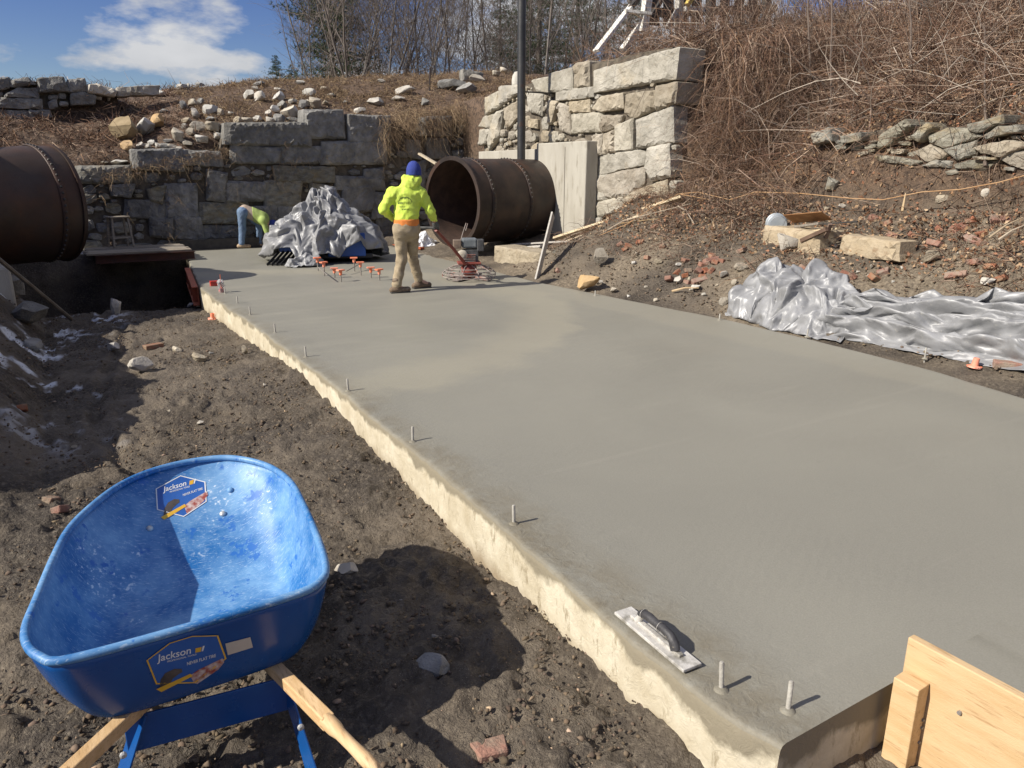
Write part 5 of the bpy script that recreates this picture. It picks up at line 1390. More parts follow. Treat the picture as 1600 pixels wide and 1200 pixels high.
Mr = Matrix.Translation(Rz @ Vector((-.11, -.10, .40))) @ Rz.to_4x4() @ Matrix.Rotation(rad(90), 4, 'X')
MB().lathe([(.085, -.04), (.085, 0), (.07, .015), (.03, .02), (.03, .03), (0, .03)], 22, Mr).build('starter_cover', mat('cream_cover', (.50, .46, .37), (.40, .36, .29), 10, .6), pt, smooth=True)
for k in range(4): eb((.0, -.085, .30 + k * .03), (.16, .02, .008), 'fin', M_dust, .001)
MB().lathe([(.035, .615), (.035, .645), (.02, .65), (0, .65)], 14, Matrix.Translation(Rz @ Vector((.0, .02, .0)))).build('fuel_cap', M_dust, pt, smooth=True)
hand = at(681, 354, 'y', 10.28)                          # grip in the worker's right hand
h0 = hand - tcn
MB().tube([(0, 0, .17), h0 * .5 + Vector((0, 0, .085)), h0 + Vector((0, 0, -.05))], .026, 10).build('handle_tube', M_hred, pt, smooth=True)
side = Vector((-.30, .30, 0)).normalized()
gb = MB().tube([h0 - side * .05 + Vector((0, 0, -.02)), h0 + Vector((0, 0, -.02)), h0 + side * .48 + Vector((0, 0, -.02))], .019, 8); gb.build('handle_bar', M_eng, pt)
MB().tube([Rz @ Vector((-.13, .05, .60)), Rz @ Vector((-.08, .05, .76)), Rz @ Vector((-.03, .05, .90)), Rz @ Vector((-.005, .05, .89)), Rz @ Vector((-.04, .05, .78))], .007, 6).build('lifting_bail', M_dust, pt)

# ================================================================ people
def wrinkle(P, f, a, seed):
    r = np.random.default_rng(seed); s = 0
    for k in range(5):
        d = r.normal(size=3) * f * (1 + .5 * k); ph = r.uniform(0, 6.28); d2 = r.normal(size=3) * f * .6
        s = s + np.abs(np.sin(P @ d + 1.3 * np.sin(P @ d2 + ph))) / (1 + .4 * k)
    return (s / 3.0 - .6) * a
def sdf_obj(name, f, lo, hi, h, m, parent=None, it=2):
    V_, F_ = surfnet(f, lo, hi, h); me = fastmesh(name, V_, F_, True)
    o = obj(name, me, m, parent); return o
M_hivis = mat('hi_vis_hoodie', (.53, .68, .075), (.60, .75, .11), 7, .75, .25, 90, rnd=0)
M_khaki = mat('khaki_trousers', (.31, .245, .155), (.40, .325, .22), 9, .85, .3, 120, var2=(.22, .17, .11), v2scale=5, v2range=(.56, .72))
M_boot = mat('brown_boot', (.12, .08, .05), (.20, .145, .095), 12, .75, .3, 80, var2=(.32, .28, .22), v2scale=12, v2range=(.55, .7))
M_skin = mat('skin', (.48, .29, .20), (.54, .34, .24), 10, .55)
M_bean = mat('blue_knit_beanie', (.025, .045, .23), (.04, .065, .30), 40, .9, .5, 150)
M_tee = mat('orange_tee', (.72, .24, .05), (.66, .20, .04), 8, .8)
M_glove = mat('grey_black_glove', (.05, .05, .05), (.12, .12, .12), 20, .7, .3, 80)
M_jean = mat('blue_jeans', (.10, .16, .26), (.17, .245, .36), 10, .85, .3, 120)
M_print = mat('dark_green_print', (.03, .06, .015), (.05, .09, .02), 10, .7)

o0 = at(637, 457)
J = dict(pel=(.02, 0, .95), chest=(.045, .05, 1.32), neck=(.085, .09, 1.49), head=(.15, .14, 1.67), sL=(-.175, .01, 1.405), sR=(.245, .05, 1.405), eL=(-.295, -.03, 1.185), wL=(-.17, .19, 1.05),
         hL=(-.075, 0, .90), hR=(.105, .04, .90), kL=(-.065, .06, .49), aL=(-.155, -.02, .10), kR=(.085, .26, .50), aR=(.165, .38, .13))
hw = Vector((hand.x - o0.x, hand.y - o0.y, hand.z)); hw.rotate(Euler((0, 0, rad(23.5))))
J['wR'] = (hw.x - .02, hw.y - .03, hw.z + .075); J['eR'] = (.365, .05, 1.16)
J = {k: np.array(v) for k, v in J.items()}
def body1(P):
    d = ell(P, J['head'], (.086, .106, .122))
    d = smin(d, cap(P, J['neck'], J['head'], .055, .05), .03)
    d = smin(d, ell(P, J['head'] + (.0, .095, -.02), (.018, .03, .028)), .015)       # nose
    for s in (-1, 1): d = smin(d, ell(P, J['head'] + (s * .08, .0, -.01), (.014, .03, .036)), .012)
    d = smin(d, cap(P * (1, 1.25, 1), J['pel'] * (1, 1.25, 1), J['chest'] * (1, 1.25, 1), .145, .155), .05)
    for s in 'LR':
        d = smin(d, cap(P, J['neck'] * .5 + J['s' + s] * .5, J['s' + s], .06, .06), .05)
        d = smin(d, cap(P, J['s' + s], J['e' + s], .055, .045), .03); d = smin(d, cap(P, J['e' + s], J['w' + s], .043, .03), .02)
        d = smin(d, cap(P, J['h' + s], J['k' + s], .085, .06), .04); d = smin(d, cap(P, J['k' + s], J['a' + s], .058, .04), .03)
        d = smin(d, cap(P, J['a' + s], J['a' + s] + (.12, .03, -.06), .035, .03), .02)
        d = np.minimum(d, hand_sdf(P, s))
    return d
def hand_sdf(P, s, grow=0.):
    w = J['w' + s]
    if s == 'R': fw_, dn, sdv = np.array([.25, .25, -.93]), np.array([.0, .0, -1.]), np.array([.75, -.65, 0])
    else: fw_, dn, sdv = np.array([.7, .5, -.4]), np.array([.2, .1, -.9]), np.array([.0, .3, .9])
    fw_ = fw_ / np.linalg.norm(fw_); p = w + fw_ * .05
    d = ell(P, p, (.042 + grow, .036 + grow, .046 + grow))
    for k in range(4):
        b = w + fw_ * .075 + sdv * (.033 - .022 * k); L = (.030, .036, .034, .026)[k]
        m = b + fw_ * L + np.array([.012, .018, 0]); e_ = m + np.array([-.008, .030, -.018])
        d = smin(d, np.minimum(cap(P, b, m, .0115 + grow, .0105 + grow), cap(P, m, e_, .0105 + grow, .009 + grow)), .008)
    b = w + fw_ * .03 + sdv * .035; m = b + sdv * .02 + fw_ * .025; e_ = m + fw_ * .03 + np.array([0, .02, 0])
    return smin(d, np.minimum(cap(P, b, m, .013 + grow, .012 + grow), cap(P, m, e_, .012 + grow, .010 + grow)), .01)
def hoodie1(P):
    Q = P * (1, 1.28, 1); k = np.array((1, 1.28, 1))
    d = cap(Q, J['pel'] * k + (0, 0, .11), J['chest'] * k + (0, 0, -.02), .176, .186)
    d = smin(d, cap(P, J['sL'] + (.05, 0, -.01), J['sR'] + (-.05, 0, -.01), .098, .098), .07)
    d = smin(d, cap(P, J['chest'] + (0, 0, .06), J['neck'] + (0, 0, .02), .13, .09), .06)
    for s in 'LR':
        d = smin(d, cap(P, J['s' + s], J['e' + s], .080, .066), .05); d = smin(d, cap(P, J['e' + s], J['w' + s] + (J['w' + s] - J['e' + s]) * -.03, .068, .048), .03)
    # hood lying on the back of the neck, rim standing up behind the head
    d = smin(d, ell(P, J['neck'] + (.01, -.05, .05), (.132, .115, .088)), .03)
    d = smin(d, cap(P, J['neck'] + (-.06, -.03, .12), J['neck'] + (.13, -.02, .10), .055, .05), .04)
    d = np.maximum(d, -(ell(P, J['head'] + (0, .02, .02), (.085, .11, .17))))
    d = d + wrinkle(P * (1.2, 1.2, 1.1), 15, .028, 4)
    d = np.maximum(d, .985 + .012 * np.sin(P[..., 0] * 20) - P[..., 2])
    wl_ = cap(P, J['wR'], J['wR'] + (0.01, .02, -.12), .045, .05)
    return np.maximum(d, -wl_)
def trousers1(P):
    Q = P * (1, 1.15, 1); k = np.array((1, 1.15, 1))
    d = cap(Q, J['pel'] * k + (0, 0, -.02), J['pel'] * k + (0, 0, .06), .168, .162)
    for s in 'LR':
        d = smin(d, cap(P, J['h' + s] + (0, 0, .0), J['k' + s], .104, .080), .05); d = smin(d, cap(P, J['k' + s], J['a' + s] + (0, 0, .02), .080, .070), .03)
        d = smin(d, ell(P, J['h' + s] + (0, -.05, .0), (.10, .09, .11)), .04)
    d = d + wrinkle(P * (1.3, 1.3, 1.1), 12, .020, 9)
    d = np.maximum(d, P[..., 2] - 1.03)
    return np.maximum(d, .065 - P[..., 2])
per = sdf_obj('person', body1, (-.45, -.25, .02), (.62, .62, 1.86), .013, M_skin)
tag(per, 'person in a hi-vis yellow hoodie, khaki trousers and blue beanie walking the power trowel', 'person')
per.location = (o0.x, o0.y, 0); per.rotation_euler = (0, 0, -rad(23.5))
hood = sdf_obj('hoodie', hoodie1, (-.48, -.32, .9), (.62, .5, 1.80), .012, M_hivis, per)
sdf_obj('trousers', trousers1, (-.32, -.3, 0), (.42, .62, 1.1), .012, M_khaki, per)
def tee1(P):
    Q = P * (1, 1.25, 1); k = np.array((1, 1.25, 1))
    return np.maximum(cap(Q, J['pel'] * k + (0, 0, .0), J['pel'] * k + (0, 0, .2), .181, .181) + wrinkle(P, 20, .008, 3), np.abs(P[..., 2] - 1.0) - .05)
sdf_obj('undershirt', tee1, (-.3, -.3, .9), (.4, .4, 1.1), .012, M_tee, per)
def beanie1(P):
    d = ell(P, J['head'] + (0, -.005, .05), (.100, .118, .125)) + .002 * np.sin(np.arctan2(P[..., 1] - J['head'][1], P[..., 0] - J['head'][0]) * 40)
    d = smin(d, cap(P * (1, .86, 1), (J['head'] + (0, -.0, .0)) * (1, .86, 1), (J['head'] + (0, 0, .035)) * (1, .86, 1), .108, .106), .012); 
    return np.maximum(d, J['head'][2] - .025 - P[..., 2])
sdf_obj('beanie', beanie1, J['head'] - .16, J['head'] + .2, .009, M_bean, per)
for s in 'LR':
    if s == 'R':
        sdf_obj('glove', lambda P: np.minimum(hand_sdf(P, 'R', .004), cap(P, J['wR'], J['wR'] + (0.0, .0, -.03), .036, .036)), J['wR'] - .17, J['wR'] + .14, .006, M_glove, per)
    def boot(P, s=s):
        a = J['a' + s].copy(); f = np.array((.96, .22, 0)) if s == 'L' else np.array((.93, .36, 0)); lift = .0 if s == 'L' else .0
        z0 = .045
        b0 = np.array((a[0], a[1], z0)); toe = b0 + f * .165; heel = b0 - f * .065
        d = cap(P * (1, 1, 1.1), heel * (1, 1, 1.1), toe * (1, 1, 1.1), .048, .046); d = smin(d, cap(P, b0 + (0, 0, .02), a + (0, 0, .08), .055, .06), .04)
        d = np.maximum(d, .002 - P[..., 2]); return d + wrinkle(P, 30, .004, 6)
    a = J['a' + s]; o = sdf_obj('boot', boot, (a[0] - .18, a[1] - .14, -.03), (a[0] + .28, a[1] + .2, .26), .010, M_boot, per)
    fv = Vector((.96, .22, 0)) if s == 'L' else Vector((.93, .36, 0)); c = Vector((a[0], a[1], .012)) + fv * .05
    MB().box(c, (.29, .105, .022), Matrix.Rotation(math.atan2(fv.y, fv.x), 3, 'Z')).build('sole', mat('boot_sole', (.05, .045, .04), rough=.9), o, bevel=.01)
# worn print on the back: an arc over rows of short marks, too small to read in the photograph
bvh = BVHTree.FromPolygons([tuple(v.co) for v in hood.data.vertices], [tuple(p.vertices) for p in hood.data.polygons])
mbp = MB()
def backpt(u, v):
    h = bvh.ray_cast(Vector((u, -1, v)), Vector((0, 1, 0))); return h[0] + Vector((0, -.003, 0))
def mark(u, v, w, h, sh=0.):
    q = [(u - w / 2, v - h / 2), (u + w / 2, v - h / 2), (u + w / 2 + sh, v + h / 2), (u - w / 2 + sh, v + h / 2)]; mbp.add([backpt(*p) for p in q], [(0, 1, 2, 3)])
rp = random.Random(5)
def marks(u0, u1, v, h, step):
    u = u0
    while u < u1:
        k = rp.choice((0, 1, 2)); mark(u, v, .0045, h, .005)
        if k: mark(u + step * .32, v + h * (.42 if k == 1 else -.42), step * .5, .0055)
        if k == 2: mark(u + step * .5, v, .0045, h * .8, .004)
        u += step
marks(-.045, .055, 1.345, .034, .024); marks(-.085, .11, 1.275, .030, .022); marks(-.075, .02, 1.225, .022, .019); marks(-.035, .07, 1.192, .018, .016)
for a in np.linspace(.25, 2.9, 26): mark(.015 + .095 * math.cos(a), 1.27 + .085 * math.sin(a), .010, .006)
mbp.build('back_print', M_print, hood)

# second worker, bent over behind the tarp heap
o2 = at(378, 388)
K = {k: np.array(v) for k, v in dict(hL=(.07, -.02, .80), kL=(.05, .02, .43), aL=(0.0, 0, .09), hR=(.15, .16, .80), kR=(.42, .22, .52), aR=(.40, .2, .09), pel=(.12, .07, .84), chest=(.50, .05, .66), neck=(.62, .04, .56), head=(.73, .04, .50), sL=(.52, -.12, .62), sR=(.52, .22, .62), eL=(.58, -.16, .36), wL=(.66, -.12, .14), eR=(.58, .26, .36), wR=(.66, .2, .14)).items()}
def body2(P):
    d = ell(P, K['head'], (.10, .078, .11)); d = smin(d, cap(P, K['neck'], K['head'], .055, .05), .03)
    d = smin(d, cap(P, K['pel'], K['chest'], .12, .13), .05)
    for s in 'LR':
        d = smin(d, cap(P, K['s' + s], K['e' + s], .05, .042), .03); d = smin(d, cap(P, K['e' + s], K['w' + s], .04, .03), .02)
        d = smin(d, cap(P, K['h' + s], K['k' + s], .08, .06), .04); d = smin(d, cap(P, K['k' + s], K['a' + s], .055, .04), .03)
        p = K['w' + s]; d = smin(d, ell(P, p + (.02, 0, -.05), (.03, .04, .05)), .02)
        for k in range(4): d = smin(d, cap(P, p + (.03, -.03 + .02 * k, -.08), p + (.05, -.035 + .022 * k, -.125), .011, .009), .006)
        d = smin(d, cap(P, p + (.0, -.035, -.04), p + (.02, -.06, -.085), .012, .010), .006)
    return d
p2 = sdf_obj('person', body2, (-.15, -.32, .0), (.9, .42, 1.02), .015, M_skin)
tag(p2, 'person in blue jeans and a hi-vis vest bent over beside the tarp heap', 'person'); p2.location = (o2.x, o2.y, 0); p2.rotation_euler = (0, 0, rad(-13))
def jeans2(P):
    d = ell(P, K['pel'] + (0, 0, -.03), (.15, .17, .14))
    for s in 'LR': d = smin(d, cap(P, K['h' + s], K['k' + s], .105, .08), .05); d = smin(d, cap(P, K['k' + s], K['a' + s], .08, .066), .03)
    d = d + wrinkle(P * (1, 1, 1.6), 16, .013, 12); d = np.maximum(d, .07 - P[..., 2]); n = np.array((.9, 0, -.43)); return np.where(P[..., 2] > .66, np.maximum(d, (P - K['pel'] - (.02, 0, .02)) @ n - .10), d)
sdf_obj('jeans', jeans2, (-.2, -.3, 0), (.65, .45, 1.05), .014, M_jean, p2)
def vest2(P):
    d = cap(P, K['pel'] + (.12, 0, -.04), K['chest'], .145, .16); d = smin(d, cap(P, K['sL'], K['sR'], .09, .09), .06)
    for s in 'LR': d = smin(d, cap(P, K['s' + s], K['e' + s], .068, .06), .04)
    return np.maximum(d + wrinkle(P, 16, .012, 2), -(P[..., 0] - .30))
sdf_obj('vest', vest2, (.0, -.35, .2), (.85, .45, 1.05), .014, mat('olive_vest', (.30, .40, .10), (.36, .45, .14), 8, .8), p2)  # vest is a darker olive than the hoodie
sdf_obj('shirt', lambda P: np.maximum(cap(P, K['pel'] + (.02, 0, .0), K['chest'], .135, .145), np.abs(P[..., 0] - .20) - .13), (-.1, -.3, .4), (.5, .4, 1.05), .015, mat('tan_shirt', (.40, .31, .24), (.46, .37, .29), 8, .85), p2)
sdf_obj('cap', lambda P: np.maximum(ell(P, K['head'] + (.0, 0, .01), (.115, .092, .12)), -(P[..., 2] - .50) + .0), (.58, -.12, .36), (.9, .2, .66), .011, M_bean, p2)
for s in 'LR':
    a = K['a' + s]
    sdf_obj('boot', lambda P: np.maximum(smin(cap(P, np.array((a[0] - .06, a[1], .05)), np.array((a[0] + .16, a[1], .045)), .048, .045), cap(P, np.array((a[0], a[1], .06)), a + (0, 0, .05), .055, .055), .04), .002 - P[..., 2]), (a[0] - .15, a[1] - .12, -.02), (a[0] + .26, a[1] + .12, .25), .012, mat('tan_boot', (.36, .25, .15), (.42, .31, .2), 12, .8), p2)

# ================================================================ silver tarps
def tarp_mat():
    m = mat('silver_tarp', (.215, .217, .222), (.29, .293, .30), 4, .48, .0, metal=.12, spec=.35, var2=(.34, .335, .32), v2scale=26, v2range=(.60, .72), rvar=.08)
    n, l = m.node_tree.nodes, m.node_tree.links; b = n['Principled BSDF']; g = n.new('ShaderNodeNewGeometry')
    v = n.new('ShaderNodeTexVoronoi'); v.feature = 'DISTANCE_TO_EDGE'; v.inputs['Scale'].default_value = 7.0
    w = n.new('ShaderNodeTexNoise'); w.inputs['Scale'].default_value = 3.0; w.inputs['Detail'].default_value = 3
    ad = n.new('ShaderNodeVectorMath'); ad.operation = 'MULTIPLY_ADD'; ad.inputs[1].default_value = (.35, .35, .35); l.new(w.outputs['Color'], ad.inputs[0]); l.new(g.outputs['Position'], ad.inputs[2]); l.new(ad.outputs[0], v.inputs['Vector'])
    bp = n.new('ShaderNodeBump'); bp.inputs['Strength'].default_value = .12; bp.inputs['Distance'].default_value = .03; l.new(v.outputs['Distance'], bp.inputs['Height']); l.new(bp.outputs[0], b.inputs['Normal'])
    return m
M_tarp = tarp_mat()
M_bluet = mat('blue_poly', (.015, .07, .30), (.02, .09, .36), 5, .4, .1, 30)
M_black = mat('black_plastic', (.012, .012, .014), (.02, .02, .022), 6, .5)
def plin(x, y, seed):
    """piecewise linear noise on a sheared triangle lattice: flat facets meeting in sharp creases"""
    u = x + .5 * y; v = y * 1.1547 * .866
    iu, iv = np.floor(u), np.floor(v); fu, fv = u - iu, v - iv
    a = _hash(iu, iv, seed); b = _hash(iu + 1, iv, seed); c = _hash(iu, iv + 1, seed); d = _hash(iu + 1, iv + 1, seed)
    return np.where(fu + fv < 1, a + (b - a) * fu + (c - a) * fv, d + (c - d) * (1 - fu) + (b - d) * (1 - fv)) - .5
def folds(p, q, n, f, amp, seed, anis=(1, 1)):
    r = np.random.default_rng(seed); s = 0
    for k in range(3):
        a = r.uniform(-.5, .5) + (.9 * k); fr = f * 2.1 ** k * .8
        wx, wy = .35 * fbm(p * f * .5 + 3 * k, q * f * .5, 2, seed + k), .35 * fbm(p * f * .5, q * f * .5 + 5 * k, 2, seed + 9 + k)
        x, y = (p * anis[0] + wx) * fr, (q * anis[1] + wy) * fr
        s = s + plin(x * math.cos(a) - y * math.sin(a), x * math.sin(a) + y * math.cos(a), seed + 31 * k) * amp * 1.5 / 1.9 ** k
    return s
def crumple(G, wrap, amp, levels, seed, lo=None, aniso=None):
    """cloth from a coarse grid of points: each node is pushed about, then edges are split and pushed again, so creases stay crisp"""
    r = np.random.default_rng(seed); nu, nv = G.shape[:2]
    I_ = np.arange(nu * nv).reshape(nu, nv); J_ = np.roll(I_, -1, 0) if wrap else I_[1:]
    A_ = I_ if wrap else I_[:-1]
    a, b, c, d = A_[:, :-1].ravel(), A_[:, 1:].ravel(), J_[:, 1:].ravel(), J_[:, :-1].ravel()
    sw = r.uniform(0, 1, len(a)) > .5
    T_ = np.vstack([np.stack([a, b, c], 1)[sw], np.stack([a, c, d], 1)[sw], np.stack([a, b, d], 1)[~sw], np.stack([b, c, d], 1)[~sw]])
    V_ = G.reshape(-1, 3).copy(); edge = np.zeros((nu, nv), bool); edge[:, -1] = True
    if not wrap: edge[:, 0] = True; edge[0] = True; edge[-1] = True
    w = np.where(edge.ravel(), .25, 1.0)
    def nrm():
        N = np.zeros_like(V_); fn = np.cross(V_[T_[:, 1]] - V_[T_[:, 0]], V_[T_[:, 2]] - V_[T_[:, 0]])
        for k in range(3): np.add.at(N, T_[:, k], fn)
        return N / np.maximum(np.linalg.norm(N, axis=1), 1e-9)[:, None]
    V_ = V_ + (nrm() * r.normal(size=(len(V_), 1)) * amp + r.normal(size=V_.shape) * amp * .35) * w[:, None]
    for lv in range(levels):
        E_ = np.sort(np.vstack([T_[:, [0, 1]], T_[:, [1, 2]], T_[:, [2, 0]]]), 1); U_, inv = np.unique(E_, axis=0, return_inverse=True); inv = inv.ravel()
        m = len(T_); n0 = len(V_); mid = (V_[U_[:, 0]] + V_[U_[:, 1]]) / 2; L = np.linalg.norm(V_[U_[:, 0]] - V_[U_[:, 1]], axis=1)
        e0, e1, e2 = n0 + inv[:m], n0 + inv[m:2 * m], n0 + inv[2 * m:]
        N = nrm(); mn_ = N[U_[:, 0]] + N[U_[:, 1]]; mn_ /= np.maximum(np.linalg.norm(mn_, axis=1), 1e-9)[:, None]
        mid = mid + mn_ * (r.normal(size=len(mid)) * L * (.13, .075, .04)[lv])[:, None]
        T_ = np.vstack([np.stack([T_[:, 0], e0, e2], 1), np.stack([e0, T_[:, 1], e1], 1), np.stack([e2, e1, T_[:, 2]], 1), np.stack([e0, e1, e2], 1)])
        V_ = np.vstack([V_, mid])
    if lo is not None: V_[:, 2] = np.maximum(V_[:, 2], lo(V_[:, 0], V_[:, 1]) + .006)
    return V_, T_
def floor_(X, Y):
    z = hgt(np.maximum(X, 6.75), Y); return np.where(X < slab_right(Y), 0.0, z)
def cloth_obj(name, V_, T_, label):
    me = fastmesh(name, V_, T_, True); o = obj(name, me, M_tarp)
    cz_ = me.attributes.new('crease_edge', 'FLOAT', 'EDGE'); cz_.data.foreach_set('value', np.clip(RNG.uniform(0, 1, len(me.edges)) ** .6, 0, 1).astype(np.float32))
    ss = o.modifiers.new('soft', 'SUBSURF'); ss.levels = ss.render_levels = 1
    sm = o.modifiers.new('solid', 'SOLIDIFY'); sm.thickness = .004; return tag(o, label, 'tarp')
# heaps by the right slab edge: sheets bunched up along the bank
def tarp_sheet(name, label, cx0, cx1, yA, yB, crest, seed, nu, nv, amp, ridges=0.0):
    u = np.linspace(0, 1, nu); v = np.linspace(0, 1, nv); U, W = np.meshgrid(u, v, indexing='ij'); r = np.random.default_rng(seed)
    Y = yA + (yB - yA) * U; X0 = np.interp(U, *cx0) + .06 * fbm(U * 6, U * 0, 3, seed + 3); X1 = np.interp(U, *cx1) + .10 * fbm(U * 5, U * 0 + 4, 3, seed + 4)
    X = X0 + (X1 - X0) * W; Y = Y + r.normal(size=U.shape) * abs(yB - yA) / nu * .28
    cr = np.interp(U, *crest); prof = np.interp(W, [0, .10, .28, .55, .8, 1], [0.0, .40, .82, 1, .75, .03]); endc = np.clip(np.minimum(U, 1 - U) * 10, 0, 1) ** .5
    Z = floor_(X, Y) + .02 + cr * prof * endc
    if ridges:                                       # long folds running with the sheet, some overhanging
        k = np.arange(nv)[None] + 0 * U; s_ = np.where(k % 2 == 0, 1, -1) * (.5 + vn(U * 5, k * 3.3, seed + 6)); s_[:, 0] = s_[:, -1] = 0
        Z = Z + s_ * ridges * endc; X = X - s_ * ridges * .9 * endc
    V_, T_ = crumple(np.stack([X, Y, Z], -1), False, amp, 2, seed + 1, floor_)
    return cloth_obj(name, V_, T_, label)
tarp_sheet('silver_tarp', 'tall crumpled heap of silver tarp on the bank, left end of the tarps', ([0, .5, 1], [6.90, 6.82, 6.84]), ([0, .5, 1], [7.45, 7.75, 7.5]), 6.40, 4.75, ([0, .2, .5, .8, 1], [.36, .46, .42, .28, .12]), 11, 15, 9, .060)
tarp_sheet('silver_tarp', 'long folded silver tarp stretched along the bank to the right edge', ([0, .4, 1], [6.95, 6.98, 7.06]), ([0, .5, 1], [7.5, 7.85, 7.8]), 5.3, 1.5, ([0, .2, .5, .8, 1], [.18, .26, .32, .36, .36]), 23, 13, 15, .035, .055)
# the big heap on the slab: dome of cloth over a machine
hc = at(500, 402); hcx, hcy = 4.55, 14.75
def heap():
    nu, nv = 30, 10; u = np.linspace(0, 2 * math.pi, nu, endpoint=False); v = np.linspace(.03, 1, nv); U, W = np.meshgrid(u, v, indexing='ij')
    cu, su = np.cos(U), np.sin(U)
    R = 1.0 / (np.abs(cu / np.where(cu < 0, 1.25, 1.18)) ** 2.2 + np.abs(su / .82) ** 2.2) ** (1 / 2.2)
    hem = np.clip(.10 + .22 * fbm(cu * 2.2 + 5, su * 2.2, 3, 7) + np.where((U > 3.6) & (U < 5.9), .24 * np.sin((U - 3.6) * 4.3) ** 2, 0), .02, .5)
    rr_ = R * (W ** .8); top = 1.12
    Zd = (top - hem) * np.clip(1 - W ** 2.3, 0, 1) ** .85 + hem
    lx, ly = rr_ * cu, rr_ * su
    Zd = Zd + (.28 * np.exp(-(((lx - .10) / .28) ** 2 + (ly / .35) ** 2)) - .34 * np.exp(-(((lx + .95) / .55) ** 2 + (ly / .7) ** 2)) - .12 * np.exp(-(((lx - .5) / .15) ** 2 + (ly / .5) ** 2))) * np.clip(1.3 - W, 0, 1)
    pl_ = np.where(np.arange(nu) % 2 == 0, 1, -1)[:, None] * (.4 + vn(U * 2, W * 3, 5)); k = 1 + pl_ * .075 * np.clip(W * 1.5, 0, 1)
    lx, ly = lx * k, ly * k
    ca, sa = math.cos(-rad(19)), math.sin(-rad(19))
    G = np.stack([hcx + lx * ca - ly * sa, hcy + lx * sa + ly * ca, Zd], -1)
    V_, T_ = crumple(G, True, .065, 2, 77, lambda X, Y: 0 * X)
    cloth_obj('silver_tarp', V_, T_[:, ::-1], 'silver tarp bunched over machinery on the slab left of the walking worker')
heap()
RV = Matrix.Rotation(-rad(19), 3, 'Z')
def hp(x, y, z): q = RV @ Vector((x, y, 0)); return (hcx + q.x, hcy + q.y, z)
mc = thing('covered_machine', 'blue and black machine showing under the silver tarp on the slab', 'machine', hp(0, 0, 0))
for c, d, nm, m in (((.42, -.20, .34), (.72, .75, .44), 'blue_housing', M_bluet), ((.36, -.1, .12), (1.1, .8, .10), 'skid', M_black), ((-.30, -.25, .42), (.45, .5, .30), 'blue_tank', M_bluet), ((.0, .0, .7), (.5, .4, .5), 'frame_box', M_black), ((-.62, -.50, .31), (.42, .10, .16), 'blue_panel', M_bluet)):
    MB().box(hp(*c), d, RV).build(nm, m, bevel=.02, world_parent=mc)
rk = thing('black_rack', 'black slatted plastic rack leaning under the left side of the tarp heap', 'rack', hp(-.6, -.75, 0))
for k in range(9):
    x = -.95 + .085 * k; MB().bar(hp(x - .10, -.78 - .012 * k, .02), hp(x + .12, -.55, .24), .012, .05).build('slat', M_black, world_parent=rk)
for z, y in ((.03, -.80), (.24, -.55)):
    MB().bar(hp(-1.04 + (.22 if z > .1 else 0), y + .06, z), hp(-.24 + (.18 if z > .1 else 0), y - .08, z), .03, .03).build('rail', M_black, world_parent=rk)
# low loose corner of the tarp in front
def flap(cx, cy, sx, sy, h, seed, label, nm='silver_tarp'):
    n = 8; u = np.linspace(-1, 1, n); A_, B_ = np.meshgrid(u, u, indexing='ij'); rr_ = np.sqrt(A_ ** 2 + B_ ** 2); sq = 1 - .3 * np.abs(A_ * B_)
    z0 = floor_(np.array([cx]), np.array([cy]))[0] if cx < 8 and cx > 1.8 else 0.0
    G = np.stack([cx + sx * A_ * sq, cy + sy * B_ * sq, z0 + h * np.clip(1 - rr_ ** 1.6, 0, 1) + .01], -1)
    V_, T_ = crumple(G, False, h * .22, 2, seed); V_[:, 2] = np.maximum(V_[:, 2], z0 + .006)
    return cloth_obj(nm, V_, T_, label)
q = at(478, 416); flap(q.x, q.y + .05, .38, .28, .26, 31, 'small crumpled end of silver tarp on the slab before the heap')
# white plastic sheet and steel edge form behind
sp_ = at(628, 380); f2 = flap(7.15, 15.9, .5, .3, .22, 37, 'white plastic sheet bunched on the ground behind the worker', 'plastic_sheet'); f2.data.materials.clear(); f2.data.materials.append(mat('white_plastic_sheet', (.75, .76, .78), (.82, .83, .85), 4, .4))
fm = thing('steel_form', 'dark steel edge form along the far end of the slab', 'form', (3.4, 18.1, 0))
MB().box((3.7, 18.12, .11), (2.9, .02, .24)).build('web', M_iron, world_parent=fm); MB().box((3.7, 18.06, .0), (2.9, .12, .02)).build('flange', M_iron, world_parent=fm)

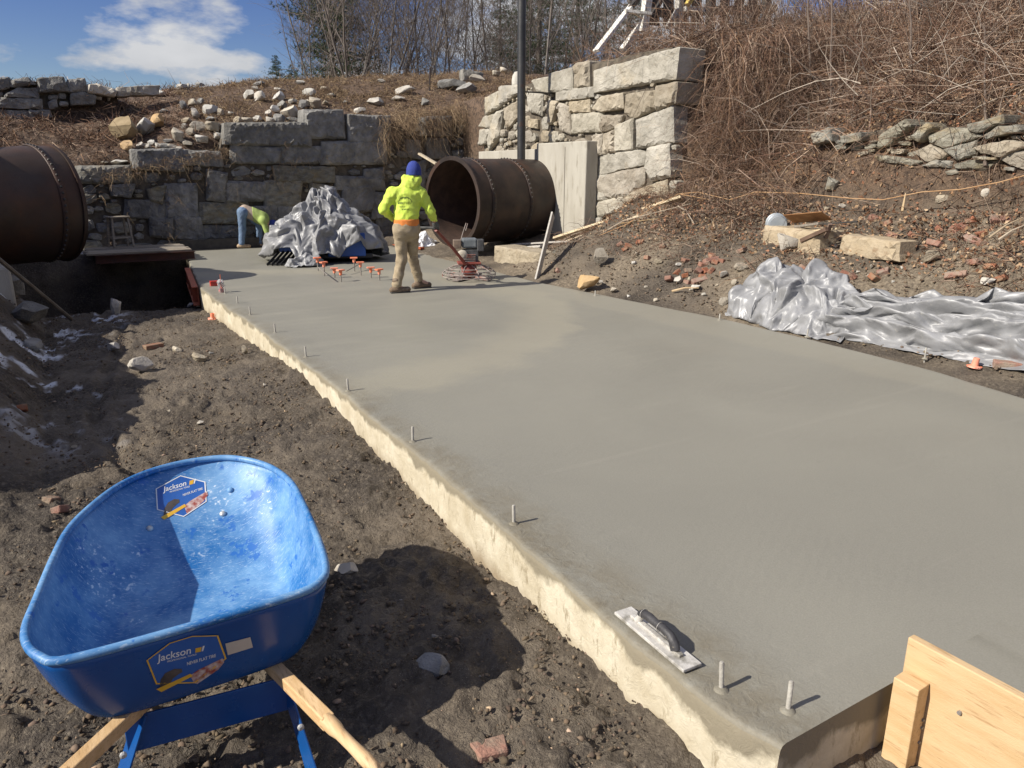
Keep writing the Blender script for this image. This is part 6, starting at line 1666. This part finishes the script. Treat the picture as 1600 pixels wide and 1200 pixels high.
# ================================================================ loose soil, brush, dry grass (stuff)
def clods():
    n = 15000
    X = RNG.uniform(-.9, 1.75, n * 3); Y = .9 + 12 * RNG.uniform(0, 1, n * 3) ** 1.9
    k = (vn(X * 2.2, Y * 2.2, 91) + .35 * RNG.uniform(-1, 1, n * 3) > .5); X, Y = X[k][:n], Y[k][:n]; n = len(X)
    nb = 2600                                                    # and on the right bank
    Xb = RNG.uniform(6.9, 9.2, nb); Yb = RNG.uniform(2.0, 11.5, nb); X = np.r_[X, Xb]; Y = np.r_[Y, Yb]; N = len(X)
    r = .004 + .011 * RNG.uniform(0, 1, N) ** 3.2 + np.where(np.arange(N) >= n, .008, 0)
    t = (1 + 5 ** .5) / 2
    v = np.array([(-1, t, 0), (1, t, 0), (-1, -t, 0), (1, -t, 0), (0, -1, t), (0, 1, t), (0, -1, -t), (0, 1, -t), (t, 0, -1), (t, 0, 1), (-t, 0, -1), (-t, 0, 1)], float); v /= np.linalg.norm(v[0])
    f = np.array([(0, 11, 5), (0, 5, 1), (0, 1, 7), (0, 7, 10), (0, 10, 11), (1, 5, 9), (5, 11, 4), (11, 10, 2), (10, 7, 6), (7, 1, 8), (3, 9, 4), (3, 4, 2), (3, 2, 6), (3, 6, 8), (3, 8, 9), (4, 9, 5), (2, 4, 11), (6, 2, 10), (8, 6, 7), (9, 8, 1)])
    P = np.stack([X, Y, hgt(X, Y) + r * .35 + .01], -1)
    sc = RNG.uniform(.5, 1.6, (N, 1, 3)) * r[:, None, None]; sc[..., 2] *= .6
    V_ = (P[:, None, :] + v[None] * sc * RNG.uniform(.5, 1.35, (N, 12, 1))).reshape(-1, 3)
    F_ = (f[None] + 12 * np.arange(N)[:, None, None]).reshape(-1, 3)
    me = fastmesh('dirt_clods', V_, F_)
    tone = RNG.uniform(.6, 1.25, N); pal = np.stack([tone, tone * RNG.uniform(.92, 1.0, N), tone * RNG.uniform(.84, 1.0, N)], -1)
    pale = RNG.uniform(0, 1, N) > .965; pal[pale] = pal[pale] * 2.6
    vcol(me, 'tone', np.repeat(pal, 12, 0))
    o = obj('dirt_clods', me, mat('clod_soil', (.105, .078, .054), (.17, .13, .09), 20, .95, attr='tone')); tag(o, 'loose clods and grit over the trampled dirt', 'soil', kind='stuff')
clods()

def twigs(name, P, D, L, R, C, bend, label, cat, seg=2, sag=0.0):
    n = len(P); D = D / np.linalg.norm(D, axis=1)[:, None]
    ref = np.where(np.abs(D[:, 2:3]) > .9, np.array([[1., 0, 0]]), np.array([[0, 0, 1.]]))
    U = np.cross(D, ref); U /= np.linalg.norm(U, axis=1)[:, None]; W = np.cross(D, U)
    bd = RNG.normal(size=(n, 3)) * bend
    V_ = np.zeros((n, seg + 1, 3, 3))
    for k in range(seg + 1):
        t = k / seg; c = P + D * (L * t)[:, None] + bd * (L * (t * (1 - t) * 2))[:, None] * 1.0 + bd[:, [1, 2, 0]] * (L * t * t)[:, None] * .7
        c[:, 2] -= sag * L * t * t
        for j in range(3):
            a = 2.094 * j; V_[:, k, j] = c + (U * math.cos(a) + W * math.sin(a)) * (R * (1 - .75 * t))[:, None]
    q = []
    for k in range(seg):
        for j in range(3): q.append((k * 3 + j, k * 3 + (j + 1) % 3, (k + 1) * 3 + (j + 1) % 3, (k + 1) * 3 + j))
    F_ = (np.array(q)[None] + ((seg + 1) * 3) * np.arange(n)[:, None, None]).reshape(-1, 4)
    me = fastmesh(name, V_.reshape(-1, 3), F_); vcol(me, 'tone', np.repeat(C, (seg + 1) * 3, 0))
    o = obj(name, me, M_twig); tag(o, label, cat, kind='stuff'); return o
M_twig = mat('dry_stems', (.9, .9, .9), rough=.9, attr='tone', spec=.2)
PAL = np.array([(.19, .125, .09), (.28, .195, .145), (.09, .06, .045), (.52, .43, .34), (.22, .14, .105), (.34, .23, .15), (.11, .075, .058), (.05, .034, .027), (.40, .32, .26)])
PAL = PAL * np.array([.95, .86, .80])
def palette(n, pal=PAL, j=.18): return pal[RNG.integers(0, len(pal), n)] * RNG.uniform(1 - j, 1 + j, (n, 1))
def brush():
    n = 23000
    X = 8.75 + 7.8 * RNG.uniform(0, 1, n) ** 1.1; Y = RNG.uniform(.5, 12.5, n)
    # keep the wall face, the dry-laid wall and bare patches clear
    keep = ~((Y > 9.75) & (X < 9.75)) & ~((X < 9.9) & (Y < 6.9) & (Y > 3.0) & (RNG.uniform(0, 1, n) > .28)) & (vn(X * 1.1, Y * 1.1, 17) + RNG.uniform(-.25, .30, n) > .36)
    keep &= ~((X < 9.5) & (RNG.uniform(0, 1, n) > .6))
    X, Y = X[keep], Y[keep]; n = len(X)
    D = RNG.normal(size=(n, 3)) * (.9, 1.0, .65) + (-.3, -.1, .6); D /= np.linalg.norm(D, axis=1)[:, None]
    L = RNG.uniform(.3, 1.1, n) * (.55 + .9 * vn(X * .9, Y * .9, 3)); R = .003 + .007 * RNG.uniform(0, 1, n) ** 2
    P = np.stack([X, Y, hgt(X, Y) - .02 + RNG.uniform(0, .3, n) * (RNG.uniform(0, 1, n) > .5)], -1); C_ = palette(n)
    Ps, Ds, Ls, Rs, Cs = [P], [D], [L], [R], [C_]
    for k in range(2):                                    # side twigs leaving each stem
        t = RNG.uniform(.2, .75, n); q = P + D * (L * t)[:, None]; q[:, 2] -= .2 * L * t * t
        d2 = D + RNG.normal(size=(n, 3)) * .75; Ps.append(q); Ds.append(d2); Ls.append(L * RNG.uniform(.3, .65, n)); Rs.append(R * .6); Cs.append(C_ * RNG.uniform(.85, 1.15, (n, 1)))
    twigs('dry_brush', np.vstack(Ps), np.vstack(Ds), np.concatenate(Ls), np.concatenate(Rs), np.vstack(Cs), .3, 'dense leafless brown brush covering the right hillside', 'brush', 2, .25)
    # fine roots and dead stems on the cut bank below
    n = 7000; X = 9.6 - 1.9 * RNG.uniform(0, 1, n) ** 1.6; Y = RNG.uniform(2.0, 12.0, n); k = vn(X * 1.5, Y * 1.5, 61) + RNG.uniform(-.3, .3, n) > .48; X, Y = X[k], Y[k]; n = len(X)
    D = RNG.normal(size=(n, 3)) * (1, 1, .5) + (-.5, 0, .1)
    twigs('root_tangle', np.stack([X, Y, hgt(X, Y) + .02], -1), D, RNG.uniform(.12, .5, n), RNG.uniform(.002, .0055, n), palette(n), .4, 'fine roots and dead stems on the cut dirt bank', 'roots', 3, .3)
    n = 1700; X = 9.5 + 7 * RNG.uniform(0, 1, n) ** 1.2; Y = RNG.uniform(.8, 12, n); k = ~((Y > 9.7) & (X < 9.8)); X, Y = X[k], Y[k]; n = len(X)
    D = RNG.normal(size=(n, 3)) * (.8, .9, .6) + (-.3, -.1, .55)
    twigs('fallen_stems', np.stack([X, Y, hgt(X, Y) + RNG.uniform(.1, .45, n)], -1), D, RNG.uniform(.5, 1.7, n), RNG.uniform(.004, .011, n), palette(n, np.array([(.42, .34, .27), (.33, .25, .19), (.25, .18, .14), (.50, .43, .35)])), .22, 'bleached stems and fallen canes lying over the brush', 'stems', 4, .25)
    # brush crowding the corner of the tall wall and along its top
    n = 9000; X = np.r_[RNG.uniform(9.75, 11.3, n // 2), RNG.uniform(9.75, 13.0, n // 2)]; Y = np.r_[RNG.uniform(8.6, 9.9, n // 2), RNG.uniform(10.0, 18.0, n // 2)]
    D = RNG.normal(size=(n, 3)) * (.7, .7, .5) + (-.25, -.35, .6); L = np.r_[RNG.uniform(.4, 1.25, n // 2), RNG.uniform(.12, .5, n // 2)]
    P = np.stack([X, Y, hgt(X, Y) + RNG.uniform(0, .7, n) * (Y < 9.9)], -1)
    twigs('dry_brush', P, D, L, RNG.uniform(.002, .0045, n), palette(n), .4, 'tangled bare vines at the corner and top of the tall wall', 'brush', 3, .7)
    n = 4200; X = RNG.uniform(9.8, 12.2, n); Y = RNG.uniform(9.0, 9.95, n) - .35 * (X - 9.8) * RNG.uniform(0, 1, n); Z = np.maximum(hgt(X, Y) + .1, RNG.uniform(2.0, 3.95, n) + .08 * (X - 9.8))
    D = RNG.normal(size=(n, 3)) * (.5, .4, .4) + (-.1, -.3, -.65)
    twigs('hanging_vines', np.stack([X, Y, Z], -1), D, RNG.uniform(.3, 1.1, n), RNG.uniform(.0025, .0065, n), palette(n), .35, 'mass of bare vines hanging beside the end of the tall wall', 'vines', 3, .5)
    # long stems standing above the tangle on the crest
    n = 2600; X = RNG.uniform(11.0, 19, n); Y = RNG.uniform(2.0, 17, n)
    D = RNG.normal(size=(n, 3)) * (.35, .35, .2) + (0, 0, 1); L = RNG.uniform(.8, 2.3, n)
    twigs('tall_brush', np.stack([X, Y, hgt(X, Y)], -1), D, L, RNG.uniform(.004, .008, n), palette(n) * .9, .22, 'taller bare stems along the crest of the right hill', 'brush', 4, .12)
brush()
def grass():
    n = 34000; X = RNG.uniform(-1.5, 14, n); Y = 18.75 + 5.6 * RNG.uniform(0, 1, n)
    k = vn(X * 1.4, Y * 1.4, 27) + RNG.uniform(-.4, .4, n) > .40; X, Y = X[k], Y[k]; n = len(X)
    D = RNG.normal(size=(n, 3)) * (.8, .8, .4) + (.1, -.35, .45); pal = np.array([(.32, .225, .135), (.44, .33, .20), (.20, .135, .085), (.27, .18, .11), (.11, .075, .055)])
    lf = X < 3.2                                             # rougher bramble on the slope above the tank
    L = np.where(lf, RNG.uniform(.2, .6, n), RNG.uniform(.12, .38, n)); C_ = palette(n, pal); C_[lf] = palette(int(lf.sum()))
    twigs('dry_grass', np.stack([X, Y, hgt(X, Y)], -1), D, L, RNG.uniform(.004, .011, n), C_, .3, 'matted dry grass and bramble on the hill behind the back wall', 'grass', 2, .5)
    # roots and grass hanging over the dark end of the back wall
    n = 1700; X = RNG.uniform(7.2, 10.2, n); Y = RNG.uniform(18.25, 18.9, n); Z = 2.95 + (X - 7.4) * .2 + RNG.uniform(-.5, .15, n)
    D = RNG.normal(size=(n, 3)) * (.5, .4, .3) + (0, -.45, -.3); C_ = palette(n, pal)
    twigs('dry_grass', np.stack([X, Y, Z], -1), D, RNG.uniform(.2, .65, n), RNG.uniform(.003, .006, n), C_, .3, 'dry roots and grass hanging over the dark end of the back wall', 'grass', 3, .6)
    # tufts in the stepped left part of the back wall
    n = 900; X = RNG.uniform(1.0, 3.6, n); Z = np.interp(X, [.7, 1.7, 3.6], [1.5, 1.75, 2.15]) + RNG.uniform(-.12, .1, n); Y = RNG.uniform(18.3, 18.6, n)
    twigs('dry_grass', np.stack([X, Y, Z], -1), RNG.normal(size=(n, 3)) * (.6, .4, .4) + (0, -.4, .3), RNG.uniform(.08, .25, n), RNG.uniform(.002, .005, n), palette(n, pal), .3, 'tufts of dry grass on the stepped left end of the back wall', 'grass', 2, .7)
    n = 1500; X = RNG.uniform(.8, 7.5, n); Z = RNG.uniform(.15, 2.4, n); k = vn(X * 2.2, Z * 3.5, 71) > .62; X, Z = X[k], Z[k]; n = len(X)
    twigs('dry_grass', np.stack([X, RNG.uniform(18.38, 18.5, n), Z], -1), RNG.normal(size=(n, 3)) * (.7, .3, .4) + (0, -.5, .0), RNG.uniform(.1, .32, n), RNG.uniform(.003, .006, n), palette(n, pal), .4, 'dead grass and moss in the joints of the back wall', 'grass', 2, .8)
grass()
def litter():
    n = 20000; X = 8.1 + 4.2 * RNG.uniform(0, 1, n) ** 1.3; Y = RNG.uniform(1, 11, n); k = ~((Y > 9.6) & (X > 9.2)) & (RNG.uniform(0, 1, n) < sstep(8.0, 9.1, X) + .12); X, Y = X[k], Y[k]; n = len(X)
    P = np.stack([X, Y, hgt(X, Y) + RNG.uniform(.02, .07, n)], -1); s = RNG.uniform(.012, .035, n)[:, None]
    A_ = RNG.normal(size=(n, 3)); A_ /= np.linalg.norm(A_, axis=1)[:, None]; B_ = np.cross(A_, RNG.normal(size=(n, 3))); B_ /= np.linalg.norm(B_, axis=1)[:, None]
    C0 = np.cross(A_, B_) * s * .35
    V_ = np.stack([P - A_ * s, P + B_ * s * .6 + C0, P + A_ * s, P - B_ * s * .6 + C0], 1).reshape(-1, 3); F_ = np.arange(4 * n).reshape(n, 4)
    me = fastmesh('leaf_litter', V_, F_); pal = np.array([(.30, .18, .10), (.40, .27, .16), (.22, .12, .07), (.46, .34, .22), (.34, .17, .10)]); vcol(me, 'tone', np.repeat(palette(n, pal), 4, 0))
    tag(obj('leaf_litter', me, M_twig), 'brown leaf litter on the bank below the brush', 'leaves', kind='stuff')
litter()

# ================================================================ trees
M_bark = mat('grey_bark', (.11, .095, .082), (.18, .16, .14), 5, .9, .4, 30, rnd=.25)
M_twigb = mat('bare_twigs', (.125, .105, .09), (.19, .16, .138), 5, .9, rnd=.2)
def seg_mesh(name, segs, n=4):
    """segs: (p0, p1, r0, r1)"""
    A_ = np.array([s[0] for s in segs]); B_ = np.array([s[1] for s in segs]); r0 = np.array([s[2] for s in segs]); r1 = np.array([s[3] for s in segs])
    D = B_ - A_; D /= np.maximum(np.linalg.norm(D, axis=1), 1e-6)[:, None]; ref = np.where(np.abs(D[:, 2:3]) > .95, np.array([[1., 0, 0]]), np.array([[0, 0, 1.]]))
    U = np.cross(D, ref); U /= np.linalg.norm(U, axis=1)[:, None]; W = np.cross(D, U); V_ = []
    for P_, r in ((A_, r0), (B_, r1)):
        for j in range(n): a = 2 * math.pi * j / n; V_.append(P_ + (U * math.cos(a) + W * math.sin(a)) * r[:, None])
    V_ = np.stack(V_, 1); q = np.array([(j, (j + 1) % n, n + (j + 1) % n, n + j) for j in range(n)])
    return fastmesh(name, V_.reshape(-1, 3), (q[None] + 2 * n * np.arange(len(segs))[:, None, None]).reshape(-1, 4), n > 4)
def bare_tree(seed, H_=8., lean=0., stems=1, low=.12):
    r = random.Random(seed); trunk, crown = [], []
    def grow_(p, d, L, rad_, lev):
        n = 4 if lev < 2 else 3; q = p.copy(); dd = d.copy(); kids = []
        for i in range(n):
            dd = (dd + Vector((r.gauss(0, 1), r.gauss(0, 1), r.gauss(0, .6))) * (.07 + .05 * lev) + Vector((0, 0, .07 if lev else .0))).normalized(); e = q + dd * (L / n)
            ra, rb = rad_ * (1 - .72 * i / n), rad_ * (1 - .72 * (i + 1) / n)
            (trunk if lev == 0 else crown).append((tuple(q), tuple(e), ra, rb)); kids.append((e.copy(), dd.copy(), rb, (i + 1) / n)); q = e
        if lev >= 4 or rad_ < .004: return
        cnt = (11, 6, 5, 4)[lev]
        for k in range(cnt):
            t = r.uniform(low if lev == 0 else .2, 1.0); i = min(n - 1, int(t * n)); e, de, rb, _ = kids[i]; s0 = kids[i - 1][0] if i else p
            b = s0.lerp(e, t * n - i); ax = Vector((r.gauss(0, 1), r.gauss(0, 1), r.gauss(0, .3))).normalized(); ax = (ax - de * ax.dot(de)).normalized()
            ang = r.uniform(.45, .95); nd = (de * math.cos(ang) + ax * math.sin(ang) + Vector((0, 0, .12))).normalized()
            grow_(b, nd, L * r.uniform(.38, .62) * (1.15 - .5 * t), max(.0035, rb * r.uniform(.45, .65)), lev + 1)
    for s in range(stems):
        d = Vector((lean + r.gauss(0, .12) * (stems > 1) * 2, r.gauss(0, .1), 1)).normalized(); grow_(Vector((r.uniform(-.15, .15) * (stems > 1), 0, -.3)), d, H_, .0045 * H_ + .010 * r.random(), 0)
    return seg_mesh('trunk', trunk, 6), seg_mesh('crown', crown, 3)
TREES = [bare_tree(1, 8), bare_tree(2, 9, .12), bare_tree(3, 7, -.25, 2), bare_tree(4, 10, 0, 1), bare_tree(5, 7.5, -.1, 3), bare_tree(6, 8.5, .2, 2)]
for a, b in TREES: a.materials.append(M_bark); b.materials.append(M_twigb)
TR = {}
def tree(px, Y, k, sc, label, group):
    p = at(px, 112, 'y', Y); t = thing('bare_tree', label, 'tree', (p.x, Y, h1(p.x, Y)), (0, 0, random.uniform(0, 6.28) if k not in (2,) else .3), group)
    obj('trunk', TREES[k][0], None, t); obj('crown', TREES[k][1], None, t); t.scale = (sc,) * 3
    if group: TR.setdefault(group, []).append(t)
    return t
TGL = 'bare grey tree in the thicket on the hill crest left of the standpipe'
tree(545, 27, 2, 1.05, 'leftmost bare tree on the crest, leaning left over the dark pine', None)
for px, Y, k, s in [(560, 30, 4, 1), (585, 33, 0, .95), (610, 29, 5, 1), (632, 36, 1, 1), (655, 31, 3, .9), (672, 28, 4, .9), (690, 34, 0, 1.05), (705, 29, 1, 1), (722, 38, 3, 1.1), (600, 40, 3, 1.1), (640, 42, 0, 1.2), (680, 42, 5, 1.2), (540, 36, 1, .9), (575, 38, 5, 1.0), (740, 33, 5, .95), (520, 40, 4, 1.1), (620, 34, 4, .9), (662, 37, 4, 1.), (490, 31, 2, .9), (510, 34, 4, .95), (530, 29, 0, .8), (475, 38, 2, .8), (548, 33, 5, .9), (502, 44, 1, 1.0)]:
    tree(px, Y, k, s, TGL, 'bare trees on the hill crest')
TGR = 'bare grey tree in the dark wood right of the standpipe'
for px, Y, k, s in [(765, 30, 3, 1.1), (790, 34, 1, 1.2), (830, 30, 0, 1.1), (850, 26, 3, 1.0), (880, 33, 5, 1.2), (905, 28, 4, 1.0), (930, 34, 1, 1.3), (955, 30, 3, 1.2), (870, 38, 3, 1.4), (985, 36, 0, 1.3), (840, 36, 5, 1.3), (910, 40, 1, 1.4)]:
    tree(px, Y, k, s, TGR, 'bare trees right of the standpipe')
TGH = 'thin bare tree rising from the crest of the right hill'
for px, Y, k, s in [(1215, 15, 1, .55), (1260, 14, 4, .5), (1300, 15, 2, .5), (1340, 13, 5, .55), (1120, 24, 0, .9), (1180, 21, 3, .8), (1400, 12, 4, .5), (1470, 11, 1, .5), (1540, 10, 5, .5), (1240, 19, 0, .7)]:
    tree(px, Y, k, s, TGH, 'bare trees on the right hill')
rank(TR['bare trees on the hill crest'], 'bare tree', 'in the thicket on the hill crest'); rank(TR['bare trees right of the standpipe'], 'bare tree', 'in the wood at and right of the standpipe'); rank(TR['bare trees on the right hill'], 'thin bare tree', 'on the crest of the right hill')
M_sap = mat('dark_sapling', (.10, .075, .06), (.15, .115, .09), 6, .9)
for (a, X0, b, X1, lb) in [((1297, 232), 10.0, (1299, -40), 11.0, 'tall straight dark sapling in the middle of the right brush'), ((1424, 130), 10.6, (1422, -10), 11.0, 'short dark sapling stem above the lichen wall'), ((1541, 95), 10.8, (1538, 40), 10.9, 'bare stem standing near the right edge of the brush'), ((1265, 120), 10.6, (1262, -30), 11.2, 'thin dark sapling left of the tall straight one'), ((1538, 260), 9.3, (1539, 90), 10.2, 'thin stem crossing the lichen wall at the right')]:
    A, Bq = at(*a, 'x', X0), at(*b, 'x', X1); t = thing('sapling', lb, 'sapling', A)
    pts = [A.lerp(Bq, k / 6) + Vector((0, random.uniform(-.02, .02), 0)) for k in range(7)]
    MB().tube(pts, list(np.linspace(.02, .009, 7)), 6).build('stem', M_sap, world_parent=t)
    for k in range(4):
        c = pts[2 + k]; MB().tube([c, c + Vector((random.uniform(-.1, .1), random.uniform(-.4, .4), random.uniform(.15, .4)))], [.007, .003], 5).build('twig', M_sap, world_parent=t)

M_needle = mat('pine_needles', (.9, .9, .9), rough=.75, attr='tone', spec=.25)
def pine(seed, H_=7., spread=.36, dens=2.4):
    r = np.random.default_rng(seed); trunk = [((0, 0, -.3), (0, 0, H_ * .5), .02 * H_, .013 * H_), ((0, 0, H_ * .5), (0, 0, H_), .013 * H_, .01)]
    br = []; tips = []
    z = .06 * H_
    while z < H_ * .98:
        L = (H_ - z) * spread * r.uniform(.7, 1.15) + .15; 
        for k in range(int(r.integers(4, 7))):
            a = r.uniform(0, 6.283); d = np.array([math.cos(a), math.sin(a), r.uniform(-.05, .30)]); l = L * r.uniform(.55, 1.1); e = np.array([0, 0, z]) + d * l
            br.append(((0, 0, z), tuple(e), .012 + .006 * l, .004))
            m = int(max(3, l * 11 * dens)); t = r.uniform(.25, 1.05, m)
            tips.append(np.array([0, 0, z]) + d * l * t[:, None] + r.normal(size=(m, 3)) * np.array([.16, .16, .08]) * (.5 + t[:, None]) * min(1, l))
        z += r.uniform(.18, .34) * H_ / 7
    T_ = np.vstack(tips); n = len(T_); m = 9
    D = r.normal(size=(n, m, 3)) + np.array([0, 0, .35]); D /= np.linalg.norm(D, axis=2)[..., None]; S_ = np.cross(D, r.normal(size=(n, m, 3))); S_ /= np.linalg.norm(S_, axis=2)[..., None]
    l = r.uniform(.07, .15, (n, m, 1)); P0 = T_[:, None] + 0 * D
    V_ = np.stack([P0 - S_ * .010, P0 + S_ * .010, P0 + D * l], 2).reshape(-1, 3); F_ = np.arange(len(V_)).reshape(-1, 3)
    me = fastmesh('crown', V_, F_); tone = r.uniform(.6, 1.3, n)[:, None] * np.array([[.045, .075, .028]]); vcol(me, 'tone', np.repeat(tone, m * 3, 0)); me.materials.append(M_needle)
    tm_ = seg_mesh('trunk', trunk, 7); tm_.materials.append(M_bark); bmx_ = seg_mesh('branches', br, 4); bmx_.materials.append(M_bark)
    return tm_, bmx_, me
PINES = [pine(1, 7, .34), pine(2, 6, .42), pine(3, 9, .28)]
for px, Y, k, s, lb in [(520, 34, 0, 1.15, 'dark green pine behind the leaning bare tree at the left of the crest'), (432, 46, 1, .55, 'low dark pine on the skyline left of the bare trees'), (380, 52, 1, .42, 'small dark pine top peeking over the crest at the far left'), (455, 48, 1, .5, 'bushy pine at the foot of the leaning bare tree'),
                       (782, 42, 2, .9, 'tall dark pine behind the wood just left of the standpipe'), (842, 34, 2, 1.0, 'dark pine in the wood close right of the standpipe'), (900, 42, 0, 1.6, 'large dark pine deep in the wood behind the white brace'), (980, 44, 2, 1.5, 'dark pine behind the derelict timber frame'), (812, 46, 0, 1.5, 'dark pine directly behind the standpipe')]:
    p = at(px, 112, 'y', Y); t = thing('pine_tree', lb, 'tree', (p.x, Y, h1(p.x, Y)), (0, 0, px), 'pines behind the hill'); t.scale = (s,) * 3
    for nm, me in zip(('trunk', 'branches', 'crown'), PINES[k]):
        o = obj(nm, me, None, t)
        if nm == 'branches': o['kind'] = 'stuff'

def thicket():
    n = 9000; pxs = RNG.uniform(475, 1010, n); Y = RNG.uniform(27, 46, n)
    az = YAW + np.arctan((pxs - 800) / 1210.); X = Y * np.tan(az)
    keep = RNG.uniform(0, 1, n) < np.interp(pxs, [475, 560, 760, 1010], [.35, 1, .9, .8]); X, Y = X[keep], Y[keep]; n = len(X)
    Z = hgt(X, Y) + RNG.uniform(.2, 4.2, n); D = RNG.normal(size=(n, 3)) * (.7, .5, .35) + (0, 0, .75)
    pal = np.array([(.17, .14, .12), (.22, .185, .16), (.12, .10, .085), (.26, .22, .19)])
    twigs('bare_thicket', np.stack([X, Y, Z], -1), D, RNG.uniform(.6, 2.2, n), RNG.uniform(.005, .013, n), palette(n, pal), .25, 'hazy mass of fine bare branches in the wood behind the hill', 'thicket', 3, .0)
thicket()

# ================================================================ derelict timber frame on the hill, top right of centre
M_whitep = mat('peeling_white_paint', (.66, .64, .57), (.74, .72, .66), 5, .7, .3, 30, var2=(.40, .37, .32), v2scale=7, v2range=(.58, .68))
M_dark = mat('dark_old_timber', (.030, .026, .023), (.06, .052, .045), 6, .9, .4, 30)
tf_ = thing('timber_ruin', 'derelict white and dark timber frame on the hill above the tall wall', 'structure', (13.6, 16, 3.9))
def tb(p, q, Y0, Y1, w, h, name, m, tw=0.): MB().bar(at(*p, 'y', Y0), at(*q, 'y', Y1), w, h, (0, 1, 0), tw).build(name, m, bevel=.008, world_parent=tf_)
tb((931, 80), (988, 7), 15.6, 15.8, .07, .21, 'brace', M_whitep); tb((977, 17), (1018, 22), 15.7, 15.5, .07, .11, 'rail', M_whitep); tb((1004, 50), (1013, -12), 15.6, 15.6, .20, .17, 'post', M_whitep)
tb((985, 12), (1006, -12), 15.75, 15.75, .1, .14, 'strut', M_dark); tb((972, 78), (1004, 36), 15.9, 15.8, .1, .2, 'brace', M_whitep)
tb((1018, 26), (1040, -10), 15.8, 15.9, .09, .10, 'strut', M_dark); tb((1060, 60), (1062, -14), 15.9, 15.9, .17, .17, 'post', M_greywood); tb((1016, 20), (1210, 14), 16.3, 16.3, .2, .22, 'sill_beam', M_dark)
tb((1070, 14), (1100, 15), 15.7, 15.7, .12, .10, 'plate', M_greywood); tb((1042, 44), (1062, 10), 15.9, 15.9, .1, .1, 'brace', M_greywood)
for k in range(9):
    x = 1022 + k * 22; tb((x, 40), (x + 1, -20), 16.8, 16.8, .36, .04, 'wall_board', M_dark)
tb((1110, 44), (1112, -14), 16.0, 16.0, .18, .18, 'post', M_dark); tb((1196, 40), (1198, -14), 16.0, 16.0, .18, .18, 'post', M_dark)
tb((1074, 8), (1082, -6), 15.6, 15.6, .12, .12, 'yellow_fitting', mat('yellow_paint', (.62, .44, .10), (.5, .36, .1), 8, .6))
dk = thing('timber_ruin', 'dark ruined timber stubs on the skyline of the right hill', 'structure', at(1240, 48, 'x', 14.5))
for x, y0, y1, w in ((1222, 52, 28, .30), (1248, 50, 32, .42), (1270, 48, 30, .34), (1322, 44, 20, .28), (1236, 50, 40, .5)):
    MB().bar(at(x, y0 + 14, 'x', 14.4), at(x + 2, y1, 'x', 14.4), w, .3, (1, 0, 0)).build('stub', M_dark, bevel=.02, world_parent=dk)
dk2 = thing('timber_ruin', 'weathered timber remains on the skyline near the top right corner', 'structure', at(1440, 8, 'x', 13.5))
for (p, q, w, m) in (((1425, 8), (1475, 4), .12, M_dark), ((1432, 25), (1434, -10), .16, M_dark), ((1478, 20), (1480, -10), .16, M_dark), ((1500, 12), (1540, 0), .12, M_dark)):
    MB().bar(at(*p, 'x', 13.4), at(*q, 'x', 13.4), w, w, (1, 0, 0)).build('beam', m, world_parent=dk2)
wt = flap(-1.05, 18.9, .35, .4, .35, 41, 'white sheet on the slope behind the left tank', 'plastic_sheet'); wt.location.z = h1(-1.0, 18.9) + .0; wt.data.materials.clear(); wt.data.materials.append(M_snow)
